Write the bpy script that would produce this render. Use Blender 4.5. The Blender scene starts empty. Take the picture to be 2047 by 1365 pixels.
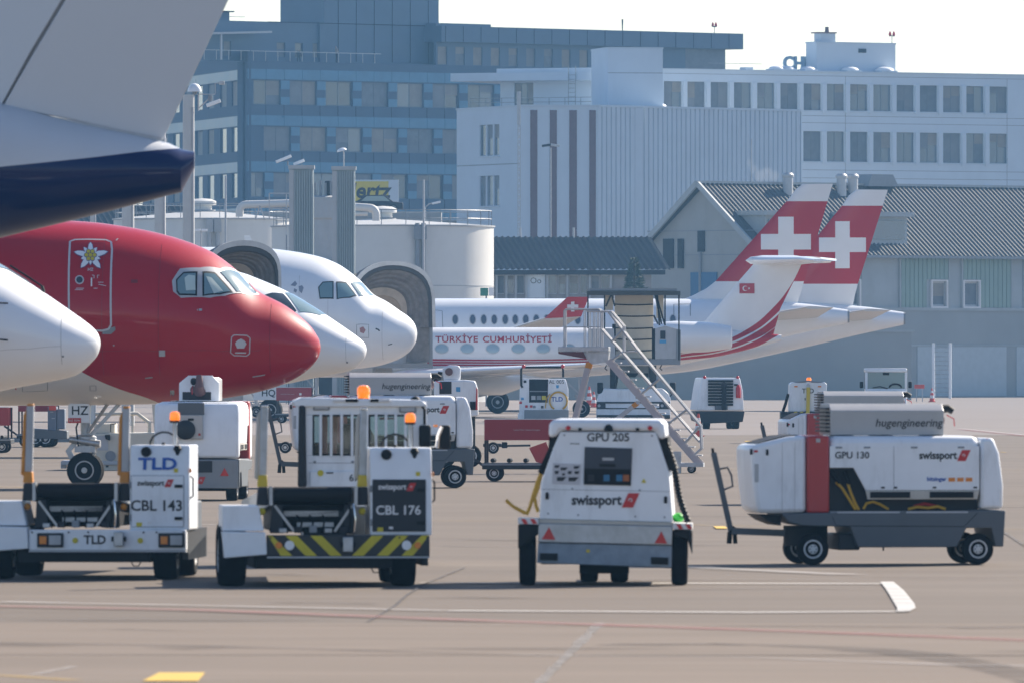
import bpy, bmesh, math, random
from mathutils import Vector, Matrix, Euler
R = math.radians
random.seed(7)
SC = bpy.context.scene
COL = SC.collection

# ------------------------------------------------------------------ camera
F, H, YH, CX = 22744.0, 2.72, 722.0, 1023.5      # focal length in photo pixels, eye height, horizon row, centre column
cam_d = bpy.data.cameras.new('camera')
cam_d.lens = 400.0; cam_d.sensor_width = 36.0; cam_d.sensor_fit = 'HORIZONTAL'
cam_d.shift_y = (YH - 682.5) / 2047.0
cam_d.clip_start = 1.0; cam_d.clip_end = 20000.0
cam_d.dof.use_dof = True; cam_d.dof.focus_distance = 400.0; cam_d.dof.aperture_fstop = 9.0
cam = bpy.data.objects.new('camera', cam_d); COL.objects.link(cam)
cam.location = (0, 0, H); cam.rotation_euler = (R(90), 0, 0)
SC.camera = cam

# ------------------------------------------------------------------ sky, sun, exposure
SUN_EL, SUN_AZ = 33.0, 42.0                       # azimuth measured from the view direction towards the right
world = bpy.data.worlds.new('World'); SC.world = world; world.use_nodes = True
wn = world.node_tree; bg = wn.nodes['Background']
sky = wn.nodes.new('ShaderNodeTexSky'); sky.sky_type = 'NISHITA'; sky.sun_disc = False
sky.sun_elevation = R(SUN_EL); sky.sun_rotation = R(SUN_AZ)
sky.air_density = 1.0; sky.dust_density = 0.6; sky.ozone_density = 1.5; sky.altitude = 400
tint = wn.nodes.new('ShaderNodeMix'); tint.data_type = 'RGBA'; tint.blend_type = 'MULTIPLY'; tint.inputs[0].default_value = 1.0; tint.inputs[7].default_value = (1.0, 1.0, 1.08, 1)   # white balance of the whole sky
wn.links.new(sky.outputs[0], tint.inputs[6]); wn.links.new(tint.outputs[2], bg.inputs[0]); bg.inputs[1].default_value = 0.074
sun_d = bpy.data.lights.new('sun', 'SUN'); sun_d.energy = 5.0; sun_d.angle = R(0.55); sun_d.color = (1.0, 0.89, 0.76)
sun = bpy.data.objects.new('sun', sun_d); COL.objects.link(sun)
sd = Vector((math.sin(R(SUN_AZ)) * math.cos(R(SUN_EL)), math.cos(R(SUN_AZ)) * math.cos(R(SUN_EL)), math.sin(R(SUN_EL))))
sun.rotation_euler = sd.to_track_quat('Z', 'Y').to_euler()
vs = SC.view_settings
vs.view_transform = 'Standard'; vs.look = 'None'; vs.gamma = 1.0; vs.use_curve_mapping = False
vs.exposure = 0.97
SC.cycles.use_denoising = True
SC.cycles.max_bounces = 8; SC.cycles.diffuse_bounces = 3; SC.cycles.glossy_bounces = 3
SC.cycles.transmission_bounces = 6; SC.cycles.transparent_max_bounces = 8; SC.cycles.volume_bounces = 0

# ------------------------------------------------------------------ placing helpers
def P(px, py, s):
    return Vector(((px - CX) / s, F / s, H + (YH - py) / s))
def gs(py):
    return (py - YH) / H
def G(px, py, z=0.0):
    s = gs(py); return Vector(((px - CX) / s, F / s, z))
def GS(px, s):
    return Vector(((px - CX) / s, F / s, 0))

# ------------------------------------------------------------------ materials
MATS = {}
def pm(name, col, rough=0.5, metal=0.0, var=0.06, scale=2.0, bump=0.0, coat=0.0, spec=0.5, emit=0.0, dirt=0.0, stretch=(1, 1, 1)):
    if name in MATS: return MATS[name]
    m = bpy.data.materials.new(name); m.use_nodes = True
    nt = m.node_tree; b = nt.nodes['Principled BSDF']
    b.inputs['Roughness'].default_value = rough; b.inputs['Metallic'].default_value = metal
    b.inputs['Coat Weight'].default_value = coat; b.inputs['Specular IOR Level'].default_value = spec
    c = (*col, 1)
    b.inputs['Base Color'].default_value = c
    if emit: b.inputs['Emission Color'].default_value = c; b.inputs['Emission Strength'].default_value = emit
    if var or dirt or bump:
        tc = nt.nodes.new('ShaderNodeTexCoord'); mp = nt.nodes.new('ShaderNodeMapping'); mp.inputs['Scale'].default_value = stretch
        nz = nt.nodes.new('ShaderNodeTexNoise'); nz.inputs['Scale'].default_value = scale; nz.inputs['Detail'].default_value = 5; nz.inputs['Roughness'].default_value = 0.6
        nt.links.new(tc.outputs['Object'], mp.inputs[0]); nt.links.new(mp.outputs[0], nz.inputs['Vector'])
        mr = nt.nodes.new('ShaderNodeMapRange'); mr.inputs[1].default_value = 0.3; mr.inputs[2].default_value = 0.7
        mr.inputs[3].default_value = 1 - var; mr.inputs[4].default_value = 1 + var
        nt.links.new(nz.outputs[0], mr.inputs[0])
        mx = nt.nodes.new('ShaderNodeMix'); mx.data_type = 'RGBA'; mx.blend_type = 'MULTIPLY'; mx.inputs[0].default_value = 1
        mx.inputs[6].default_value = c; nt.links.new(mr.outputs[0], mx.inputs[7])
        out = mx.outputs[2]
        if dirt:
            n2 = nt.nodes.new('ShaderNodeTexNoise'); n2.inputs['Scale'].default_value = scale * 1.7; n2.inputs['Detail'].default_value = 8; n2.inputs['Roughness'].default_value = 0.7
            m3 = nt.nodes.new('ShaderNodeMapping'); m3.inputs['Scale'].default_value = (1, 1, 0.25); m3.inputs['Location'].default_value = (3.1, 1.7, 0.4)
            nt.links.new(tc.outputs['Object'], m3.inputs[0]); nt.links.new(m3.outputs[0], n2.inputs['Vector'])
            r2 = nt.nodes.new('ShaderNodeMapRange'); r2.inputs[1].default_value = 0.52; r2.inputs[2].default_value = 0.78; r2.inputs[3].default_value = 0; r2.inputs[4].default_value = dirt
            nt.links.new(n2.outputs[0], r2.inputs[0])
            m2 = nt.nodes.new('ShaderNodeMix'); m2.data_type = 'RGBA'; nt.links.new(r2.outputs[0], m2.inputs[0])
            nt.links.new(out, m2.inputs[6]); m2.inputs[7].default_value = (0.13, 0.11, 0.09, 1); out = m2.outputs[2]
        nt.links.new(out, b.inputs['Base Color'])
        r3 = nt.nodes.new('ShaderNodeMapRange'); r3.inputs[3].default_value = max(0.02, rough - 0.08); r3.inputs[4].default_value = min(1, rough + 0.1)
        nt.links.new(nz.outputs[0], r3.inputs[0]); nt.links.new(r3.outputs[0], b.inputs['Roughness'])
        if bump:
            bp = nt.nodes.new('ShaderNodeBump'); bp.inputs['Strength'].default_value = bump; bp.inputs['Distance'].default_value = 0.05
            nt.links.new(nz.outputs[0], bp.inputs['Height']); nt.links.new(bp.outputs[0], b.inputs['Normal'])
    MATS[name] = m
    return m

white = pm('white_paint', (0.82, 0.85, 0.88), 0.40, var=0.05, scale=2.2, dirt=0.28, coat=0.12)
jetwhite = pm('aircraft_white', (0.80, 0.82, 0.84), 0.5, var=0.03, scale=0.7, coat=0.8, dirt=0.05)
grey = pm('grey_paint', (0.095, 0.11, 0.125), 0.5, dirt=0.2, scale=2.5)
midgrey = pm('mid_grey_paint', (0.24, 0.26, 0.28), 0.5, dirt=0.25, scale=3)
lightgrey = pm('light_grey_paint', (0.45, 0.46, 0.47), 0.5, dirt=0.2, scale=3)
darkgrey = pm('dark_grey_panel', (0.022, 0.025, 0.031), 0.5, dirt=0.06, spec=0.3)
black = pm('black_plastic', (0.006, 0.0065, 0.008), 0.6, var=0.2, spec=0.25)
rubber = pm('tyre_rubber', (0.007, 0.007, 0.008), 0.9, var=0.25, scale=9, dirt=0.05, spec=0.15)
steel = pm('galvanised_steel', (0.42, 0.44, 0.46), 0.42, metal=0.7, var=0.2, scale=6, dirt=0.15)
alu = pm('bare_aluminium', (0.44, 0.45, 0.47), 0.62, metal=0.1, var=0.1, scale=5)
rimm = pm('wheel_rim_metal', (0.66, 0.66, 0.65), 0.5, metal=0.0, var=0.1, dirt=0.3, scale=8)
chrome = pm('polished_metal', (0.75, 0.75, 0.76), 0.15, metal=1.0, var=0.03)
red = pm('red_paint', (0.42, 0.035, 0.035), 0.4, var=0.05, coat=0.15, dirt=0.06)
logored = pm('logo_red', (0.55, 0.03, 0.03), 0.5, var=0.0)
inkblack = pm('printed_black', (0.02, 0.022, 0.026), 0.6, var=0.0)
inkwhite = pm('printed_white', (0.72, 0.72, 0.72), 0.6, var=0.0)
inkblue = pm('printed_blue', (0.02, 0.10, 0.40), 0.6, var=0.0)
inksky = pm('printed_sky_blue', (0.08, 0.34, 0.60), 0.6, var=0.0)
inkorange = pm('printed_orange', (0.75, 0.24, 0.02), 0.6, var=0.0)
yellow = pm('yellow_paint', (0.62, 0.46, 0.03), 0.5, var=0.08, dirt=0.15)
hazyellow = pm('hazard_yellow', (0.60, 0.50, 0.02), 0.5, var=0.06, dirt=0.15, scale=5)
orangep = pm('orange_paint', (0.62, 0.24, 0.02), 0.5, var=0.1, dirt=0.2, scale=6)
hose_y = pm('yellow_cable', (0.55, 0.32, 0.02), 0.6, var=0.12)
beige = pm('beige_canvas', (0.62, 0.55, 0.43), 0.8, var=0.08)
cream = pm('cream_paint', (0.62, 0.58, 0.48), 0.45, dirt=0.12)
reflector = pm('red_reflector', (0.55, 0.015, 0.02), 0.25, var=0.05)
greenp = pm('green_plastic', (0.05, 0.55, 0.06), 0.5, var=0.1)
canvas = pm('grey_bellows_canvas', (0.20, 0.19, 0.185), 0.85, var=0.25, scale=3, bump=0.4)
canvas_in = pm('bellows_inner_canvas', (0.48, 0.41, 0.33), 0.85, var=0.2, scale=2, bump=0.3)

def glass_mat(name, col, rough=0.08, alpha_mix=0.0):
    if name in MATS: return MATS[name]
    m = bpy.data.materials.new(name); m.use_nodes = True
    b = m.node_tree.nodes['Principled BSDF']
    b.inputs['Base Color'].default_value = (*col, 1); b.inputs['Roughness'].default_value = rough
    b.inputs['Specular IOR Level'].default_value = 0.8; b.inputs['Coat Weight'].default_value = 0.6; b.inputs['Coat Roughness'].default_value = 0.03
    MATS[name] = m; return m
def clear_glass(name, tint, mixf=0.75):
    if name in MATS: return MATS[name]
    m = bpy.data.materials.new(name); m.use_nodes = True; nt = m.node_tree
    for n in list(nt.nodes): nt.nodes.remove(n)
    o = nt.nodes.new('ShaderNodeOutputMaterial'); t = nt.nodes.new('ShaderNodeBsdfTransparent'); g = nt.nodes.new('ShaderNodeBsdfGlossy')
    t.inputs[0].default_value = (*tint, 1); g.inputs['Roughness'].default_value = 0.05
    mx = nt.nodes.new('ShaderNodeMixShader'); fr = nt.nodes.new('ShaderNodeFresnel'); fr.inputs[0].default_value = 1.5
    nt.links.new(fr.outputs[0], mx.inputs[0]); nt.links.new(t.outputs[0], mx.inputs[1]); nt.links.new(g.outputs[0], mx.inputs[2])
    nt.links.new(mx.outputs[0], o.inputs[0]); MATS[name] = m; return m
glass_dark = glass_mat('dark_glass', (0.02, 0.03, 0.035))
glass_blue = glass_mat('cockpit_glass', (0.16, 0.26, 0.28), 0.12)
glass_clear = clear_glass('clear_window_glass', (0.80, 0.88, 0.87))
def lens_mat(name, col, e):
    if name in MATS: return MATS[name]
    m = pm(name, col, 0.2, var=0.0, coat=0.5)
    b = m.node_tree.nodes['Principled BSDF']; b.inputs['Subsurface Weight'].default_value = 0.0
    b.inputs['Emission Color'].default_value = (*col, 1); b.inputs['Emission Strength'].default_value = e
    return m
amber = lens_mat('lit_amber_beacon', (1.0, 0.22, 0.01), 0.45)
amber2 = pm('amber_lens', (0.75, 0.22, 0.01), 0.25, var=0.05, coat=0.4)

# ------------------------------------------------------------------ mesh helpers
class MB:
    def __init__(s): s.v = []; s.f = []; s.m = []; s.mi = 0
    def add(s, vs, fs):
        o = len(s.v); s.v += [tuple(v) for v in vs]
        for f in fs: s.f.append([i + o for i in f]); s.m.append(s.mi)
        return s
    def box(s, x0, x1, y0, y1, z0, z1):
        vs = [(x, y, z) for x in (x0, x1) for y in (y0, y1) for z in (z0, z1)]
        return s.add(vs, [(0, 1, 3, 2), (4, 6, 7, 5), (0, 4, 5, 1), (2, 3, 7, 6), (0, 2, 6, 4), (1, 5, 7, 3)])
    def obox(s, c, size, rot=(0, 0, 0)):
        m = Euler(rot).to_matrix(); h = Vector(size) / 2; c = Vector(c)
        vs = [c + m @ Vector((x * h.x, y * h.y, z * h.z)) for x in (-1, 1) for y in (-1, 1) for z in (-1, 1)]
        return s.add(vs, [(0, 1, 3, 2), (4, 6, 7, 5), (0, 4, 5, 1), (2, 3, 7, 6), (0, 2, 6, 4), (1, 5, 7, 3)])
    def prism(s, pts, axis, a, b):
        def q(p, t): return {'x': (t, p[0], p[1]), 'y': (p[0], t, p[1]), 'z': (p[0], p[1], t)}[axis]
        n = len(pts); vs = [q(p, a) for p in pts] + [q(p, b) for p in pts]
        return s.add(vs, [list(range(n))[::-1], list(range(n, 2 * n))] + [(i, (i + 1) % n, n + (i + 1) % n, n + i) for i in range(n)])
    def bar(s, p0, p1, w, h, up=(0, 0, 1)):
        p0, p1 = Vector(p0), Vector(p1); d = (p1 - p0).normalized(); u = Vector(up)
        if abs(d.dot(u)) > 0.98: u = Vector((0, 1, 0))
        r = d.cross(u).normalized(); u = r.cross(d)
        vs = [p + r * a * w / 2 + u * b * h / 2 for p in (p0, p1) for a, b in ((-1, -1), (1, -1), (1, 1), (-1, 1))]
        return s.add(vs, [(3, 2, 1, 0), (4, 5, 6, 7), (0, 1, 5, 4), (1, 2, 6, 5), (2, 3, 7, 6), (3, 0, 4, 7)])
    def tube(s, pts, r, n=8, cap=True):
        pts = [Vector(p) for p in pts]; k = len(pts)
        rs = r if isinstance(r, (list, tuple)) else [r] * k
        d0 = (pts[1] - pts[0]).normalized(); u = Vector((0, 0, 1)) if abs(d0.z) < 0.9 else Vector((0, 1, 0))
        a = d0.cross(u).normalized(); vs = []
        for i, p in enumerate(pts):
            d = (pts[min(i + 1, k - 1)] - pts[max(i - 1, 0)]).normalized()
            a = (a - d * a.dot(d)).normalized(); b = d.cross(a)
            for j in range(n):
                t = 2 * math.pi * j / n; vs.append(p + (a * math.cos(t) + b * math.sin(t)) * rs[i])
        fs = [(i * n + j, i * n + (j + 1) % n, (i + 1) * n + (j + 1) % n, (i + 1) * n + j) for i in range(k - 1) for j in range(n)]
        if cap: fs += [list(range(n))[::-1], [(k - 1) * n + j for j in range(n)]]
        return s.add(vs, fs)
    def cyl(s, p0, p1, r0, r1=None, n=14):
        return s.tube([p0, p1], [r0, r0 if r1 is None else r1], n)
    def loft(s, rings, cap=True):
        n = len(rings[0]); vs = [v for r in rings for v in r]; k = len(rings)
        fs = [(i * n + j, i * n + (j + 1) % n, (i + 1) * n + (j + 1) % n, (i + 1) * n + j) for i in range(k - 1) for j in range(n)]
        if cap: fs += [list(range(n))[::-1], [(k - 1) * n + j for j in range(n)]]
        return s.add(vs, fs)
    def lathe(s, prof, c, axis='z', n=20):
        c = Vector(c); rings = []
        for r, t in prof:
            r = max(r, 1e-4); ring = []
            for j in range(n):
                a = 2 * math.pi * j / n; x, y = r * math.cos(a), r * math.sin(a)
                ring.append(c + Vector({'z': (x, y, t), 'y': (x, t, y), 'x': (t, x, y)}[axis]))
            rings.append(ring)
        return s.loft(rings)
    def sphere(s, c, r, n=12, k=8, z0=-1.0, sz=1.0):
        prof = []
        a0 = math.asin(max(-1, z0))
        for i in range(k + 1):
            a = a0 + (math.pi / 2 - a0) * i / k; prof.append((r * math.cos(a), r * math.sin(a) * sz))
        return s.lathe(prof, c, 'z', n)
    def disc(s, c, r, axis='y', t=0.01, n=16, sx=1.0):
        return s.lathe([(r, -t / 2), (r, t / 2)], c, axis, n)

def build(mb, name, mat, parent=None, loc=(0, 0, 0), rot=(0, 0, 0), bevel=0.0, smooth=35, seg=2, recalc=True):
    me = bpy.data.meshes.new(name)
    me.from_pydata(mb.v, [], mb.f)
    mats = mat if isinstance(mat, (list, tuple)) else [mat]
    for m in mats: me.materials.append(m)
    if len(mats) > 1: me.polygons.foreach_set('material_index', mb.m)
    if recalc:
        bm = bmesh.new(); bm.from_mesh(me); bmesh.ops.recalc_face_normals(bm, faces=bm.faces); bm.to_mesh(me); bm.free()
    if smooth:
        me.polygons.foreach_set('use_smooth', [True] * len(me.polygons)); me.set_sharp_from_angle(angle=R(smooth))
    o = bpy.data.objects.new(name, me); COL.objects.link(o)
    o.location = loc; o.rotation_euler = rot
    if parent: o.parent = parent
    if bevel:
        b = o.modifiers.new('Bevel', 'BEVEL'); b.width = bevel; b.segments = seg; b.limit_method = 'ANGLE'; b.angle_limit = R(40)
    return o
def tag(o, label, cat, group=None):
    o['label'] = label; o['category'] = cat
    if group: o['group'] = group
    return o
def thing(name, label, cat, loc=(0, 0, 0), rz=0.0, group=None):
    o = bpy.data.objects.new(name, None); COL.objects.link(o)
    o.location = loc; o.rotation_euler = (0, 0, rz); o.empty_display_size = 0.2
    return tag(o, label, cat, group)
def structure(o): o['kind'] = 'structure'; return o
def mk(name, mat, parent=None, bevel=0.0, smooth=35, **kw):
    """one box / prism / tube part in one call: mk('bumper', grey, t, box=(...))"""
    mb = MB(); loc = kw.pop('loc', (0, 0, 0)); rot = kw.pop('rot', (0, 0, 0))
    for k, a in kw.items(): getattr(mb, k)(*a)
    return build(mb, name, mat, parent, loc, rot, bevel, smooth)
TXT = {}
def text_mesh(body, size, bold=0.0, shear=0.0, depth=0.004, align='CENTER', space=1.0):
    c = bpy.data.curves.new('lettering', 'FONT'); c.body = body; c.size = size; c.align_x = align; c.align_y = 'CENTER'
    c.extrude = depth / 2; c.offset = bold * size; c.shear = shear; c.space_character = space; c.resolution_u = 3
    o = bpy.data.objects.new('lettering', c); COL.objects.link(o)
    me = bpy.data.meshes.new_from_object(o); bpy.data.objects.remove(o); bpy.data.curves.remove(c)
    return me
def text(name, body, mat, parent, loc, size, rot=(R(90), 0, 0), bold=0.02, shear=0.0, depth=0.004, align='CENTER', sx=1.0, space=1.0):
    me = text_mesh(body, size, bold, shear, depth, align, space); me.materials.clear(); me.materials.append(mat)
    o = bpy.data.objects.new(name, me); COL.objects.link(o); o.parent = parent
    o.location = loc; o.rotation_euler = rot; o.scale = (sx, 1, 1)
    return o
def swiss_logo(parent, loc, w, rz=0.0, ink=None, rx=R(90)):
    """swissport word and red slanted emblem, w = full width, in the plane facing local -y before rz"""
    m = Matrix.Rotation(rz, 4, 'Z'); loc = Vector(loc)
    text('logo_lettering', 'swissport', ink or inkblack, parent, loc + (m @ Vector((-w * 0.14, 0, 0))), w * 0.205, rot=(rx, 0, rz), bold=0.03, sx=0.92)
    h = w * 0.105
    mb = MB(); mb.prism([(-0.115 * w, -h), (0.05 * w, -h), (0.145 * w, h), (-0.02 * w, h)], 'y', -0.003, 0.003)
    e = build(mb, 'logo_emblem', logored, parent, loc + (m @ Vector((w * 0.345, 0, 0))), (rx - R(90), 0, rz), smooth=0)
    mb = MB()
    pts = [(0.015 * w + 0.03 * w * math.cos(a) * (1 - i * 0.05), -0.006, 0.03 * w * math.sin(a) * (1 - i * 0.05)) for i, a in enumerate([R(k) for k in range(200, -130, -30)])]
    mb.tube(pts, 0.007 * w, 5); build(mb, 'emblem_swirl', inkwhite, e)
def wheel(parent, c, r, w, side=-1, axis='y', rim=None, rr=0.56, name='wheel', n=26):
    """tyre with rim and hub as sub-parts; side = which end along the axis shows the rim"""
    hw = w / 2
    mb = MB()
    prof = [(r * rr, -hw * 0.8), (r * 0.80, -hw), (r * 0.93, -hw * 0.94), (r * 0.985, -hw * 0.75), (r, -hw * 0.4), (r, hw * 0.4), (r * 0.985, hw * 0.75), (r * 0.93, hw * 0.94), (r * 0.80, hw), (r * rr, hw * 0.8)]
    mb.lathe(prof, (0, 0, 0), axis, n)
    t = build(mb, name, rubber, parent, c)
    mb = MB(); q = r * rr
    pr = [(q * 1.04, 0.0), (q * 1.05, hw * 0.93), (q * 0.93, hw * 0.96), (q * 0.86, hw * 0.80), (q * 0.62, hw * 0.70), (q * 0.50, hw * 0.84), (q * 0.2, hw * 0.88), (0.001, hw * 0.90)]
    for sd_ in (1, -1): mb.lathe([(a, b * sd_) for a, b in pr], (0, 0, 0), axis, n)
    rmo = build(mb, 'rim', rim or rimm, t)
    mb = MB()
    for k in range(6):
        a = R(60 * k); x, y = q * 0.36 * math.cos(a), q * 0.36 * math.sin(a)
        for sd_ in (1, -1):
            cc = {'y': (x, hw * 0.88 * sd_, y), 'x': (hw * 0.88 * sd_, x, y)}[axis]
            mb.disc(cc, q * 0.08, axis, hw * 0.12, 6)
    build(mb, 'wheel_nuts', black, t)['kind'] = 'stuff'
    return t
def pchip(xs, ys):
    n = len(xs); h = [xs[i + 1] - xs[i] for i in range(n - 1)]; d = [(ys[i + 1] - ys[i]) / h[i] for i in range(n - 1)]
    m = [d[0]] + [0 if d[i - 1] * d[i] <= 0 else 2 * d[i - 1] * d[i] / (d[i - 1] + d[i]) for i in range(1, n - 1)] + [d[-1]]
    def f(x):
        if x <= xs[0]: return ys[0]
        if x >= xs[-1]: return ys[-1]
        i = 0
        while x > xs[i + 1]: i += 1
        t = (x - xs[i]) / h[i]; t2 = t * t; t3 = t2 * t
        return (2 * t3 - 3 * t2 + 1) * ys[i] + (t3 - 2 * t2 + t) * h[i] * m[i] + (-2 * t3 + 3 * t2) * ys[i + 1] + (t3 - t2) * h[i] * m[i + 1]
    return f
# ================================================================== ground
def ground_mat(name, base, base2, light, sx, sy, rough=0.85, streak=0.5):
    m = bpy.data.materials.new(name); m.use_nodes = True; nt = m.node_tree; b = nt.nodes['Principled BSDF']
    b.inputs['Roughness'].default_value = rough; b.inputs['Specular IOR Level'].default_value = 0.18
    tc = nt.nodes.new('ShaderNodeTexCoord')
    def noise(scale, st, det=6, rg=0.6, off=(0, 0, 0)):
        mp = nt.nodes.new('ShaderNodeMapping'); mp.inputs['Scale'].default_value = st; mp.inputs['Location'].default_value = off
        nz = nt.nodes.new('ShaderNodeTexNoise'); nz.inputs['Scale'].default_value = scale; nz.inputs['Detail'].default_value = det; nz.inputs['Roughness'].default_value = rg
        nt.links.new(tc.outputs['Object'], mp.inputs[0]); nt.links.new(mp.outputs[0], nz.inputs['Vector']); return nz
    def rng(n, a, b_, c=0, d=1):
        r = nt.nodes.new('ShaderNodeMapRange'); r.inputs[1].default_value = a; r.inputs[2].default_value = b_; r.inputs[3].default_value = c; r.inputs[4].default_value = d
        nt.links.new(n.outputs[0], r.inputs[0]); return r
    def mix(f, c1, c2):
        x = nt.nodes.new('ShaderNodeMix'); x.data_type = 'RGBA'; nt.links.new(f.outputs[0], x.inputs[0])
        for i, c in ((6, c1), (7, c2)):
            if isinstance(c, tuple): x.inputs[i].default_value = (*c, 1)
            else: nt.links.new(c.outputs[2], x.inputs[i])
        return x
    a = mix(rng(noise(1.0, (sx, sy, 1), 6), 0.35, 0.65), base, base2)                        # broad patches, longer across
    c = mix(rng(noise(1.0, (sx * 1.4, sy * 4, 1), 8, 0.7, (7, 3, 0)), 0.5, 0.75, 0, streak), a, light)   # worn streaks
    d = mix(rng(noise(1.0, (sx * 0.9, sy * 5, 1), 8, 0.75, (1, 9, 0)), 0.52, 0.72, 0, 0.26), c, (0.12, 0.11, 0.105))  # rubber and oil
    e = mix(rng(noise(6.0, (1, 1, 1), 8, 0.8), 0.35, 0.75, 0, 0.25), d, (0.16, 0.15, 0.14))              # grain
    nt.links.new(e.outputs[2], b.inputs['Base Color'])
    bp = nt.nodes.new('ShaderNodeBump'); bp.inputs['Strength'].default_value = 0.15; bp.inputs['Distance'].default_value = 0.01
    g = noise(30.0, (1, 1, 1), 4); nt.links.new(g.outputs[0], bp.inputs['Height']); nt.links.new(bp.outputs[0], b.inputs['Normal'])
    return m
asphalt = ground_mat('apron_asphalt', (0.1399, 0.1134, 0.0895), (0.1679, 0.1369, 0.109), (0.2352, 0.1996, 0.1675), 0.045, 0.16)
concrete = ground_mat('apron_concrete', (0.1682, 0.1338, 0.1031), (0.2019, 0.16, 0.1248), (0.2634, 0.2164, 0.1797), 0.10, 0.35, streak=0.6)
far_con = ground_mat('pale_far_concrete', (0.2153, 0.1855, 0.1689), (0.228, 0.1994, 0.1831), (0.2723, 0.2466, 0.2312), 0.02, 0.05)
def worn(name, col, cover, scale=1.0, stretch=(0.25, 1.0, 1)):
    """thin worn paint or rubber: patchy cover over the ground below"""
    m = bpy.data.materials.new(name); m.use_nodes = True; nt = m.node_tree; b = nt.nodes['Principled BSDF']; o = nt.nodes['Material Output']
    b.inputs['Base Color'].default_value = (*col, 1); b.inputs['Roughness'].default_value = 0.8; b.inputs['Specular IOR Level'].default_value = 0.2
    tc = nt.nodes.new('ShaderNodeTexCoord'); mp = nt.nodes.new('ShaderNodeMapping'); mp.inputs['Scale'].default_value = stretch
    nz = nt.nodes.new('ShaderNodeTexNoise'); nz.inputs['Scale'].default_value = scale; nz.inputs['Detail'].default_value = 7; nz.inputs['Roughness'].default_value = 0.7
    mr = nt.nodes.new('ShaderNodeMapRange'); mr.inputs[1].default_value = 0.3; mr.inputs[2].default_value = 0.7; mr.inputs[3].default_value = max(0, cover - 0.3); mr.inputs[4].default_value = min(1, cover + 0.3)
    t = nt.nodes.new('ShaderNodeBsdfTransparent'); mx = nt.nodes.new('ShaderNodeMixShader')
    nt.links.new(tc.outputs['Object'], mp.inputs[0]); nt.links.new(mp.outputs[0], nz.inputs['Vector']); nt.links.new(nz.outputs[0], mr.inputs[0])
    nt.links.new(mr.outputs[0], mx.inputs[0]); nt.links.new(t.outputs[0], mx.inputs[1]); nt.links.new(b.outputs[0], mx.inputs[2]); nt.links.new(mx.outputs[0], o.inputs[0])
    return m
paint_w = worn('worn_white_line_paint', (0.64, 0.63, 0.60), 0.9)
paint_wf = worn('faded_white_line_paint', (0.50, 0.48, 0.46), 0.4)
paint_y = pm('yellow_line_paint', (0.62, 0.40, 0.05), 0.7, var=0.12, scale=1.5)
paint_yf = worn('faded_yellow_line_paint', (0.55, 0.38, 0.12), 0.4)
paint_r = worn('faded_red_line_paint', (0.34, 0.16, 0.15), 0.4)
sealant = worn('pale_joint_sealant', (0.32, 0.30, 0.28), 0.5, 2.0, (1, 1, 1))
sealant_d = worn('dark_crack_sealant', (0.12, 0.11, 0.105), 0.5, 1.0, (1, 1, 1))

mb = MB(); mb.add([(-2500, -60, 0), (2500, -60, 0), (2500, 3400, 0), (-2500, 3400, 0)], [(0, 1, 2, 3)])
ground = structure(build(mb, 'ground', asphalt, smooth=0, recalc=False))
mb = MB(); mb.add([(-300, 420, 0.004), (300, 420, 0.004), (420, 860, 0.004), (-420, 860, 0.004)], [(0, 1, 2, 3)])
build(mb, 'far_concrete_apron', far_con, ground, smooth=0, recalc=False)
# foreground concrete slabs, with filled joints between them
A0 = G(1200, 1246); A1 = G(1080, 1365); jd = (A0 - A1).normalized(); jn = Vector((jd.y, -jd.x, 0)); GAP = 0.045
def slab(u0, u1, v0, v1):
    q = [A0 + jn * u + jd * v for u, v in ((u0 + GAP, v0 + 0.012), (u1 - GAP, v0 + 0.012), (u1 - GAP, v1 - 0.012), (u0 + GAP, v1 - 0.012))]
    j = random.uniform(0.006, 0.012); mb = MB()
    mb.add([(p.x, p.y, j) for p in q] + [(p.x, p.y, -0.05) for p in q], [(0, 1, 2, 3), (0, 4, 5, 1), (1, 5, 6, 2), (2, 6, 7, 3), (3, 7, 4, 0)])
    build(mb, 'slab', concrete, ground, smooth=0)
for i in range(-2, 2):
    for k in range(6): slab(i * 6.5, (i + 1) * 6.5, -6.5 * (k + 1), -6.5 * k)
for i in range(-1, 2):
    p, q = A0 + jn * (i * 6.5), A0 + jn * (i * 6.5) - jd * 39; mb = MB(); n = 40
    L, Rr = [], []
    for k in range(n + 1):
        c = p.lerp(q, k / n); w = GAP * random.uniform(0.8, 1.5)
        L.append(c - jn * w); Rr.append(c + jn * w)
    mb.add([(v.x, v.y, 0.0145) for v in L + Rr], [(k, n + 1 + k, n + 2 + k, k + 1) for k in range(n)])
    build(mb, 'joint_sealant', sealant, ground, smooth=0)
def strip(name, mat, pts, w, z=0.016):
    """painted strip between ground points (x, y), w metres wide"""
    mb = MB(); pts = [Vector((p[0], p[1], 0)) for p in pts]; L, Rr = [], []
    for i, p in enumerate(pts):
        d = (pts[min(i + 1, len(pts) - 1)] - pts[max(i - 1, 0)]).normalized(); n = Vector((-d.y, d.x, 0)); ww = w[i] if isinstance(w, list) else w
        L.append(p + n * ww / 2); Rr.append(p - n * ww / 2)
    k = len(pts); mb.add([(v.x, v.y, z) for v in L + Rr], [(i, i + 1, k + i + 1, k + i) for i in range(k - 1)])
    return build(mb, name, mat, ground, smooth=0)
strip('painted_white_line', paint_w, [G(840, 1166), G(1300, 1167), G(1770, 1168)], 0.32)
strip('painted_white_line', paint_w, [G(1773, 1164.5), G(1790, 1182), G(1808, 1208), G(1812, 1217), G(1806, 1223.5)], [0.16, 0.2, 0.22, 0.2, 0.14], 0.018)
strip('painted_white_line', paint_w, [G(1806, 1223.5), G(1500, 1225.5), G(900, 1222)], 0.32)
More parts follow.
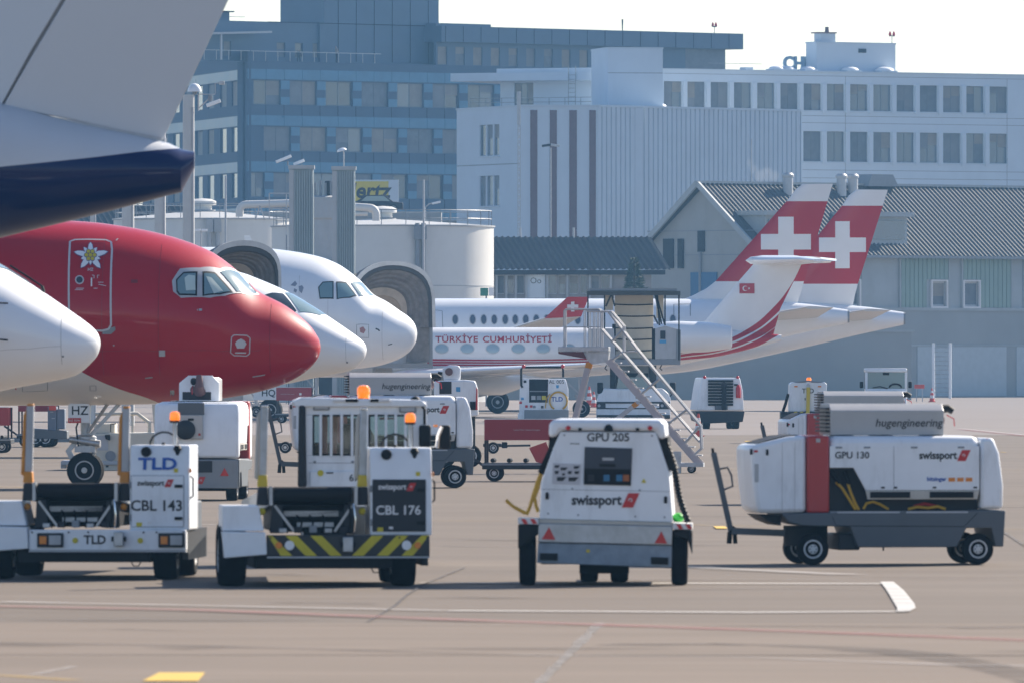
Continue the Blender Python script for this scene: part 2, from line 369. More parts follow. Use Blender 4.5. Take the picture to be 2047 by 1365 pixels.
strip('painted_white_line', paint_wf, [G(900, 1222), G(0, 1204)], 0.35)
strip('painted_white_line', paint_wf, [G(-100, 1045), G(700, 1052)], 0.5)
strip('painted_white_line', paint_wf, [G(1180, 1125), G(1700, 1150)], 0.5)
strip('painted_white_line', paint_wf, [G(1024, 1311), G(1500, 1316), G(1900, 1331), G(2120, 1334)], [0.15, 0.15, 0.3, 0.4])
strip('painted_red_line', paint_r, [G(-80, 1212), G(400, 1221), G(900, 1240), G(1180, 1250), G(1700, 1268), G(2120, 1285)], 0.55, 0.0175)
strip('painted_white_line', paint_wf, [G(60, 1352), G(150, 1334)], 0.06)
mb = MB(); mb.add([(*G(x, y)[:2], 0.0175) for x, y in ((285, 1364), (396, 1364), (410, 1347), (318, 1347))], [(0, 1, 2, 3)]); build(mb, 'painted_yellow_mark', paint_y, ground, smooth=0)
strip('painted_yellow_line', paint_yf, [G(-60, 1348), G(150, 1362)], 0.2)
strip('painted_yellow_line', paint_yf, [G(600, 1040), G(1060, 1043), G(1480, 1052), G(2100, 1060)], 0.2)
strip('painted_yellow_mark', paint_y, [G(1429, 1055), G(1452, 1055)], 2.6)
strip('painted_yellow_mark', paint_y, [G(1478, 947), G(1495, 947)], 2.6)
strip('painted_yellow_mark', paint_y, [G(1489, 882), G(1504, 882)], 3.0)
strip('painted_yellow_mark', paint_yf, [G(2000, 904), G(2010, 904)], 3.0)
strip('painted_yellow_line', paint_yf, [G(1440, 938), G(2100, 940)], 0.3)
strip('painted_red_line', paint_r, [G(1920, 858), G(2120, 878)], 0.6)
strip('painted_white_line', paint_wf, [G(1920, 856.8), G(2120, 876.5)], 0.4, 0.018)
strip('painted_yellow_line', paint_yf, [G(-50, 973), G(200, 976), G(330, 980)], 0.3)
strip('crack_sealant', sealant_d, [G(735, 1245), G(790, 1212), G(815, 1190), G(850, 1168), G(930, 1135)], 0.045)
strip('crack_sealant', sealant_d, [G(2000, 1060), G(2047, 1090), G(2100, 1120)], 0.05)
# a curving dark tyre trail in the foreground
skid = worn('tyre_rubber_trail', (0.09, 0.08, 0.075), 0.16, 0.8, (0.2, 1.4, 1))
strip('tyre_trail', skid, [G(1420, 1288), G(1560, 1292), G(1700, 1298), G(1830, 1309), G(1930, 1325), G(2020, 1345), G(2100, 1372)], [0.15, 0.5, 0.7, 0.7, 0.5, 0.45, 0.4], 0.0165)
strip('tyre_trail', skid, [G(-80, 1286), G(300, 1291), G(700, 1301), G(1024, 1311)], [0.5, 0.45, 0.5, 0.1], 0.0165)
stain = worn('oil_stain_film', (0.10, 0.085, 0.075), 0.16, 0.7, (0.15, 0.7, 1))
rs = random.Random(11)
for i in range(26):
    y = rs.uniform(1010, 1340); x = rs.uniform(-100, 2000); n = rs.uniform(150, 700); k = rs.uniform(0.3, 1.1)
    strip('oil_stain', stain, [G(x, y), G(x + n * 0.3, y + rs.uniform(-2, 3)), G(x + n * 0.7, y + rs.uniform(-2, 3)), G(x + n, y + rs.uniform(0, 4))], [0.05, k, k * 0.8, 0.05], 0.0150 + 0.00004 * i)
for y, x0, x1 in ((905, 1330, 1760), (1008, 1380, 2100), (868, 1490, 1800), (1092, 880, 1040)):
    strip('expansion_joint', sealant_d, [G(x0, y), G(x1, y + 3)], 0.18)

# ================================================================== haze: one closed box of pale air
mb = MB(); mb.box(-2600, 2600, -80, 3500, -1.0, 46.0)
haze = bpy.data.objects.new('haze', None)
hm = bpy.data.materials.new('haze_air'); hm.use_nodes = True; nt = hm.node_tree
for n in list(nt.nodes): nt.nodes.remove(n)
ho = nt.nodes.new('ShaderNodeOutputMaterial'); hv = nt.nodes.new('ShaderNodeVolumePrincipled')
hv.inputs['Color'].default_value = (0.27, 0.60, 1.0, 1); hv.inputs['Density'].default_value = 0.00014; hv.inputs['Anisotropy'].default_value = 0.2
nt.links.new(hv.outputs[0], ho.inputs['Volume'])
bpy.data.objects.remove(haze)
haze = build(mb, 'haze', hm, smooth=0); haze['kind'] = 'stuff'; haze['label'] = 'pale blue haze in the distant air over the apron'
# ================================================================== far buildings
class Fac:
    """a vertical facade from (px, scale) to (px, scale); t runs along it, -y is outwards"""
    def __init__(s, a, b):
        s.A, s.B = GS(*a), GS(*b); d = s.B - s.A; s.L = d.length; s.rz = math.atan2(d.y, d.x)
    def t(s, px, y=0.0):
        m = (px - CX) / F; d = s.B - s.A; c, q = math.cos(s.rz), math.sin(s.rz); ax, ay = s.A.x - q * y, s.A.y + c * y
        return (m * ay - ax) / (d.x - m * d.y) * s.L
    def z(s, px, py):
        k = s.t(px) / s.L; y = s.A.y + k * (s.B.y - s.A.y); return H + (YH - py) * y / F
    def world(s, t, y=0, z=0):
        return s.A + Matrix.Rotation(s.rz, 3, 'Z') @ Vector((t, y, z))
def facade_wall(mb, t0, t1, z0, z1, rows, y0=0.0, y1=0.35):
    """wall with real openings; rows = [(za, zb, [(ta, tb), ...])] from the bottom up"""
    z = z0
    for za, zb, ws in sorted(rows):
        if za > z: mb.box(t0, t1, y0, y1, z, za)
        t = t0
        for a, b in sorted(ws):
            if a > t: mb.box(t, a, y0, y1, za, zb)
            t = b
        if t < t1: mb.box(t, t1, y0, y1, za, zb)
        z = zb
    if z < z1: mb.box(t0, t1, y0, y1, z, z1)
pane_mats = [pm('office_blind_grey', (0.20, 0.21, 0.22), 0.6, var=0.12, scale=0.8), pm('office_blind_warm', (0.26, 0.24, 0.21), 0.6, var=0.15, scale=0.8),
             glass_mat('office_glass_dark', (0.05, 0.07, 0.09), 0.12), glass_mat('office_glass_mid', (0.13, 0.16, 0.19), 0.15), pm('office_blind_dark', (0.15, 0.17, 0.19), 0.5, var=0.2, scale=1)]
frame_m = pm('window_frame_grey', (0.16, 0.18, 0.20), 0.5)
frame_l = pm('window_frame_light', (0.5, 0.5, 0.5), 0.5)
def window(parent, ta, tb, za, zb, y=0.15, mull=1, fm=None, pmats=None, fw=0.07, sill=True):
    """frame (window) with panes as sub-parts"""
    mb = MB(); n = mull + 1; w = (tb - ta) / n
    for i in range(n + 1):
        x = ta + i * w; mb.box(max(ta, x - fw / 2), min(tb, x + fw / 2), y, y + 0.08, za, zb)
    mb.box(ta + fw / 2 + 0.001, tb - fw / 2 - 0.001, y + 0.004, y + 0.076, za, za + fw); mb.box(ta + fw / 2 + 0.001, tb - fw / 2 - 0.001, y + 0.004, y + 0.076, zb - fw, zb)
    o = build(mb, 'window', fm or frame_m, parent, smooth=0)
    base = random.choice(pmats or pane_mats)
    for i in range(n):
        pmx = base if random.random() < 0.6 else random.choice(pmats or pane_mats)
        a, b = ta + i * w + fw / 2, ta + (i + 1) * w - fw / 2
        mk('pane', pmx, o, smooth=0, box=(a, b, y + 0.03, y + 0.05, za + fw, zb - fw))
        if random.random() < 0.45:                                # a roller blind part way down behind the glass edge
            h = (zb - za) * random.uniform(0.2, 0.6)
            mk('blind', random.choice(pane_mats[:2]), o, smooth=0, box=(a, b, y + 0.012, y + 0.026, zb - fw - h, zb - fw))
    return o
def root(name, label, cat, fac, group=None): return thing(name, label, cat, fac.A, fac.rz, group)

# ---- dark blue office building
bdark = pm('dark_blue_cladding', (0.072, 0.112, 0.168), 0.75, var=0.08, scale=0.4)
blite = pm('light_blue_glass_band', (0.075, 0.20, 0.32), 0.3, var=0.12, scale=0.5)
btop = pm('blue_grey_cladding', (0.085, 0.135, 0.20), 0.45, var=0.08, scale=0.4)
fb = Fac((495, 20.3), (1475, 19.52))
bl = root('office_building', 'tall dark blue office block with light blue glass bands and a roof terrace', 'building', fb)
T = fb.t; Z = fb.z
tE = T(1450); wins = []
step = T(652) - T(580)
rows, lite_rows = [], []
for k in range(4):
    zt = 31.5 - 4.56 * k
    off = (0, 0.28, 0.55, 0.1)[k] * step
    ws = []
    t = T(507) + off - (step if off > 0 else 0)
    while t < tE - step * 0.8:
        a, b = max(t, 0.3), t + step * 0.74
        if b - a > 1: ws.append((a, b))
        t += step
    rows.append((zt - 3.5, zt - 1.1, ws)); lite_rows.append(zt)
mb = MB(); facade_wall(mb, 0, tE, 0, 32.3, rows)
build(mb, 'wall', bdark, bl, smooth=0)
mk('side_core', bdark, bl, smooth=0, box=(0.05, tE - 0.05, 0.8, 1.6, 0, 32.2))
for za, zb, ws in rows:
    for a, b in ws: window(bl, a, b, za, zb, 0.18, 1)
for zt in lite_rows:                                             # glass spandrel panels, one by one
    t = 0.0; w = step / 2
    while t < tE - 0.2:
        mk('glass_panel', blite, bl, smooth=0, box=(t + 0.02, min(t + w, tE) - 0.02, -0.06, -0.003, zt - 1.0, zt)); t += w
for (za, zb, ws) in rows:                                        # light blocks on the piers, above and below a dark middle
    ws = sorted(ws)
    for (a0, b0), (a1, b1) in zip(ws, ws[1:]):
        for q0, q1 in ((0.0, 0.36), (0.68, 1.0)):
            mk('pier_panel', blite, bl, smooth=0, box=(b0 + 0.05, a1 - 0.05, -0.05, -0.003, za + (zb - za) * (1 - q1) , za + (zb - za) * (1 - q0) ))
mb = MB(); t = step / 2
while t < tE:
    for zt in lite_rows: mb.box(t - 0.02, t + 0.02, -0.03, -0.002, zt - 4.5, zt - 3.52)
    t += step / 2
build(mb, 'cladding_joints', black, bl, smooth=0)['kind'] = 'stuff'
# penthouse level and tall core
pw = [(T(a, 2), T(b, 2)) for a, b in ((447, 462), (553, 570), (590, 606), (625, 642))]
pz = (Z(600, 114), Z(600, 85))
mb = MB(); facade_wall(mb, T(300, 2), T(700, 2), 32.3, 36.25, [(pz[0], pz[1], pw)], 2.0, 2.4); build(mb, 'terrace_wall', btop, bl, smooth=0)
for a, b in pw: window(bl, a, b, pz[0], pz[1], 2.15, 0, fw=0.06)
mk('roof_core', btop, bl, smooth=0, box=(T(648, 1.7), T(877, 1.7), 1.7, 8.3, 36.25, 44.5))
mk('roof_core_base', btop, bl, smooth=0, box=(T(640, 1.7), T(885, 1.7), 1.75, 8, 32.35, 36.24))
mb = MB()
for px in range(676, 872, 36): mb.box(T(px, 1.7) - 0.02, T(px, 1.7) + 0.02, 1.66, 1.698, 32.5, 44)
mb.box(T(558), T(872), 1.66, 1.698, 36.2, 36.26); build(mb, 'core_joints', black, bl, smooth=0)['kind'] = 'stuff'
pw2 = [(T(875 + 35.4 * k), T(894 + 35.2 * k)) for k in range(10)]
pz2 = (Z(1000, 133), Z(1000, 96))
mb = MB(); facade_wall(mb, T(872), tE, 32.3, 34.6, [(pz2[0], pz2[1], pw2)], 0.0, 0.4); build(mb, 'upper_wall', btop, bl, smooth=0)
for a, b in pw2: window(bl, a, b, pz2[0], pz2[1], 0.12, 0, fw=0.06, pmats=pane_mats[:2] + [pane_mats[4]])
mk('roof_slab', btop, bl, smooth=0, box=(T(872), T(1475), -0.8, 16, 34.6, 36.2))
mb = MB()
for k in range(17): mb.box(T(880 + k * 35.4) - 0.02, T(880 + k * 35.4) + 0.02, -0.83, -0.802, 34.62, 36.18)
build(mb, 'slab_joints', black, bl, smooth=0)['kind'] = 'stuff'
mk('roof_upstand', btop, bl, smooth=0, box=(T(874), T(984), 0.2, 12, 36.2, 36.5))
mk('recess', pane_mats[4], bl, smooth=0, box=(T(1370), tE - 0.1, -0.012, -0.002, 32.4, 34.55))
# terrace rail, awning, roof machinery
mb = MB(); t = T(382)
mb.bar((t, -0.1, 33.25), (T(760), -0.1, 33.25), 0.06, 0.06)
while t < T(762): mb.bar((t, -0.1, 32.3), (t, -0.1, 33.25), 0.05, 0.05); t += 1.6
build(mb, 'terrace_railing', frame_l, bl, smooth=0)
mk('awning', lightgrey, bl, smooth=0, prism=([(T(410), 34.95), (T(536), 35.25), (T(536), 35.05), (T(410), 34.75)], 'y', -0.6, 2.0))
mk('awning_post', lightgrey, bl, smooth=0, box=(T(435), T(438), -0.5, -0.35, 32.3, 34.85))
mk('roof_machinery', btop, bl, smooth=0, box=(T(448), T(525), 5, 9, 36.25, 37.2))
mk('machinery_roof', darkgrey, bl, smooth=0, box=(T(445), T(530), 4.6, 9.4, 37.2, 37.32))
mk('rail_line', frame_l, bl, smooth=0, box=(T(525), T(556), 5, 5.05, 36.75, 36.8))
# left wing of the same block, turning away from the corner
fl = Fac((285, 19.3), (495, 20.3))
mbw = MB(); lw = []
for k in range(4):
    zt = 31.5 - 4.56 * k
    lw.append((zt - 3.5, zt - 1.1, [(fl.t(p), fl.t(p + 13)) for p in (300, 323, 346, 369, 392, 415, 440, 463)]))
off_t = Matrix.Rotation(fl.rz - fb.rz, 4, 'Z'); wl = fl.A - fb.A; wl = Matrix.Rotation(-fb.rz, 3, 'Z') @ wl
facade_wall(mbw, 0, fl.L, 0, 33.3, lw); wing = build(mbw, 'left_wing', bdark, bl, wl, (0, 0, fl.rz - fb.rz), smooth=0)
for za, zb, ws in lw:
    for a, b in ws: mk('pane', random.choice(pane_mats), wing, smooth=0, box=(a, b, 0.15, 0.2, za, zb))
for zt in lite_rows: mk('glass_band', blite, wing, smooth=0, box=(0, fl.L - 0.03, -0.06, -0.003, zt - 1.0, zt))

# ---- pale works building with brown stripes and ribbed cladding
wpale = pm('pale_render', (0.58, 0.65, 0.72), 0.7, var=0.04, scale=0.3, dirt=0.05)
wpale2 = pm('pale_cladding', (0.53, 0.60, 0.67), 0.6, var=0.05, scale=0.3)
brown = pm('brown_stripe_cladding', (0.16, 0.09, 0.09), 0.6, var=0.1)
fw1 = Fac((913, 22.0), (1040, 22.3))
w1 = root('works_building', 'pale render block with two groups of three narrow windows left of the brown stripes', 'building', fw1)
ws = [(fw1.t(a), fw1.t(b)) for a, b in ((959, 971), (973, 985), (987, 998))]
r1 = [(fw1.z(975, 412), fw1.z(975, 352), ws), (fw1.z(975, 312), fw1.z(975, 250), ws)]
zt1 = fw1.z(1038, 214)
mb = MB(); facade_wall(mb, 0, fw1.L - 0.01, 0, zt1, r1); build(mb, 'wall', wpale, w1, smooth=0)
for za, zb, w in r1:
    for a, b in w: window(w1, a, b, za, zb, 0.15, 0, fw=0.05, pmats=pane_mats[2:])
    mk('sill', wpale2, w1, smooth=0, box=(w[0][0] - 0.1, w[-1][1] + 0.1, -0.08, -0.002, za - 0.15, za - 0.02))
mk('body', wpale, w1, smooth=0, box=(0.03, fw1.L - 0.04, 0.5, 12, 0, zt1 - 0.02))
mk('roof_edge', wpale2, w1, smooth=0, box=(-0.08, fw1.L - 0.02, -0.06, 12, zt1, zt1 + 0.15))
mk('cladding_joint', midgrey, w1, smooth=0, box=(0, fw1.L - 0.02, -0.012, -0.002, fw1.z(975, 331), fw1.z(975, 329)))
fw2 = Fac((1040, 22.3), (1195, 22.28))
w2 = root('striped_building', 'pale flat block with four brown vertical stripes beside the ribbed cladding', 'building', fw2)
zt2 = fw2.z(1100, 214)
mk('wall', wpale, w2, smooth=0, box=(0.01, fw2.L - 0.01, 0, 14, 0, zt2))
for a, b in ((1060, 1074), (1099, 1113), (1138, 1153), (1178, 1191)):
    mk('stripe', brown, w2, smooth=0, box=(fw2.t(a), fw2.t(b), -0.05, -0.003, 4, zt2 - 0.3))
mk('roof_edge', wpale2, w2, smooth=0, box=(0.02, fw2.L - 0.02, -0.1, 14, zt2, zt2 + 0.18))
fw3 = Fac((1195, 22.28), (1602, 21.88))
w3 = root('ribbed_building', 'wide windowless block clad in pale vertical ribs above the shed roofs', 'building', fw3)
zt3 = fw3.z(1300, 217)
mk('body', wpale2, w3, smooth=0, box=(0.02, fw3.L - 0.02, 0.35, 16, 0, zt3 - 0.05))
mb = MB(); n = 44; w = (fw3.L - 0.04) / n
for i in range(n):                                                # trapezoid ribs
    x = 0.02 + i * w
    mb.prism([(x, 0.34), (x, 0.0), (x + w * 0.72, 0.0), (x + w * 0.8, 0.12), (x + w * 0.94, 0.12), (x + w, 0.0), (x + w, 0.34)], 'z', 4, zt3)
build(mb, 'ribbed_cladding', wpale2, w3, smooth=0)
mk('roof_edge', wpale2, w3, smooth=0, box=(0.02, fw3.L - 0.02, -0.05, 16, zt3 + 0.003, zt3 + 0.2))
mk('skylight', jetwhite, w3, loc=(fw3.t(1356), 2.5, zt3 + 0.2), sphere=((0, 0, 0), 0.75, 14, 5, 0.0, 0.5))
# ---- setback storey with flat overhanging roof
fw4 = Fac((1000, 21.8), (1217, 21.9))
w4 = root('setback_storey', 'pale setback storey with thin overhanging flat roof and a wall ladder', 'building', fw4)
za, zb = fw4.z(1060, 214), fw4.z(1060, 163)
w4w = [(fw4.t(1028), fw4.t(1066))]
mb = MB(); facade_wall(mb, 0, fw4.L - 0.02, 18, zb, [(za - 0.3, zb - 0.15, w4w)]); build(mb, 'wall', wpale, w4, smooth=0)
window(w4, w4w[0][0], w4w[0][1], za - 0.3, zb - 0.15, 0.12, 2, pmats=pane_mats[2:])
mk('body', wpale, w4, smooth=0, box=(0.02, fw4.L - 0.02, 0.5, 9, 18, zb))
mk('overhang_roof', wpale2, w4, smooth=0, box=(-4.0, fw4.L - 0.03, -2.2, 9, zb, zb + 0.75))
mk('upper_roof', wpale2, w4, smooth=0, box=(0.1, fw4.L - 0.03, -1.0, 9, zb + 0.75, zb + 1.15))
mb = MB()
for x in (fw4.t(1158), fw4.t(1172)): mb.bar((x, -2.3, za - 0.6), (x, -2.3, zb + 1.3), 0.05, 0.05)
for k in range(9): mb.bar((fw4.t(1158), -2.3, za - 0.4 + 0.4 * k), (fw4.t(1172), -2.3, za - 0.4 + 0.4 * k), 0.04, 0.04)
build(mb, 'ladder', midgrey, w4, smooth=0)
mb = MB()
for zz in (za + 0.35, za + 0.75): mb.bar((-1.8, -2.6, zz), (fw4.L - 0.1, -2.6, zz), 0.05, 0.05)
for k in range(8): mb.bar((-1.8 + k * 1.6, -2.6, za - 0.5), (-1.8 + k * 1.6, -2.6, za + 0.75), 0.05, 0.05)
build(mb, 'railing', midgrey, w4, smooth=0)
fw5 = Fac((1213, 22.12), (1325, 22.10))
w5 = root('stair_tower', 'plain pale stair tower rising beside the setback storey', 'building', fw5)
z5 = fw5.z(1260, 95)
mk('wall', wpale, w5, smooth=0, box=(0.1, fw5.L, 0.0, 8, 18, z5 - 0.15))
mk('roof_edge', wpale2, w5, smooth=0, box=(0.05, fw5.L + 0.05, -0.05, 8.05, z5 - 0.15, z5))
mk('floor_joint', midgrey, w5, smooth=0, box=(0.12, fw5.L - 0.02, -0.012, -0.002, fw5.z(1260, 147), fw5.z(1260, 145.8)))
# ---- long office wing with rows of windows
fo = Fac((1325, 21.6), (2120, 21.1))
wo = root('office_wing', 'long pale office wing with repeating square windows and a flat roof', 'building', fo)
zr = fo.z(1400, 141)
zrow = [(fo.z(1700, 222), fo.z(1700, 169)), (fo.z(1700, 324), fo.z(1700, 264)), (fo.z(1700, 426), fo.z(1700, 369))]
rows = []
for j, (za, zb) in enumerate(zrow):
    ws = []
    for k in range(15):
        c = 1345.5 + 46.45 * k
        if j and c < 1604: continue
        ws.append((fo.t(c - 18.2), fo.t(c + 18.2)))
    rows.append((za, zb, ws))
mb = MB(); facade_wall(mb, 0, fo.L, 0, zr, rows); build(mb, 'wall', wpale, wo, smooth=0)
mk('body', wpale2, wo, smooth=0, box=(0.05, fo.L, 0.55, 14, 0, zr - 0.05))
for za, zb, ws in rows:
    for a, b in ws:
        window(wo, a, b, za, zb, 0.22, 1, fw=0.06, pmats=[pane_mats[3], pane_mats[4], pane_mats[3], pane_mats[0]])
    for (a0, b0), (a1, b1) in zip(ws, ws[1:]):
        mk('pier', wpale, wo, smooth=0, box=(b0 + 0.06, a1 - 0.06, -0.14, -0.002, za - 0.25, zb + 0.02))
    mk('sill', wpale2, wo, smooth=0, box=(ws[0][0] - 0.1, ws[-1][1] + 0.1, -0.05, -0.002, za - 0.14, za - 0.02))
mb = MB()
for y in (233, 247): mb.box(fo.t(1604), fo.L, -0.012, -0.002, fo.z(1700, y) - 0.02, fo.z(1700, y) + 0.02)
for y in (341, 357): mb.box(fo.t(1604), fo.L, -0.012, -0.002, fo.z(1700, y) - 0.02, fo.z(1700, y) + 0.02)
for px in (1690, 2013): mb.box(fo.t(px) - 0.02, fo.t(px) + 0.02, -0.012, -0.002, 10, zr - 0.3)
mb.box(0.1, fo.L, -0.012, -0.002, fo.z(1500, 150) - 0.02, fo.z(1500, 150) + 0.02)
build(mb, 'cladding_joints', midgrey, wo, smooth=0)
mk('roof_edge', wpale2, wo, smooth=0, box=(-0.1, fo.L, -0.12, 14, zr, zr + 0.12))
# rooftop plant room, chimney, domes, letters, lights
za, zb = zr + 0.12, fo.z(1700, 87)
mk('plant_room', wpale, wo, smooth=0, box=(fo.t(1632, 1.5), fo.t(1790, 1.5), 1.5, 3.2, za, zb))
mk('plant_room_roof', wpale2, wo, smooth=0, box=(fo.t(1631, 1.5), fo.t(1791, 1.5), 1.45, 3.25, zb, zb + 0.14))
mk('plant_vent', darkgrey, wo, smooth=0, box=(fo.t(1716, 1.5), fo.t(1731, 1.5), 1.44, 1.498, fo.z(1720, 105), fo.z(1720, 97)))
mk('chimney_stack', wpale2, wo, smooth=0, box=(fo.t(1641, 1.7), fo.t(1670, 1.7), 1.7, 2.8, zb + 0.14, fo.z(1650, 66)))
mk('chimney_cap', brown, wo, smooth=0, box=(fo.t(1638, 1.6), fo.t(1673, 1.6), 1.6, 3.0, fo.z(1650, 66), fo.z(1650, 63.5)))
mk('chimney_pot', brown, wo, loc=(fo.t(1653, 2.2), 2.2, fo.z(1650, 63.5)), cyl=((0, 0, 0), (0, 0, 0.5), 0.2, 0.17))
for px, r in ((1552, 0.75), (1573, 0.75), (1614, 0.75), (1699, 0.85), (1768, 0.95)):
    d = mk('skylight', jetwhite, wo, loc=(fo.t(px, 0.9), 0.9, zr + 0.25), sphere=((0, 0, 0), r, 16, 5, 0.0, 0.42))
    mk('skylight_kerb', wpale2, d, box=(-r * 0.95, r * 0.95, -r * 0.9, r * 0.9, -0.16, 0.02))
for i, ch in enumerate('CHB'):
    text('roof_letter', ch, pm('roof_letter_blue', (0.30, 0.42, 0.52), 0.5), wo, (fo.t((1576, 1597, 1615)[i], 3.4), 3.4, fo.z(1595, 126)), 1.7, bold=0.035, depth=0.2)
mk('roof_box', wpale2, wo, smooth=0, box=(fo.t(1515), fo.t(1530), 2, 3, zr + 0.12, zr + 0.42))
mk('roof_guard', midgrey, wo, smooth=0, box=(fo.t(1452), fo.t(1560), 3, 3.04, zr + 0.75, zr + 0.79))
def obstruction(px, fac, y, z0, z1, label):
    t = thing('obstruction_light', label, 'light', fac.world(fac.t(px, y), y, z0), fac.rz, 'twin red obstruction lights on the roofs')
    h = z1 - z0
    mk('mast', midgrey, t, cyl=((0, 0, 0), (0, 0, h * 0.6), 0.035))
    mk('bracket', darkgrey, t, box=(-0.3, 0.3, -0.06, 0.06, h * 0.6, h * 0.68))
    for x in (-0.22, 0.22):
        l = mk('lamp', reflector, t, loc=(x, 0, h * 0.68), lathe=([(0.13, 0.0), (0.14, 0.12), (0.09, 0.3), (0.02, 0.42)], (0, 0, 0), 'z', 10))
obstruction(1783, fo, 2, zb + 0.14, fo.z(1783, 63), 'twin red obstruction lights on the right end of the plant room roof')
obstruction(1428, fb, 2, 36.2, fb.z(1428, 44), 'twin red obstruction lights on the dark blue roof')
tag(mk('roof_aerial', darkgrey, None, loc=fb.world(fb.t(1271), 2, 36.2), cyl=((0, 0, 0), (0, 0, 1.25), 0.05, 0.09)), 'thin dark whip aerial on the dark blue roof edge', 'aerial')
# ---- rental sign
sgn = thing('rental_sign', 'yellow sign board with black lettering behind the silver towers', 'sign', GS(752, 24.0))
def zs(py, s): return H + (YH - py) / s
signy = pm('sign_yellow', (0.62, 0.52, 0.06), 0.5, var=0.05)
x0, x1 = (672 - 752) / 24.0, (797 - 752) / 24.0
mk('board', wpale, sgn, smooth=0, box=(x0, x1, 0, 0.25, zs(405, 24), zs(360, 24)))
mk('yellow_face', signy, sgn, smooth=0, box=(x0, x1 - 0.85, -0.02, -0.002, zs(403, 24), zs(363, 24)))
text('sign_lettering', 'Hertz', inkblack, sgn, (-0.95, -0.025, zs(383, 24)), 1.75, bold=0.03, shear=0.15)
for x in (x0 + 0.4, x1 - 0.4): mk('post', midgrey, sgn, smooth=0, box=(x - 0.1, x + 0.1, 0.26, 0.46, 0, zs(362, 24)))

# ---- big gabled hangar with corrugated roof
def corrugated(mb, o, u, v, nu, wave, amp, thick=0.06):
    """sheet from origin o, across vector u (corrugations repeat along it), down-slope vector v"""
    o, u, v = Vector(o), Vector(u), Vector(v); n = u.cross(v).normalized()
    if n.z < 0: n = -n
    k = max(4, int(u.length / wave)); pts = []
    prof = [(0.0, 0.0), (0.3, 1.0), (0.5, 1.0), (0.62, 0.0)]
    for i in range(k):
        for a, h in prof: pts.append(((i + a) / k, h * amp))
    pts.append((1.0, 0.0)); m = len(pts)
    vs = []
    for vv in (0, 1):
        for a, h in pts: vs.append(o + u * a + v * vv + n * h)
    mb.add(vs, [(i, i + 1, m + i + 1, m + i) for i in range(m - 1)])
roofm = pm('weathered_corrugated_roof', (0.085, 0.088, 0.09), 0.75, var=0.2, scale=0.25, dirt=0.15)
hwall = pm('hangar_wall_boards', (0.34, 0.345, 0.33), 0.75, var=0.08, scale=0.5, dirt=0.15)
hwall2 = pm('hangar_metal_wall', (0.36, 0.39, 0.40), 0.6, var=0.12, scale=0.4, dirt=0.1)
hgreen = pm('pale_green_panel', (0.24, 0.33, 0.29), 0.5, var=0.08, scale=0.6)
hconc = pm('grey_hangar_base', (0.32, 0.335, 0.335), 0.8, var=0.06, scale=0.3, dirt=0.1)
# ridge from (1411,368) to the right, local frame: x along the ridge, -y towards the visible long wall
rA = P(1411, 368, 26.8); rB = P(2047, 380, 26.06); rz = math.atan2(rB.y - rA.y, rB.x - rA.x)
RID = rA.z; hw_ = 6.0; EAV = 11.15; LEN = 62.0
hg = thing('hangar', 'large grey gabled hangar with corrugated roof and pale green wall panels', 'hangar', (rA.x, rA.y, 0), rz)
mb = MB()
def hx(px, y=-hw_):                                               # along-wall coordinate seen at a pixel column
    c, s_ = math.cos(rz), math.sin(rz); m = (px - CX) / F
    bx, by = rA.x - s_ * y, rA.y + c * y
    return (m * by - bx) / (c - m * s_)
def hz(px, py, y=-hw_):
    x = hx(px, y); Y = rA.y + math.sin(rz) * x + math.cos(rz) * y; return H + (YH - py) * Y / F
ow = [(-0.0, 0)]
# long wall with openings for the windows
wz0, wz1 = hz(1900, 613), hz(1900, 563)
wn_ = [(hx(1862), hx(1890)), (hx(1926), hx(1955)), (hx(1692), hx(1716)), (hx(2060), hx(2085))]
mb = MB(); facade_wall(mb, 0.0, LEN, 0, EAV, [(wz0, wz1, sorted(wn_))], -hw_, -hw_ + 0.3); build(mb, 'long_wall', hwall2, hg, smooth=0)
for a, b in wn_:
    o = window(hg, a, b, wz0, wz1, -hw_ + 0.1, 0, fm=frame_l, pmats=[pane_mats[4]], fw=0.14)
    mb = MB()
    mb.box(a - 0.16, a - 0.01, -hw_ - 0.16, -hw_ - 0.002, wz0 - 0.12, wz1 + 0.12); mb.box(b + 0.01, b + 0.16, -hw_ - 0.16, -hw_ - 0.002, wz0 - 0.12, wz1 + 0.12)
    mb.box(a - 0.01, b + 0.01, -hw_ - 0.155, -hw_ - 0.003, wz0 - 0.12, wz0 - 0.005); mb.box(a - 0.01, b + 0.01, -hw_ - 0.155, -hw_ - 0.003, wz1 + 0.005, wz1 + 0.12)
    build(mb, 'surround', inkwhite, o, smooth=0)
zg0, zg1 = hz(1900, 615), hz(1900, 508)
for px0, px1, win in ((1800, 1894, wn_[0]), (1924, 2019, wn_[1]), (1640, 1720, wn_[2]), (2048, 2140, wn_[3])):
    x0, x1 = hx(px0), hx(px1); n = 11; w = (x1 - x0) / n
    for i in range(n):                                            # green boards one by one, cut short above the window
        a, b = x0 + i * w, x0 + (i + 1) * w
        z0 = zg0 if (b < win[0] - 0.17 or a > win[1] + 0.17) else wz1 + 0.16
        mk('green_board', hgreen, hg, smooth=0, box=(a + 0.03, b - 0.03, -hw_ - 0.10, -hw_ - 0.003, z0, zg1))
    mb = MB(); mb.box(x0 - 0.2, x0 - 0.02, -hw_ - 0.12, -hw_ - 0.003, zg0, zg1 + 0.1); mb.box(x1 + 0.02, x1 + 0.2, -hw_ - 0.12, -hw_ - 0.003, zg0, zg1 + 0.1); mb.box(x0 - 0.2, x1 + 0.2, -hw_ - 0.121, -hw_ - 0.004, zg1 + 0.1, zg1 + 0.28)
    build(mb, 'board_frame', hwall2, hg, smooth=0)
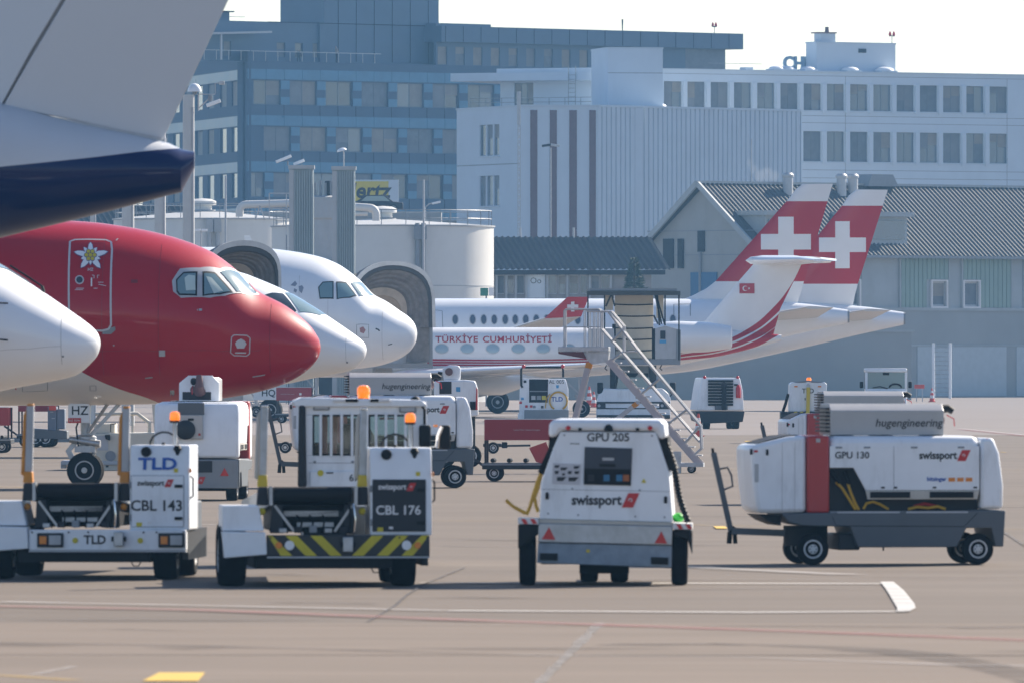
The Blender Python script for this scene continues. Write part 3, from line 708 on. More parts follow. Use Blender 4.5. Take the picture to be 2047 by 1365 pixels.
mk('string_course', hwall2, hg, smooth=0, box=(0.0, LEN, -hw_ - 0.15, -hw_ - 0.004, zg0 - 0.25, zg0 - 0.02))
mk('base_wall', hconc, hg, smooth=0, box=(0.0, LEN, -hw_ - 0.06, -hw_ - 0.004, 0, zg0 - 0.25))
mk('base_course', hwall2, hg, smooth=0, box=(0.0, LEN, -hw_ - 0.12, -hw_ - 0.062, hz(1950, 692), hz(1950, 689)))
for a, b in ((1832, 2010), (2030, 2120)):
    mk('sliding_door', pm('hangar_door_grey', (0.42, 0.47, 0.50), 0.6, var=0.05), hg, smooth=0, box=(hx(a), hx(b), -hw_ - 0.11, -hw_ - 0.062, 0.1, hz(1950, 693)))
# gable
mb = MB(); mb.prism([(-hw_, 0), (hw_, 0), (hw_, EAV), (0, RID - 0.25), (-hw_, EAV)], 'x', -0.3, -0.002); build(mb, 'gable_wall', hwall, hg, smooth=0)
def gy(px): # across-gable coordinate at a pixel column
    c, s_ = math.cos(rz), math.sin(rz); m = (px - CX) / F
    return (m * rA.y - rA.x) / (-s_ - m * c)
def gz(px, py): y = gy(px); return H + (YH - py) * (rA.y + math.cos(rz) * y) / F
for a, b, y0, y1, nm in ((1333, 1353, 537, 478, 'gable_vent'), (1362, 1373, 537, 478, 'gable_vent'), (1402, 1415, 504, 462, 'gable_opening')):
    mk(nm, darkgrey, hg, smooth=0, box=(-0.42, -0.303, gy(b), gy(a), gz(a, y0), gz(a, y1)))
for yy in (462, 510): mk('gable_joint', midgrey, hg, smooth=0, box=(-0.33, -0.302, -hw_ + 0.1, hw_ - 0.1, gz(1400, yy) - 0.03, gz(1400, yy) + 0.03))
mk('gable_downpipe', midgrey, hg, cyl=((-0.4, gy(1407), 2), (-0.4, gy(1407), gz(1407, 504)), 0.12))
mk('blue_door', pm('blue_sliding_door', (0.04, 0.14, 0.27), 0.5, var=0.08), hg, smooth=0, box=(-0.42, -0.303, gy(1440), gy(1388), 0, gz(1400, 545)))
mb = MB()
sl = Vector((0, -hw_ - 0.7, -(RID - EAV) * (hw_ + 0.7) / hw_))
corrugated(mb, (-0.9, 0, RID), (LEN + 1, 0, 0), sl, 0, 0.46, 0.085); corrugated(mb, (-0.9, 0, RID), (LEN + 1, 0, 0), (0, hw_ + 0.7, sl.z), 0, 0.46, 0.085)
build(mb, 'corrugated_roof', roofm, hg, smooth=0, recalc=False)
mb = MB()
for sgn_ in (-1, 1): mb.bar((-0.95, 0, RID + 0.05), (-0.95, sgn_ * (hw_ + 0.75), RID + sl.z - 0.0), 0.2, 0.4)
mb.box(-1.0, LEN, -0.2, 0.2, RID + 0.05, RID + 0.22); build(mb, 'roof_trim', hwall2, hg, smooth=0)
mk('gutter', midgrey, hg, smooth=0, box=(-0.9, LEN, -hw_ - 0.95, -hw_ - 0.72, EAV + sl.z * 0 - 0.72, EAV - 0.52))
# dormers / skylight strips behind the tails, flues
for px0, px1 in ((1508, 1600), (1700, 1792)):
    a, b = hx(px0, -4.5), hx(px1, -4.5)
    d = mk('dormer', hwall2, hg, smooth=0, box=(a, b, -5.6, -2.2, EAV + 0.2, EAV + 2.4)); mk('dormer_roof', hwall2, d, smooth=0, box=(a - 0.3, b + 0.3, -6.1, -1.0, EAV + 2.4, EAV + 2.75))
    mk('dormer_window', pane_mats[3], d, smooth=0, box=(a + 0.3, b - 0.3, -5.68, -5.603, EAV + 0.7, EAV + 2.1))
for px in (1575, 1682, 1705):
    mk('flue', lightgrey, hg, loc=(hx(px, -0.8), -0.8, RID - 0.8), lathe=([(0.38, 0), (0.38, 1.35), (0.45, 1.4), (0.45, 1.55), (0.3, 1.7)], (0, 0, 0), 'z', 14))
mk('ridge_cowl', midgrey, hg, smooth=0, prism=([(hx(1722, 0), RID), (hx(1730, 0), RID + 0.9), (hx(1772, 0), RID + 0.9), (hx(1783, 0), RID)], 'y', -0.7, 0.7))
# ---- lean-to block in front of the hangar
ln = thing('concrete_annex', 'low plain grey concrete annex standing before the hangar', 'building', GS(1100, 28.3))
mk('wall', hconc, ln, smooth=0, box=(-6, (1822 - 1100) / 28.3, 0, 5, 0, zs(664, 28.3)))
mk('roof_edge', hwall2, ln, smooth=0, box=(-6.1, (1828 - 1100) / 28.3, -0.12, 5.1, zs(664, 28.3), zs(660, 28.3)))
# ---- low shed with corrugated roof
sh = thing('shed', 'low shed with corrugated roof and a band of windows behind the tails', 'shed', GS(960, 27.6))
sx0, sx1 = -1.5, (1302 - 960) / 27.6
ez, rzh = zs(540, 27.6), zs(474, 27.6)
mb = MB(); corrugated(mb, (sx0, 2.0, rzh), (sx1 - sx0, 0, 0), (1.4, -2.9, ez - rzh), 0, 0.42, 0.1)
# the corrugations are laid at a slant to the eaves as they appear across the pitched sheet
build(mb, 'corrugated_roof', roofm, sh, smooth=0, recalc=False)
mk('eaves_board', darkgrey, sh, smooth=0, box=(sx0, sx1 + 1, -0.95, -0.75, ez - 0.35, ez - 0.02))
wsh = [((a - 960) / 27.6, (b - 960) / 27.6) for a, b in ((991, 1008), (1014, 1027), (1033, 1048), (1096, 1112), (1116, 1130), (1138, 1156), (1160, 1174), (1182, 1198), (1202, 1218))]
z0, z1 = zs(588, 27.6), zs(550, 27.6)
mb = MB(); facade_wall(mb, sx0, sx1, 0, ez - 0.1, [(z0, z1, wsh)], -0.2, 0.1); build(mb, 'wall', pm('shed_wall_boards', (0.25, 0.24, 0.24), 0.7, var=0.1), sh, smooth=0)
for a, b in wsh: window(sh, a, b, z0, z1, -0.1, 0, fm=frame_l, pmats=pane_mats[2:], fw=0.06)
mk('door', wpale, sh, smooth=0, box=((1052 - 960) / 27.6, (1090 - 960) / 27.6, -0.26, -0.203, zs(596, 27.6), zs(548, 27.6)))
mb = MB()
for px in (992, 1011, 1030, 1051, 1093, 1133, 1178, 1220): mb.box((px - 961) / 27.6, (px - 957) / 27.6, -0.5, -0.202, 0, ez - 0.36)
build(mb, 'posts', pm('shed_post_grey', (0.36, 0.38, 0.40), 0.6), sh, smooth=0)
mk('back_body', hwall, sh, smooth=0, box=(sx0 + 0.1, sx1, 0.2, 6, 0, ez - 0.2))
text('door_lettering', 'Oo', inkblack, sh, ((1071 - 960) / 27.6, -0.265, zs(562, 27.6)), 0.6, bold=0.0)
for px, y0, y1 in ((1147, 474, 457), (1040, 474, 466)):
    mk('roof_vent_pipe', lightgrey, sh, loc=((px - 960) / 27.6, 2.0, rzh - 0.1), cyl=((0, 0, 0), (0, 0, 0.8), 0.08))
# ================================================================== storage tanks, towers, masts
tankw = pm('tank_white_paint', (0.66, 0.65, 0.61), 0.5, var=0.05, scale=0.4, dirt=0.08)
tankg = pm('tank_roof_grey', (0.40, 0.41, 0.41), 0.6, var=0.12, scale=0.5)
corr_b = pm('blue_grey_corrugated_steel', (0.30, 0.36, 0.37), 0.5, var=0.1, scale=0.6)
def tank(px, s, rpx, ytop, yapex, label, gr):
    t = thing('storage_tank', label, 'tank', GS(px, s), 0, gr); r = rpx / s; zt = zs(ytop, s); za = zs(yapex, s)
    mk('shell', tankw, t, lathe=([(r, 0), (r, zt)], (0, 0, 0), 'z', 72), smooth=40)
    mk('shell_seam', tankg, t, lathe=([(r + 0.02, zt * 0.66), (r + 0.02, zt * 0.66 + 0.05)], (0, 0, 0), 'z', 72))
    mk('conical_roof', tankg, t, lathe=([(r + 0.1, zt + 0.003), (r + 0.1, zt + 0.1), (0.9, za - 0.1), (0.9, za)], (0, 0, 0), 'z', 48))
    v = mk('roof_vent', tankw, t, loc=(0, 0, za), lathe=([(0.65, 0), (0.65, 0.3), (0.95, 0.35), (0.95, 0.6), (0.6, 0.75), (0.001, 0.8)], (0, 0, 0), 'z', 20))
    mb = MB(); n = 28
    for h in (0.55, 1.1):
        mb.tube([((r - 0.15) * math.cos(a), (r - 0.15) * math.sin(a), zt + h) for a in [2 * math.pi * i / n for i in range(n + 1)]], 0.03, 5, cap=False)
    for i in range(n):
        a = 2 * math.pi * i / n; x, y = (r - 0.15) * math.cos(a), (r - 0.15) * math.sin(a); mb.cyl((x, y, zt), (x, y, zt + 1.1), 0.03, n=5)
    build(mb, 'roof_railing', midgrey, t)
    return t, r, zt, za
tr, rr_, zt_, za_ = tank(765, 29.6, 222, 455, 436, 'big white cylindrical storage tank, sunlit on its right side, behind the silver towers', 'white storage tanks')
for px in (836, 848):                                             # down pipes on the face
    x = (px - 765) / 29.6; y = -math.sqrt(rr_ ** 2 - x * x) - 0.25
    mk('down_pipe', midgrey, tr, cyl=((x, y, 0), (x, y, zt_ + 0.2), 0.15, None, 8)); mk('pipe_box', midgrey, tr, smooth=0, box=(x - 0.22, x + 0.22, y - 0.2, y + 0.3, zt_ - 0.9, zt_))
tag(mk('tank_mast', lightgrey, None, loc=GS(847, 31), tube=([(0, 0, 0), (0, 0, zs(360, 31))], [0.09, 0.06], 8)), 'slim pale mast rising in front of the big white tank', 'mast')
t2, r2, z2, za2 = tank(405, 28.6, 178, 441, 420, 'white storage tank with conical roof behind the tall grey masts', 'white storage tanks')
for px in (424, 440):
    x = (px - 405) / 28.6; y = -math.sqrt(r2 ** 2 - x * x) - 0.25
    mk('down_pipe', tankg, t2, cyl=((x, y, 0), (x, y, z2), 0.16, None, 8)); mk('pipe_box', tankg, t2, smooth=0, box=(x - 0.25, x + 0.25, y - 0.2, y + 0.3, z2 - 0.9, z2))
# insulated pipes with elbows
def pipe(pts, r, label):
    q = []
    for i, p in enumerate(pts):
        p = Vector(p)
        if 0 < i < len(pts) - 1:
            a, b = Vector(pts[i - 1]), Vector(pts[i + 1]); k = r * 1.8
            a = p + (a - p).normalized() * k; b = p + (b - p).normalized() * k
            for j in range(7):
                u = j / 6; q.append(a * (1 - u) ** 2 + p * 2 * u * (1 - u) + b * u * u)
        else: q.append(p)
    return tag(mk('insulated_pipe', tankw, None, tube=(q, r, 14)), label, 'pipe', 'insulated pipes over the tanks')
pipe([P(479, 434, 30), P(479, 410, 30), P(582, 407, 30)], 0.26, 'white insulated pipe bending down onto the left tank')
pipe([P(708, 414, 31), P(752, 417, 31), P(752, 442, 31)], 0.26, 'white insulated pipe bending down right of the silver towers')
pipe([P(708, 428, 31), P(735, 428, 31)], 0.14, 'thin white pipe stub right of the silver towers')
# two corrugated towers
def tower(x0, x1, ytop, s, label):
    t = thing('steel_tower', label, 'tower', GS((x0 + x1) / 2, s), 0, 'corrugated steel towers by the tanks'); w = (x1 - x0) / s / 2; h = zs(ytop, s)
    mk('core', corr_b, t, smooth=0, box=(-w + 0.02, w - 0.02, 0.02, 2 * w, 0, h - 0.1))
    mb = MB(); n = 8; k = (2 * w - 0.3) / n
    for i in range(n):
        x = -w + 0.3 + i * k; mb.prism([(x, 0.015), (x + k * 0.1, -0.1), (x + k * 0.55, -0.1), (x + k * 0.65, 0.015)], 'z', 0, h - 0.15)
    build(mb, 'ribs', corr_b, t, smooth=0)
    mk('edge_panel', tankg, t, smooth=0, box=(-w, -w + 0.28, -0.1, 0.016, 0, h - 0.15)); mk('cap', tankg, t, smooth=0, box=(-w - 0.05, w + 0.05, -0.2, 2 * w + 0.05, h - 0.1, h + 0.12))
    return t, h
tw1, h1 = tower(578, 627, 335, 33, 'left corrugated steel tower carrying two floodlights')
tw2, h2 = tower(664, 710, 337, 33, 'right corrugated steel tower with one curved lamp on top')
def floodlight(loc, dirx, label, s=1.0):
    t = thing('floodlight', label, 'floodlight', loc, 0, 'lamps on the steel towers')
    mk('bracket', midgrey, t, cyl=((0, 0, 0), (0, 0, 0.25 * s), 0.05 * s)); mk('lamp_head', jetwhite, t, bevel=0.03, smooth=30, loc=(0.25 * dirx * s, 0, 0.38 * s), rot=(0, R(22 * dirx), 0), box=(-0.5 * s, 0.5 * s, -0.22, 0.22, -0.08, 0.1))
    return t
floodlight(P(575, 331, 33) + Vector((0, 0.5, 0)), -1, 'left pale floodlight on the left steel tower')
floodlight(P(603, 334, 33) + Vector((0, 0.5, 0)), -1, 'small pale floodlight on top of the left steel tower', 0.7)
lp = thing('tower_lamp', 'curved street lamp standing on the right steel tower', 'lamp', P(687, 336, 33) + Vector((0, 0.6, 0)), 0, 'lamps on the steel towers')
mk('pole', lightgrey, lp, tube=([(0, 0, 0), (0, 0, 0.9), (-0.02, 0, 1.05)], 0.04, 8)); mk('lamp_head', jetwhite, lp, loc=(-0.12, 0, 1.05), rot=(0, R(-15), 0), sphere=((0, 0, 0), 0.3, 14, 6, -0.2, 0.55))
# silo between the towers
si = thing('silo', 'grey round silo with pipework between the two steel towers', 'silo', GS(646, 31.5)); w = 26 / 31.5
mk('shell', tankg, si, lathe=([(w, 0), (w, zs(440, 31.5)), (w * 1.15, zs(436, 31.5)), (w * 1.15, zs(395, 31.5)), (w * 0.9, zs(392, 31.5))], (0, 0, 0), 'z', 28))
for k in range(4): mk('riser_pipe', midgrey, si, cyl=((-0.5 + 0.33 * k, -0.3, zs(392, 31.5)), (-0.5 + 0.33 * k, -0.3, zs(366 - 4 * (k % 2), 31.5)), 0.07))
mk('top_unit', darkgrey, si, smooth=0, bevel=0.1, box=(0.1, 0.75, -0.3, 0.6, zs(392, 31.5), zs(362, 31.5)))
mk('dark_base', darkgrey, si, smooth=0, box=(-2.2, 1.9, -1.2, -1.0, 0, zs(520, 31.5)))
pf = thing('pipe_gantry', 'thin steel gantry with ladder rails left of the silver towers', 'gantry', GS(560, 31.0))
mb = MB()
for a, b in (((-0.7, 0, zs(387, 31)), (0.9, 0, zs(387, 31))), ((-0.7, 0, zs(387, 31)), (-0.7, 0, zs(440, 31))), ((-1.6, 0, zs(440, 31)), (-1.3, 0, zs(412, 31))), ((-1.0, 0, zs(440, 31)), (-1.3, 0, zs(412, 31))), ((-0.7, 0, zs(418, 31)), (0.9, 0, zs(418, 31))), ((0.4, 0, zs(387, 31)), (0.4, 0, zs(470, 31)))): mb.bar(a, b, 0.07, 0.07)
build(mb, 'rails', lightgrey, pf, smooth=0); mk('legs', midgrey, pf, smooth=0, box=(0.37, 0.45, -0.04, 0.04, 0, zs(470, 31)))
# tall round camera and light masts
def mast(px, wpx, ytop, s, label, top=False):
    t = thing('light_mast', label, 'mast', GS(px, s), 0, 'tall grey masts left of the tanks'); r = wpx / s / 2; h = zs(ytop, s)
    mk('pole', pm('mast_pale_grey', (0.52, 0.53, 0.52), 0.5, var=0.06), t, lathe=([(r, 0), (r * 0.92, h)], (0, 0, 0), 'z', 20))
    mk('cable_conduit', lightgrey, t, cyl=((r * 0.75, -r * 0.75, 0), (r * 0.7, -r * 0.75, h - 0.5), 0.045, None, 6))
    if top:
        k = 1 / s
        mk('dome_neck', midgrey, t, loc=(12 * k, 0, h), cyl=((0, 0, 0), (0, 0, 6 * k), 5 * k)); mk('dome', jetwhite, t, loc=(12 * k, 0, h + 6 * k), sphere=((0, 0, 0), 14 * k, 18, 8, 0.0, 1.2))
        mb = MB(); z = h + 1 * k
        mb.tube([(14 * k, 0, z), (53 * k, 0, z), (53 * k, 0, z + 22 * k), (62 * k, 0, z + 22 * k)], 1.1 * k, 6); mb.tube([(20 * k, -0.1, z - 2 * k), (20 * k, -0.1, z - 33 * k)], 1.5 * k, 6)
        mb.tube([(20 * k, 0, z - 28 * k), (44 * k, 0, z - 6 * k)], 1.6 * k, 6); build(mb, 'camera_arm', lightgrey, t)
        mk('camera', lightgrey, t, bevel=0.02, loc=(66 * k, 0, z + 22 * k), box=(-5 * k, 6 * k, -0.08, 0.08, -3 * k, 4 * k))
        mk('floodlight_head', jetwhite, t, bevel=0.02, loc=(50 * k, 0, z - 18 * k), rot=(0, R(-20), 0), box=(-15 * k, 15 * k, -0.15, 0.15, -3.5 * k, 4 * k))
        mk('camera_cluster', midgrey, t, bevel=0.02, loc=(43 * k, 0, z - 8 * k), box=(-4 * k, 4 * k, -0.1, 0.1, -6 * k, 6 * k))
mast(377, 25, 190, 50, 'tall pale mast with white camera dome and floodlight arm', True)
mast(320, 24, 240, 48, 'second tall pale mast just left of the camera dome mast')
mast(256, 26, 240, 47, 'thick pale mast above the red aircraft, partly hidden by the fin')
mast(186, 12, 330, 46, 'slim pale mast at the far left edge of the tank yard')
def thin_mast(px, s, y0, label, r=0.07, grp='thin masts across the background'):
    return tag(mk('thin_mast', lightgrey, None, loc=GS(px, s), lathe=([(r, 0), (r * 0.8, zs(y0, s))], (0, 0, 0), 'z', 10)), label, 'mast', grp)
thin_mast(451, 30, 352, 'thin mast standing in front of the left tank', 0.08)
am = thing('lattice_mast', 'pale lattice aerial mast in front of the works building', 'mast', GS(1037, 24.5))
mb = MB(); h = zs(186, 24.5)
for a in range(3): x, y = 0.13 * math.cos(R(120 * a)), 0.13 * math.sin(R(120 * a)); mb.cyl((x, y, 0), (x, y, h), 0.035, n=5)
k = 10.0
while k < h - 0.5:
    for a in range(3):
        x, y = 0.13 * math.cos(R(120 * a)), 0.13 * math.sin(R(120 * a)); x2, y2 = 0.13 * math.cos(R(120 * a + 120)), 0.13 * math.sin(R(120 * a + 120)); mb.cyl((x, y, k), (x2, y2, k + 0.45), 0.02, n=4)
    k += 0.45
build(mb, 'lattice', lightgrey, am); mk('aerial_cover', lightgrey, am, cyl=((0, 0, zs(250, 24.5)), (0, 0, h + 0.1), 0.14, None, 10))
wa = thin_mast(1502, 26.5, 278, 'hair thin whip aerial in front of the hangar gable', 0.045)
sl_ = thing('street_lamp', 'dark double headed street lamp in front of the brown stripes', 'lamp', GS(1101, 26.2))
mk('pole', lightgrey, sl_, lathe=([(0.07, 0), (0.045, zs(296, 26.2))], (0, 0, 0), 'z', 8))
for d in (-1, 1): mk('lamp_head', darkgrey if d < 0 else lightgrey, sl_, bevel=0.03, loc=(0.32 * d, 0, zs(293, 26.2) + 0.06), rot=(0, R(8 * d), 0), box=(-0.36, 0.36, -0.18, 0.18, -0.08, 0.1))
s2 = thing('street_lamp', 'small white double lamp in front of the left tank', 'lamp', GS(402, 45), 0)
mk('pole', lightgrey, s2, lathe=([(0.04, 0), (0.03, zs(462, 45))], (0, 0, 0), 'z', 8))
for d in (-1, 1): mk('lamp_head', jetwhite, s2, bevel=0.02, loc=(0.15 * d, 0, zs(461, 45)), box=(-0.13, 0.13, -0.1, 0.1, -0.05, 0.06))
s3 = thing('street_lamp', 'curved white street lamp leaning right above the big tank', 'lamp', GS(850, 27))
mk('pole', lightgrey, s3, tube=([(0, 0, 0), (0, 0, zs(415, 27)), (0.3, 0, zs(408, 27)), (0.7, 0, zs(406, 27))], 0.05, 6)); mk('lamp_head', jetwhite, s3, loc=(0.85, 0, zs(406, 27)), bevel=0.03, rot=(0, R(-12), 0), box=(-0.35, 0.3, -0.15, 0.15, -0.06, 0.09))
gs_ = thing('green_sign', 'small green and white sign at the foot of the big tank', 'sign', GS(972, 33))
mk('panel', pm('sign_green', (0.04, 0.24, 0.16), 0.5), gs_, smooth=0, box=(-0.36, 0.12, -0.03, 0.03, zs(592, 33), zs(576, 33))); mk('white_panel', jetwhite, gs_, smooth=0, box=(0.15, 0.45, -0.03, 0.03, zs(592, 33), zs(575, 33))); mk('post', midgrey, gs_, smooth=0, box=(-0.05, 0.05, 0.032, 0.1, 0, zs(577, 33)))
# jagged corrugated roofs seen left of the tanks
sr = thing('tank_yard_shed', 'corrugated shed roof glimpsed between the masts left of the tanks', 'shed', GS(180, 27))
mb = MB(); corrugated(mb, (-4, 3, zs(410, 27)), (12, 0, 0), (1.4, -3, -2.2), 0, 0.42, 0.1); build(mb, 'corrugated_roof', roofm, sr, smooth=0, recalc=False); mk('wall', hwall2, sr, smooth=0, box=(-4, 8, 0.3, 6, 0, zs(458, 27)))
# evergreen by the hangar
leafm = pm('evergreen_needles', (0.05, 0.075, 0.045), 0.7, var=0.35, scale=1.5)
trn = thing('evergreen_tree', 'dark bushy evergreen between the shed and the hangar gable', 'tree', GS(1268, 27.9))
hz_ = zs(512, 27.9)
mk('trunk', pm('bark', (0.08, 0.06, 0.045), 0.9), trn, lathe=([(0.22, 0), (0.15, hz_ * 0.6), (0.03, hz_ - 0.3)], (0, 0, 0), 'z', 8))
mb = MB(); rnd = random.Random(3)
for i in range(5200):
    k = rnd.random() ** 0.7; z = hz_ - 0.1 - k * 4.6; lim = 0.15 + 1.25 * min(1, k * 1.3) * (0.75 + 0.35 * math.sin(i * 0.37) * math.sin(z * 3)); a = rnd.uniform(0, 6.283); rr = lim * rnd.random() ** 0.4
    c = Vector((rr * math.cos(a), rr * math.sin(a), z - rr * 0.25)); d = Vector((math.cos(a), math.sin(a), rnd.uniform(-0.5, 0.6))).normalized() * rnd.uniform(0.12, 0.3); n = Vector((rnd.uniform(-1, 1), rnd.uniform(-1, 1), rnd.uniform(-1, 1))).normalized() * 0.05
    mb.add([c - n, c + n, c + d], [(0, 1, 2)])
build(mb, 'crown', leafm, trn, smooth=0, recalc=False)
# two people on the roof terrace of the blue block
def person(loc, label, jacket, trousers, lean, rz, h=1.75):
    verts = [(0, 0, .95), (0, .02 * lean, 1.2), (0, .06 * lean, 1.42), (0, .08 * lean, 1.52), (0, .10 * lean, 1.64), (.10, 0, .9), (.12, -.02, .5), (.12, .02, .08), (.12, -.1, .03), (-.10, 0, .9), (-.12, .02, .5), (-.12, .06, .08), (-.12, -.06, .03),
             (.19, .05 * lean, 1.40), (.24, .02, 1.15), (.2, -.18, 1.02), (-.19, .05 * lean, 1.40), (-.25, 0, 1.15), (-.2, -.16, 1.05)]
    edges = [(0, 1), (1, 2), (2, 3), (3, 4), (0, 5), (5, 6), (6, 7), (7, 8), (0, 9), (9, 10), (10, 11), (11, 12), (2, 13), (13, 14), (14, 15), (2, 16), (16, 17), (17, 18)]
    rad = [.15, .15, .17, .06, .105, .09, .065, .045, .04, .09, .065, .045, .04, .065, .05, .038, .065, .05, .038]
    me = bpy.data.meshes.new('body'); me.from_pydata(verts, edges, []); o = bpy.data.objects.new('person', me); COL.objects.link(o)
    md = o.modifiers.new('Skin', 'SKIN')
    if not me.skin_vertices: me.attributes.new
    bm = bmesh.new(); bm.from_mesh(me); ly = bm.verts.layers.skin.verify(); bm.verts.ensure_lookup_table()
    for i, v in enumerate(bm.verts): v[ly].radius = (rad[i], rad[i] * 0.85); v[ly].use_root = (i == 0)
    bm.to_mesh(me); bm.free()
    o.modifiers.new('Sub', 'SUBSURF').levels = 1; o.modifiers['Sub'].render_levels = 1
    dg = bpy.context.evaluated_depsgraph_get(); m2 = bpy.data.meshes.new_from_object(o.evaluated_get(dg)); o.modifiers.clear(); o.data = m2
    m2.materials.clear()
    for m in (jacket, trousers, pm('skin', (0.45, 0.28, 0.20), 0.6), pm('hair', (0.05, 0.035, 0.025), 0.7)): m2.materials.append(m)
    for p in m2.polygons:
        z = p.center.z; p.material_index = 1 if z < 0.92 else (0 if z < 1.49 else (3 if z > 1.67 else 2)); p.use_smooth = True
    o.location = loc; o.rotation_euler = (0, 0, rz); return tag(o, label, 'person', 'people on the roof terrace')
pj = pm('pale_jacket', (0.35, 0.30, 0.27), 0.8); dj = pm('dark_jacket', (0.02, 0.025, 0.03), 0.8); dt = pm('dark_trousers', (0.03, 0.03, 0.04), 0.8)
person(fb.world(fb.t(673, 0.7), 0.7, 32.3), 'person in a pale jacket standing at the roof terrace railing', pj, dt, 1, R(120))
person(fb.world(fb.t(597, 1.0), 1.0, 31.9), 'person in dark clothing standing further back on the roof terrace', dj, dj, 0.5, R(20))
# parked car on the deck behind the tanks
pcar = thing('parked_car', 'small dark car parked on the deck behind the big tank', 'car', GS(755, 25.5))
zc = zs(424, 25.5)
mk('body', darkgrey, pcar, bevel=0.08, prism=([(-2, zc + .2), (2, zc + .2), (2, zc + .7), (1.2, zc + .8), (.6, zc + 1.3), (-.9, zc + 1.3), (-1.6, zc + .85), (-2, zc + .75)], 'y', -0.8, 0.8))
mk('side_window', glass_blue, pcar, smooth=0, prism=([(-1.3, zc + .83), (1.0, zc + .83), (.5, zc + 1.22), (-.85, zc + 1.22)], 'y', -0.812, -0.803))
for x in (-1.25, 1.25): wheel(pcar, (x, -0.72, zc + 0.3), 0.3, 0.2, n=14)
tag(mk('parking_deck', hconc, None, smooth=0, loc=GS(755, 25.5), box=(-9, 5, -2, 6, 0, zc)), 'grey concrete parking deck mostly hidden behind the big tank', 'building')
# ================================================================== aircraft
def mathn(nt, op, a, b=None, c=None):
    n = nt.nodes.new('ShaderNodeMath'); n.operation = op
    for i, x in enumerate((a, b, c)):
        if x is None: continue
        if isinstance(x, (int, float)): n.inputs[i].default_value = x
        else: nt.links.new(x, n.inputs[i])
    return n.outputs[0]
def curve_node(nt, inp, pts, x0, x1, y0, y1):
    """piecewise curve through pts, real units"""
    u = mathn(nt, 'DIVIDE', mathn(nt, 'SUBTRACT', inp, x0), x1 - x0)
    n = nt.nodes.new('ShaderNodeFloatCurve'); cv = n.mapping.curves[0]
    q = [((x - x0) / (x1 - x0), (y - y0) / (y1 - y0)) for x, y in pts]
    cv.points[0].location = q[0]; cv.points[1].location = q[-1]
    for p in q[1:-1]: cv.points.new(*p)
    n.mapping.use_clip = False; n.mapping.update()
    nt.links.new(u, n.inputs['Value'])
    return mathn(nt, 'ADD', mathn(nt, 'MULTIPLY', n.outputs[0], y1 - y0), y0)
def livery(name, base, layers, rough=0.26):
    """layers: list of (mask function(nt, x, z) -> socket, colour); object coordinates of the part"""
    m = bpy.data.materials.new(name); m.use_nodes = True; nt = m.node_tree; b = nt.nodes['Principled BSDF']
    b.inputs['Roughness'].default_value = rough; b.inputs['Coat Weight'].default_value = 0.45; b.inputs['Coat Roughness'].default_value = 0.03; b.inputs['Specular IOR Level'].default_value = 0.1
    tc = nt.nodes.new('ShaderNodeTexCoord'); sp = nt.nodes.new('ShaderNodeSeparateXYZ'); nt.links.new(tc.outputs['Object'], sp.inputs[0])
    nz = nt.nodes.new('ShaderNodeTexNoise'); nz.inputs['Scale'].default_value = 0.8; nz.inputs['Detail'].default_value = 6; nt.links.new(tc.outputs['Object'], nz.inputs['Vector'])
    mr = nt.nodes.new('ShaderNodeMapRange'); mr.inputs[1].default_value = 0.3; mr.inputs[2].default_value = 0.7; mr.inputs[3].default_value = 0.95; mr.inputs[4].default_value = 1.03; nt.links.new(nz.outputs[0], mr.inputs[0])
    rg = nt.nodes.new('ShaderNodeMapRange'); rg.inputs[3].default_value = rough - 0.06; rg.inputs[4].default_value = rough + 0.1; nt.links.new(nz.outputs[0], rg.inputs[0]); nt.links.new(rg.outputs[0], b.inputs['Roughness'])
    col = None
    rgb = nt.nodes.new('ShaderNodeRGB'); rgb.outputs[0].default_value = (*base, 1); col = rgb.outputs[0]
    for fn, c in layers:
        mx = nt.nodes.new('ShaderNodeMix'); mx.data_type = 'RGBA'; nt.links.new(fn(nt, sp.outputs[0], sp.outputs[2]), mx.inputs[0])
        nt.links.new(col, mx.inputs[6]); mx.inputs[7].default_value = (*c, 1); col = mx.outputs[2]
    mm = nt.nodes.new('ShaderNodeMix'); mm.data_type = 'RGBA'; mm.blend_type = 'MULTIPLY'; mm.inputs[0].default_value = 1
    nt.links.new(col, mm.inputs[6]); nt.links.new(mr.outputs[0], mm.inputs[7]); nt.links.new(mm.outputs[2], b.inputs['Base Color'])
    return m

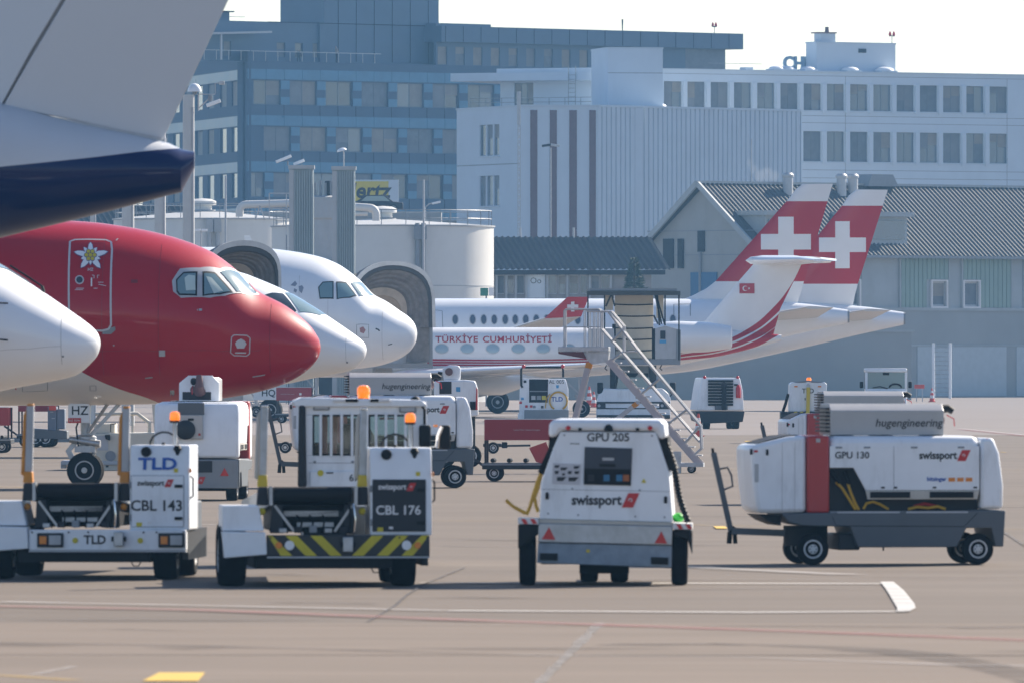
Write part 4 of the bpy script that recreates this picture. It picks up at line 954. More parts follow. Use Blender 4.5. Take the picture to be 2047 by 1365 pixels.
class Fus:
    """lofted fuselage: local x = -u (u metres behind the nose tip), z above the ground"""
    def __init__(s, top, bot, hw, root, s_px, X0, ang, side):
        s.top, s.bot, s.hw = pchip(*zip(*top)), pchip(*zip(*bot)), pchip(*zip(*hw)); s.L = max(top[-1][0], bot[-1][0])
        s.root, s.s, s.X0, s.ang, s.side = root, s_px, X0, ang, side
    def pt(s, u, th, off=0.0):
        t, b, w = s.top(u), s.bot(u), s.hw(u); h = (t - b) / 2
        p = Vector((-u, (w + off) * math.sin(th), (t + b) / 2 + (h + off) * math.cos(th))); return p
    def mesh(s, name, mat, u0=0.0, u1=None, n=96, smooth=50):
        u1 = u1 or s.L; us = []
        k = 40
        for i in range(k + 1): us.append(u0 + (min(7.0, u1) - u0) * (i / k) ** 2)
        u = min(7.0, u1)
        while u < u1 - 0.6: u += 0.75; us.append(min(u, u1))
        if us[-1] < u1: us.append(u1)
        mb = MB(); mb.loft([[s.pt(max(u, 0.002), 2 * math.pi * j / n) for j in range(n)] for u in us])
        return build(mb, name, mat, s.root, smooth=smooth)
    def uth(s, px, py):
        """surface coordinates (u, theta) seen at a photo pixel, on the camera side"""
        ca, sa = math.cos(s.ang), math.sin(s.ang); y = 0.0; u = th = 0
        for _ in range(14):
            X = (px - CX) / s.s; Y0 = F / s.s
            # depth of the surface point changes the scale a little
            xl0 = (X - s.X0 + y * sa) / ca; dep = Y0 + xl0 * sa + y * ca
            X = (px - CX) * dep / F; z = H + (YH - py) * dep / F
            xl = (X - s.X0 + y * sa) / ca; u = min(max(-xl, 0.01), s.L)
            t, b, w = s.top(u), s.bot(u), s.hw(u); c = max(-1, min(1, (z - (t + b) / 2) / ((t - b) / 2)))
            th = s.side * math.acos(c); y = 0.5 * y + 0.5 * w * math.sin(th)
        return u, th
    def patch(s, name, mat, pts, off, parent, uth=False, rings=4, dens=4, thick=0.012):
        """conforming panel through pixel (or u, theta) polygon, standing off the skin"""
        q = pts if uth else [s.uth(*p) for p in pts]; poly = []
        for i in range(len(q)):
            a, b = q[i], q[(i + 1) % len(q)]
            for k in range(dens): t = k / dens; poly.append((a[0] + (b[0] - a[0]) * t, a[1] + (b[1] - a[1]) * t))
        cx = sum(p[0] for p in poly) / len(poly); ct = sum(p[1] for p in poly) / len(poly); n = len(poly)
        mb = MB(); vs = [s.pt(cx, ct, off)]
        for r in range(1, rings + 1):
            f = r / rings
            for p in poly: vs.append(s.pt(cx + (p[0] - cx) * f, ct + (p[1] - ct) * f, off))
        for p in poly: vs.append(s.pt(p[0], p[1], off - thick))
        fs = [(0, 1 + i, 1 + (i + 1) % n) for i in range(n)]
        for r in range(rings):
            o, o2 = 1 + r * n, 1 + (r + 1) * n; fs += [(o + i, o2 + i, o2 + (i + 1) % n, o + (i + 1) % n) for i in range(n)]
        mb.add(vs, fs); return build(mb, name, mat, parent, smooth=40)
    def stroke(s, name, mat, pts, w, off, parent, closed=True, uth=False, dens=5):
        """narrow conforming line (w metres) along pixel points"""
        q = pts if uth else [s.uth(*p) for p in pts]; line = []
        m = len(q) if closed else len(q) - 1
        for i in range(m):
            a, b = q[i], q[(i + 1) % len(q)]
            for k in range(dens): t = k / dens; line.append((a[0] + (b[0] - a[0]) * t, a[1] + (b[1] - a[1]) * t))
        if not closed: line.append(q[-1])
        c = [s.pt(u, t, off) for u, t in line]; nrm = [(s.pt(u, t, off + 0.1) - s.pt(u, t, off)).normalized() for u, t in line]; n = len(c); vs = []
        for i in range(n):
            a, b = (c[(i - 1) % n], c[(i + 1) % n]) if closed else (c[max(i - 1, 0)], c[min(i + 1, n - 1)])
            d = (b - a).normalized(); r = d.cross(nrm[i]).normalized() * w / 2
            vs += [c[i] - r, c[i] + r]
        k = n if closed else n - 1
        mb = MB(); mb.add(vs, [(2 * i, 2 * i + 1, 2 * ((i + 1) % n) + 1, 2 * ((i + 1) % n)) for i in range(k)]); return build(mb, name, mat, parent, smooth=40)
    def lettering(s, name, body, mat, px, py, size, parent, bold=0.02, off=0.012, sx=1.0, space=1.0):
        me = text_mesh(body, size, bold, 0, 0.0, 'CENTER', space); u0, th0 = s.uth(px, py); p0 = s.pt(u0, th0)
        fl = 1 if s.side < 0 else -1
        for v in me.vertices:
            u = u0 - fl * v.co.x * sx; z = p0.z + v.co.y; t, b = s.top(u), s.bot(u); c = max(-1, min(1, (z - (t + b) / 2) / ((t - b) / 2)))
            v.co = s.pt(u, s.side * math.acos(c), off)
        me.materials.clear(); me.materials.append(mat); o = bpy.data.objects.new(name, me); COL.objects.link(o); o.parent = parent; return o

def wing_mesh(mb, sec):
    """loft of airfoil sections: (leading edge point, chord vector, thickness, span normal)"""
    prof = [(0.0, 0.0), (0.02, 0.35), (0.08, 0.75), (0.2, 1.0), (0.4, 0.95), (0.65, 0.6), (0.85, 0.25), (1.0, 0.02)]
    rings = []
    for le, ch, th, nv in sec:
        le, ch, nv = Vector(le), Vector(ch), Vector(nv).normalized()
        up = [le + ch * a + nv * th / 2 * b for a, b in prof]; dn = [le + ch * a - nv * th / 2 * b for a, b in prof[1:-1]][::-1]
        rings.append(up + dn)
    return mb.loft(rings)
def gear(parent, u, y, ztop, r, w, n=2, mat=None, door=None):
    """landing gear leg with twin wheels as a part, wheels as sub-parts"""
    mb = MB(); mb.cyl((-u, y, r * 1.1), (-u, y, ztop), 0.09, 0.12); mb.cyl((-u, y - 0.35, r), (-u, y + 0.35, r), 0.06); mb.bar((-u - 0.15, y, r * 2.2), (-u + 0.9, y, ztop), 0.08, 0.08); mb.cyl((-u + 0.12, y, r * 1.5), (-u + 0.25, y, r * 2.6), 0.05)
    mb.box(-u - 0.22, -u + 0.22, y - 0.2, y + 0.2, r * 2.0, r * 2.35)
    g = build(mb, 'landing_gear', mat or lightgrey, parent)
    for k in range(n):
        yy = y + (k - (n - 1) / 2) * w * 1.9
        mb = MB(); mb.lathe([(r * 0.5, -w * .4), (r * .82, -w * .5), (r * .96, -w * .42), (r, -w * .2), (r, w * .2), (r * .96, w * .42), (r * .82, w * .5), (r * .5, w * .4)], (0, 0, 0), 'y', 24); t = build(mb, 'wheel', rubber, g, (-u, yy, r))
        mb = MB()
        for sg in (1, -1): mb.lathe([(r * .54, 0), (r * .54, sg * w * .44), (r * .48, sg * w * .46), (r * .44, sg * w * .34), (r * .18, sg * w * .28), (r * .16, sg * w * .48), (0.001, sg * w * .5)], (0, 0, 0), 'y', 24)
        build(mb, 'rim', lightgrey, t)
    return g
A320T = [(0, 3.02), (.03, 3.18), (.08, 3.27), (.2, 3.45), (.48, 3.71), (.84, 3.96), (1.25, 4.16), (1.35, 4.22), (1.77, 4.63), (2.0, 4.83), (2.41, 5.10), (3.3, 5.42), (4.14, 5.60), (5.1, 5.72), (7, 5.79)]
A320B = [(0, 3.0), (.03, 2.86), (.08, 2.76), (.2, 2.61), (.5, 2.38), (1.0, 2.16), (1.75, 1.98), (2.6, 1.87), (3.5, 1.81), (5, 1.78), (7, 1.77)]
A320W = [(0, .01), (.03, .16), (.08, .27), (.2, .45), (.5, .74), (1, 1.06), (1.8, 1.42), (2.5, 1.62), (3.5, 1.82), (5, 1.95), (7, 1.975)]
A220T = [(0, 3.05), (.03, 3.18), (.12, 3.30), (.3, 3.45), (.47, 3.57), (.67, 3.71), (1.07, 3.98), (1.5, 4.26), (1.9, 4.50), (2.3, 4.72), (3.06, 5.05), (3.67, 5.27), (5, 5.48), (7, 5.55)]
A220B = [(0, 3.0), (.03, 2.88), (.12, 2.74), (.47, 2.46), (.9, 2.36), (1.5, 2.25), (2.2, 2.10), (3, 1.98), (5, 1.87), (7, 1.85)]
A220W = [(0, .01), (.03, .15), (.12, .32), (.3, .52), (.5, .68), (1, .96), (1.8, 1.28), (2.5, 1.48), (3.5, 1.66), (5, 1.74), (7, 1.76)]
A330T = [(0, 4.0), (.05, 4.25), (.16, 4.48), (.4, 4.74), (.73, 4.97), (1.43, 5.45), (1.95, 5.72), (2.1, 5.85), (2.49, 6.28), (3.07, 6.77), (3.65, 7.15), (4.52, 7.48), (6, 7.75), (7, 7.85), (9, 7.9)]
A330B = [(0, 3.92), (.05, 3.62), (.16, 3.40), (.32, 3.18), (.9, 2.80), (1.98, 2.47), (3, 2.36), (5, 2.26), (7, 2.24), (9, 2.24)]
A330W = [(0, .01), (.05, .3), (.16, .52), (.4, .82), (.9, 1.25), (1.6, 1.68), (2.5, 2.1), (3.5, 2.4), (5, 2.68), (7, 2.8), (9, 2.82)]
def body_ext(prof, L, taper, endz):
    """extend a nose profile aft to length L with an upswept or drooping end"""
    last = prof[-1]; return prof + [(L - taper, last[1]), (L - taper * 0.5, last[1] + (endz - last[1]) * 0.33), (L - 0.02, endz)]
def airliner(label, prof, npx, s, ang_deg, side, L, taper, ends, mat, group='airliner noses parked in a row', name='airliner'):
    top, bot, hw = prof; ang = R(ang_deg)
    X0 = (npx - CX) / s; r = thing(name, label, 'airplane', (X0, F / s, 0), ang, group)
    f = Fus(body_ext(top, L, taper, ends[0]), body_ext(bot, L, taper, ends[1]), body_ext(hw, L, taper, ends[2]), r, s, X0, ang, side)
    f.mesh('fuselage', mat); return r, f

# ---------- red holiday airliner
RED = (0.42, 0.004, 0.018)
def red_mask(nt, x, z):
    u = mathn(nt, 'MULTIPLY', x, -1.0)
    zb = curve_node(nt, u, [(0, 0.6), (3.0, 1.55), (3.6, 1.90), (4.25, 2.13), (4.77, 2.36), (5.28, 2.67), (6.0, 3.25), (7.0, 4.2), (9, 6.0), (12, 7.5)], 0, 12, 0, 8)
    return mathn(nt, 'GREATER_THAN', z, zb)
redm = livery('red_airliner_livery', (0.78, 0.76, 0.73), [(red_mask, RED)], 0.45)
ra, rf = airliner('bright red airliner nose with white belly and a flower painted on its door', (A320T, A320B, A320W), 641, 93.0, -3.0, -1, 36, 12, (5.3, 4.2, 0.5), redm)
dg_frame = pm('cockpit_frame_grey', (0.42, 0.43, 0.45), 0.45, var=0.04)
wf = rf.patch('window_surround', dg_frame, [(344, 562), (360, 538), (400, 536), (440, 538), (480, 546), (519, 590), (500, 591), (472, 587), (450, 592), (420, 596), (362, 596), (346, 583)], 0.010, ra)
def cockpit_window(f, name, pts, parent, frm=True):
    if frm: f.patch('window_seal', black, pts, 0.016, parent)
    cx = sum(p[0] for p in pts) / len(pts); cy = sum(p[1] for p in pts) / len(pts)
    return f.patch(name, glass_blue, [(cx + (x - cx) * 0.86, cy + (y - cy) * 0.86) for x, y in pts], 0.022, parent)
cockpit_window(rf, 'side_window', [(352, 560), (367, 545), (395, 544), (394, 592), (358, 591), (353, 584)], wf)
cockpit_window(rf, 'side_window', [(405, 544), (430, 546), (466, 586), (440, 590), (405, 593)], wf)
rf.patch('windshield', glass_blue, [(441, 545), (478, 548), (515, 589), (498, 588), (474, 584)], 0.022, wf)
sky_through = pm('painted_window_light', (0.50, 0.60, 0.56), 0.6)  # pale colour for bright sky seen through the cockpit, painted on the panes
rf.patch('see_through_light', sky_through, [(369, 557), (377, 551), (390, 553), (391, 581), (372, 582)], 0.026, wf, rings=2, dens=2); rf.patch('see_through_light', sky_through, [(412, 554), (423, 557), (446, 583), (428, 588), (420, 572)], 0.026, wf, rings=2, dens=2)
wp = rf.stroke('wiper', black, [(497, 571), (513, 589)], 0.02, 0.05, wf, closed=False)
dstroke = pm('door_outline_grey', (0.55, 0.54, 0.56), 0.5, var=0.0)
dr = rf.stroke('door', dstroke, [(140, 484), (150, 480.5), (212, 481), (222, 485), (224, 500), (222, 650), (217, 658), (205, 661), (145, 661), (139, 655)], 0.042, 0.014, ra)
rf.patch('door_sill_plate', midgrey, [(205, 661), (221, 655), (230, 653), (231, 660), (222, 668), (205, 668)], 0.009, dr)
fx, fy = 181, 512                                                 # flower emblem: petals around a cluster of yellow florets
petal = pm('petal_white', (0.80, 0.80, 0.82), 0.5, var=0.0); petal_e = pm('petal_dark_outline', (0.10, 0.08, 0.22), 0.5, var=0.0)
for ang, ln, w_ in ((90, 26, 5), (12, 35, 5), (-52, 32, 5.5), (-128, 31, 5.5), (168, 33, 5), (130, 21, 3.5), (50, 20, 3.5), (-20, 21, 3.5), (-160, 20, 3.5), (-90, 19, 3)):
    a = R(ang); dx, dy = math.cos(a), -math.sin(a); nx, ny = -dy, dx
    def pet(k, e): return [(fx + dx * t * ln * k + nx * q * (w_ + e), fy + dy * t * ln * k + ny * q * (w_ + e)) for t, q in ((0.15, -.6), (.5, -1), (.8, -.7), (1, 0), (.8, .7), (.5, 1), (.15, .6))]
    pp = rf.patch('petal', petal_e, pet(1.05, 1.2), 0.016, dr, rings=2, dens=2); rf.patch('petal', petal, pet(1.0, 0), 0.022, dr, rings=2, dens=2)
for k in range(7):
    a = R(60 * k); q = (0, 0) if k == 6 else (8.2 * math.cos(a), 8.2 * math.sin(a))
    for r_, mt, of in ((5.0, petal_e, 0.028), (3.7, pm('floret_yellow', (0.60, 0.48, 0.03), 0.5), 0.034)):
        rf.patch('floret', mt, [(fx + q[0] + r_ * math.cos(R(45 * j)), fy + q[1] + r_ * math.sin(R(45 * j))) for j in range(8)], of, dr, rings=2, dens=1)
def ell(cx, cy, rx, ry, n=12): return [(cx + rx * math.cos(2 * math.pi * j / n), cy + ry * math.sin(2 * math.pi * j / n)) for j in range(n)]
rf.patch('porthole_ring', dstroke, ell(159, 560, 9, 9), 0.008, dr, rings=2, dens=1); rf.patch('porthole', glass_dark, ell(159, 560, 6.5, 6.5), 0.014, dr, rings=2, dens=1)
rf.stroke('door_handle', inkwhite, [(183, 556), (183, 573)], 0.03, 0.01, dr, closed=False)
for a_, b_ in ((((184, 551), (188, 551), (188, 557))), (((199, 551), (195, 551), (195, 557)))) if False else ():
    pass
for pts in ([(184, 551), (188, 551), (188, 557)], [(199, 551), (195, 551), (195, 557)], [(187, 577), (195, 577)], [(152, 577), (168, 577)], [(150, 580), (166, 580)], [(196, 565), (207, 565)], [(197, 569), (212, 572)]):
    rf.stroke('door_marking', dstroke, pts, 0.014, 0.008, dr, closed=False, dens=2)
rf.lettering('door_lettering', 'HZ', dstroke, 181, 540, 0.09, dr)
em = rf.stroke('service_panel_outline', dstroke, [(463, 674), (468, 670), (494, 671), (500, 676), (499, 706), (493, 711), (468, 710), (461, 704)], 0.02, 0.012, ra)
rf.patch('panel_emblem', dstroke, [(470, 686), (475, 680), (482, 677), (489, 681), (493, 687), (488, 696), (474, 696)], 0.014, em, rings=2, dens=2); rf.stroke('panel_marking', dstroke, [(470, 705), (492, 705)], 0.03, 0.007, em, closed=False)
for pts in ([(236, 478), (232, 482)], [(394, 620), (396, 620)], [(226, 690), (229, 690)], [(505, 752), (530, 748)], [(290, 755), (305, 753)]): rf.stroke('skin_fitting', lightgrey, pts, 0.03, 0.01, ra, closed=False)
rf.stroke('belly_hatch', midgrey, [(45, 742), (95, 742), (95, 780), (45, 782)], 0.012, 0.006, ra); rf.stroke('belly_hatch', midgrey, [(180, 770), (192, 770), (192, 780), (180, 780)], 0.012, 0.006, ra); rf.stroke('red_streak', reflector, [(26, 762), (30, 762), (32, 778)], 0.02, 0.008, ra, closed=False)
def seams(f, r, us, mat, th0=-2.9, th1=-0.2, w=0.008):
    for u in us: f.stroke('panel_seam', mat, [(u, th0 + (th1 - th0) * i / 8) for i in range(9)], w, 0.006, r, closed=False, uth=True, dens=3)
seam_r = pm('seam_dark_red', (0.20, 0.01, 0.02), 0.5, var=0.0); seam_w = pm('seam_grey', (0.42, 0.42, 0.43), 0.5, var=0.0)
seams(rf, ra, (1.02, 3.35, 4.55), seam_r, -2.3, -0.5); rf.stroke('panel_seam', seam_r, [(640 - 40 * i, 700 + (i % 3)) for i in range(3, 12)], 0.008, 0.006, ra, closed=False)
rf.patch('pitot_probe', steel, [(398, 618), (404, 618), (404, 622), (398, 622)], 0.03, ra, rings=1, dens=1); rf.patch('static_port', lightgrey, [(318, 700), (330, 700), (330, 712), (318, 712)], 0.010, ra, rings=1, dens=1); rf.patch('cabin_vent', seam_r, [(262, 560), (275, 560), (275, 566), (262, 566)], 0.012, ra, rings=1, dens=1)
# nose gear with registration plate
g = gear(ra, 5.07, 0, 2.0, 0.385, 0.22, 2, steel)
mk('torque_links', steel, g, smooth=0, prism=([(-5.35, 0.5), (-5.5, 0.8), (-5.3, 1.05), (-5.2, 1.0), (-5.38, 0.8), (-5.25, 0.55)], 'y', -0.06, 0.06)); mk('taxi_light', jetwhite, g, loc=(-4.86, -0.05, 0.95), cyl=((0, 0, 0), (0.12, 0, 0), 0.10, 0.08)); mk('steering_actuator', steel, g, cyl=((-5.4, -0.2, 1.05), (-4.75, -0.2, 0.95), 0.07))
mk('drag_strut', steel, g, tube=([(-5.0, -0.15, 1.2), (-4.55, -0.15, 1.85), (-4.3, -0.15, 1.9)], 0.04, 6)); mk('hydraulic_lines', black, g, tube=([(-5.2, -0.25, 0.9), (-5.25, -0.25, 1.3), (-5.1, -0.25, 1.7)], 0.02, 5)); mk('oleo', chrome, g, cyl=((-5.07, 0, 0.45), (-5.07, 0, 0.85), 0.085)); mk('collar', steel, g, lathe=([(0.2, 0.95), (0.24, 1.0), (0.24, 1.1), (0.16, 1.15)], (-5.07, 0, 0), 'z', 14))
pl_ = mk('registration_plate', jetwhite, ra, bevel=0.02, loc=(0, 0, 0), prism=([(-5.40, 1.40), (-4.93, 1.40), (-4.93, 1.78), (-4.97, 1.82), (-5.36, 1.82), (-5.40, 1.76)], 'y', -0.52, -0.49))
text('plate_lettering', 'HZ', inkblack, pl_, (-5.15, -0.523, 1.66), 0.27, bold=0.012); mk('red_tag', reflector, pl_, smooth=0, box=(-5.40, -5.12, -0.54, -0.523, 1.40, 1.51)); text('tag_lettering', 'NO TOW', inkwhite, pl_, (-5.26, -0.543, 1.455), 0.055, bold=0.0)
gear(ra, 17.7, -3.8, 2.4, 0.58, 0.4, 2); gear(ra, 17.7, 3.8, 2.4, 0.58, 0.4, 2)
for sg in (-1, 1):
    mb = MB(); wing_mesh(mb, [((-11.5, sg * 1.6, 2.6), (-7.2, 0, -0.1), 0.9, (0, 0, 1)), ((-14.8, sg * 6.2, 3.0), (-4.2, 0, 0), 0.5, (0, 0, 1)), ((-21, sg * 17, 4.1), (-1.6, 0, 0), 0.2, (0, 0, 1))]); build(mb, 'wing', jetwhite, ra)
mb = MB(); wing_mesh(mb, [((-28.5, 0, 5.5), (-6, 0, 0), 0.5, (0, 1, 0)), ((-34, 0, 11.6), (-2.4, 0, 0), 0.25, (0, 1, 0))]); build(mb, 'tail_fin', redm, ra)

# ---------- white airliner at the left edge
wa_, wf_ = airliner('white airliner nose cut off by the left picture edge', (A220T, A220B, A220W), 201, 112.0, -4.0, -1, 34, 11, (5.0, 4.2, 0.5), jetwhite)
wf_.patch('side_windshield', glass_blue, [(-60, 494), (-10, 496), (12, 507), (36, 520), (58, 537), (52, 545), (20, 542), (-20, 534), (-60, 526)], 0.014, wa_)
wf_.stroke('windshield_frame', black, [(-10, 495), (20, 508), (45, 524), (64, 541)], 0.05, 0.03, wa_, closed=False)
mb = MB(); w0 = [wf_.pt(*wf_.uth(x, y), 0.09) for x, y in ((20, 507), (55, 533), (84, 552))]; mb.tube(w0, 0.018, 6); mb.tube([w0[-1], wf_.pt(*wf_.uth(88, 562), 0.0)], 0.03, 6); build(mb, 'wiper', black, wa_)
wf_.stroke('radome_seam', midgrey, [(127, 594), (123, 640), (122, 690), (124, 728)], 0.006, 0.004, wa_, closed=False)
for p in ((126, 712), (129, 622)): wf_.patch('skin_fitting', midgrey, ell(*p, 2.2, 2.2, 8), 0.008, wa_, rings=1, dens=1)
for y in (611, 677): mb = MB(); a = wf_.pt(*wf_.uth(-6, y - 1), 0.10); mb.tube([wf_.pt(*wf_.uth(-10, y), 0.0), a, wf_.pt(*wf_.uth(17, y + 1), 0.11)], 0.016, 6); build(mb, 'pitot_probe', darkgrey, wa_)
seams(wf_, wa_, (1.75, 2.6), seam_w, -2.6, -0.6, 0.006); wf_.stroke('panel_seam', seam_w, [(0, 700), (60, 697), (122, 692)], 0.006, 0.006, wa_, closed=False)
gear(wa_, 4.6, 0, 2.2, 0.36, 0.2, 2); gear(wa_, 17, -3, 2.3, 0.5, 0.35, 2); gear(wa_, 17, 3, 2.3, 0.5, 0.35, 2)
for sg in (-1, 1):
    mb = MB(); wing_mesh(mb, [((-11.5, sg * 1.5, 2.5), (-6, 0, -0.1), 0.8, (0, 0, 1)), ((-19, sg * 16, 3.8), (-1.5, 0, 0), 0.2, (0, 0, 1))]); build(mb, 'wing', jetwhite, wa_)

# ---------- white airliner behind the red nose, dark wrap-round windshield
ha, hf = airliner('white airliner with dark pointed windshield right behind the red nose', (A220T, A220B, A220W), 733, 70.0, -4.0, -1, 34, 11, (5.0, 4.2, 0.5), jetwhite)
hf.patch('side_window', glass_dark, [(528, 591), (545, 586), (566, 588), (580, 604), (593, 622), (586, 628), (560, 612)], 0.014, ha)
hf.patch('windshield', glass_blue, [(570, 586), (586, 586), (606, 596), (652, 630), (640, 631), (600, 624), (584, 603)], 0.016, ha)
hf.stroke('windshield_frame', black, [(612, 600), (634, 616)], 0.06, 0.02, ha, closed=False)
hf.stroke('radome_seam', midgrey, [(694, 662), (691, 690), (692, 725)], 0.006, 0.004, ha, closed=False); hf.patch('skin_fitting', midgrey, ell(694, 724, 2, 2, 8), 0.008, ha, rings=1, dens=1)
seams(hf, ha, (2.35, 3.1), seam_w, -2.6, -1.2, 0.008)
gear(ha, 4.6, 0, 2.2, 0.36, 0.2, 2); gear(ha, 17, -3, 2.3, 0.5, 0.35, 2); gear(ha, 17, 3, 2.3, 0.5, 0.35, 2)
for sg in (-1, 1):
    mb = MB(); wing_mesh(mb, [((-11.5, sg * 1.5, 2.5), (-6, 0, -0.1), 0.8, (0, 0, 1)), ((-19, sg * 16, 3.8), (-1.5, 0, 0), 0.2, (0, 0, 1))]); build(mb, 'wing', jetwhite, ha)

# ---------- white wide-body
ba, bf = airliner('large white wide-body airliner nose with grey cockpit windows', (A330T, A330B, A330W), 834, 44.0, -3.0, -1, 58, 18, (7.6, 6.0, 0.5), jetwhite)
cockpit_window(bf, 'side_window', [(636, 575), (645, 564), (667, 563), (667, 598), (639, 598)], ba)
cockpit_window(bf, 'side_window', [(672, 564), (692, 565), (713, 592), (700, 596), (673, 599)], ba)
bf.patch('windshield', glass_blue, [(702, 567), (724, 567), (747, 592), (735, 594), (720, 592)], 0.03, ba)
bm_ = bf.stroke('service_panel_outline', midgrey, [(713, 649), (737, 649), (737, 675), (713, 675)], 0.02, 0.008, ba); bf.patch('panel_emblem', pm('faded_pink_emblem', (0.42, 0.2, 0.2), 0.5), [(719, 656), (726, 653), (731, 660), (727, 667), (720, 664)], 0.01, bm_, rings=2, dens=2)
bf.stroke('pitot_probe', darkgrey, [(751, 657), (756, 659), (759, 662)], 0.06, 0.02, ba, closed=False); bf.stroke('skin_fitting', darkgrey, [(776, 689), (784, 687)], 0.04, 0.02, ba, closed=False)
for pts in ([(581, 571), (586, 566), (590, 562), (594, 568), (590, 573)], [(597, 573), (604, 571), (607, 576), (603, 587), (598, 582)], [(588, 577), (594, 580), (592, 586), (587, 583)]): bf.patch('painted_figure', pm('faded_blue_print', (0.25, 0.28, 0.34), 0.5), pts, 0.012, ba, rings=2, dens=2)
seams(bf, ba, (1.5, 3.9, 5.2), seam_w, -2.6, -0.9, 0.012)
gb = gear(ba, 6.67, 0, 2.6, 0.52, 0.32, 2, lightgrey)
pb = mk('gear_door', jetwhite, ba, smooth=0, box=(-7.4, -6.35, -0.75, -0.70, 0.98, 2.4)); text('plate_lettering', 'HQ', inkblack, pb, (-6.72, -0.755, 1.28), 0.42, bold=0.015)
gear(ba, 31, -5, 3, 0.68, 0.5, 2); gear(ba, 31, 5, 3, 0.68, 0.5, 2)
for sg in (-1, 1):
    mb = MB(); wing_mesh(mb, [((-20, sg * 2.3, 3.6), (-10.5, 0, -0.2), 1.4, (0, 0, 1)), ((-27, sg * 10, 4.6), (-6.5, 0, 0), 0.8, (0, 0, 1)), ((-39, sg * 29, 7.0), (-2.4, 0, 0), 0.25, (0, 0, 1))]); build(mb, 'wing', jetwhite, ba)
    mb = MB(); wing_mesh(mb, [((-39.0, sg * 29, 7.0), (-2.4, 0, 0), 0.25, (0, 1, 0)), ((-41.0, sg * 30.2, 9.0), (-1.0, 0, 0), 0.12, (0, 1, 0))]); build(mb, 'winglet', jetwhite, ba)
tag(mk('winglet_tip', jetwhite, None, smooth=30, loc=P(500, 494, 42), prism=([(0.0, -1.6), (1.0, -1.6), (-0.02, 0.55), (-0.28, 0.55)], 'y', -0.04, 0.04)), 'white winglet tip poking up above the bellows hood', 'winglet')

# ---------- two red-finned airliners with white crosses
def swiss(tip_px, s, label, cross_px, yred, group='airliners with red cross fins'):
    """nose to the left: local x = -u runs to the right after turning by 180 degrees"""
    L = 37.4; npx = tip_px - L * s; ang = R(180); r = thing('airliner', label, 'airplane', ((npx - CX) / s, F / s, 0), ang, group)
    dz = 0.22
    top = [(u, z + dz) for u, z in A320T] + [(24.5, 6.0), (31, 5.98), (35, 5.75), (37.4, 5.42)]; bot = [(u, z + dz) for u, z in A320B] + [(23.5, 1.99), (25.5, 2.16), (28, 2.62), (32, 3.5), (35.2, 4.25), (37.4, 4.72)]; hw = A320W + [(24, 1.975), (28, 1.72), (32, 1.15), (35.5, 0.62), (37.4, 0.36)]
    f = Fus(top, bot, hw, r, s, (npx - CX) / s, ang, 1); f.mesh('fuselage', jetwhite)
    mk('exhaust_outlet', midgrey, r, lathe=([(0.33, -37.5), (0.36, -37.3), (0.25, -37.35)], (0, 0, 5.07), 'x', 18))
    # fin traced in side view: metres aft of the nose
    def U(px, py): return (px - npx) / s, H + (YH - py) / s
    return r, f, U
def cross_livery(name, zlo, zhi, cx, cz, arm, th):
    def redband(nt, x, z): return mathn(nt, 'MULTIPLY', mathn(nt, 'GREATER_THAN', z, zlo), mathn(nt, 'LESS_THAN', z, zhi))
    def cross(nt, x, z):
        dx = mathn(nt, 'ABSOLUTE', mathn(nt, 'ADD', x, cx)); dz = mathn(nt, 'ABSOLUTE', mathn(nt, 'SUBTRACT', z, cz))
        h = mathn(nt, 'MULTIPLY', mathn(nt, 'LESS_THAN', dx, arm), mathn(nt, 'LESS_THAN', dz, th)); v = mathn(nt, 'MULTIPLY', mathn(nt, 'LESS_THAN', dx, th), mathn(nt, 'LESS_THAN', dz, arm))
        return mathn(nt, 'MAXIMUM', h, v)
    return livery(name, (0.78, 0.78, 0.78), [(redband, (0.45, 0.015, 0.03)), (cross, (0.80, 0.80, 0.80))], 0.35)
def fin(r, U, pts_le, pts_te, mat, name='tail_fin', th0=0.42):
    sec = []
    for (lx, ly), (tx, ty) in zip(pts_le, pts_te):
        a = U(lx, ly); b = U(tx, ty); c = b[0] - a[0]; sec.append(((-a[0], 0, a[1]), (-c, 0, b[1] - a[1]), max(0.12, min(th0, c * 0.11)), (0, 1, 0)))
    mb = MB(); wing_mesh(mb, sec); return build(mb, name, mat, r, smooth=50)
s1 = 38.0
sa, sf, U1 = swiss(1694, s1, 'nearer white airliner with red cross fin and a row of cabin windows', None, None)
c1 = U1(1571, 484)
fm1 = cross_livery('near_red_cross_fin', U1(0, 563)[1], U1(0, 403)[1], c1[0], c1[1], 50 / s1, 15.5 / s1)
fin(sa, U1, [(1352, 604), (1385, 591), (1412, 577), (1430, 563), (1505, 479), (1580, 394), (1590, 380), (1604, 368.5)], [(1595, 604), (1599, 591), (1603, 577), (1607, 563), (1632, 479), (1657, 394), (1661, 380), (1665, 368)], fm1)
win_g = glass_mat('cabin_window_glass', (0.10, 0.13, 0.17), 0.15)
for i, px in enumerate((863, 910, 945, 967, 988, 1010, 1030, 1051, 1072, 1093, 1113, 1134, 1155, 1345)):
    w = sf.patch('cabin_window', win_g, ell(px, 639, 5.2, 9.0, 14), 0.014, sa, rings=2, dens=1); sf.stroke('window_rim', lightgrey, ell(px, 639, 6.2, 10, 14), 0.03, 0.012, w, dens=1)
sf.stroke('door_outline', midgrey, [(866, 620), (884, 622), (885, 655), (866, 655)], 0.03, 0.01, sa, closed=False); sf.stroke('door_outline', midgrey, [(1347, 641), (1347, 609), (1380, 608), (1380, 632)], 0.04, 0.01, sa, closed=False)
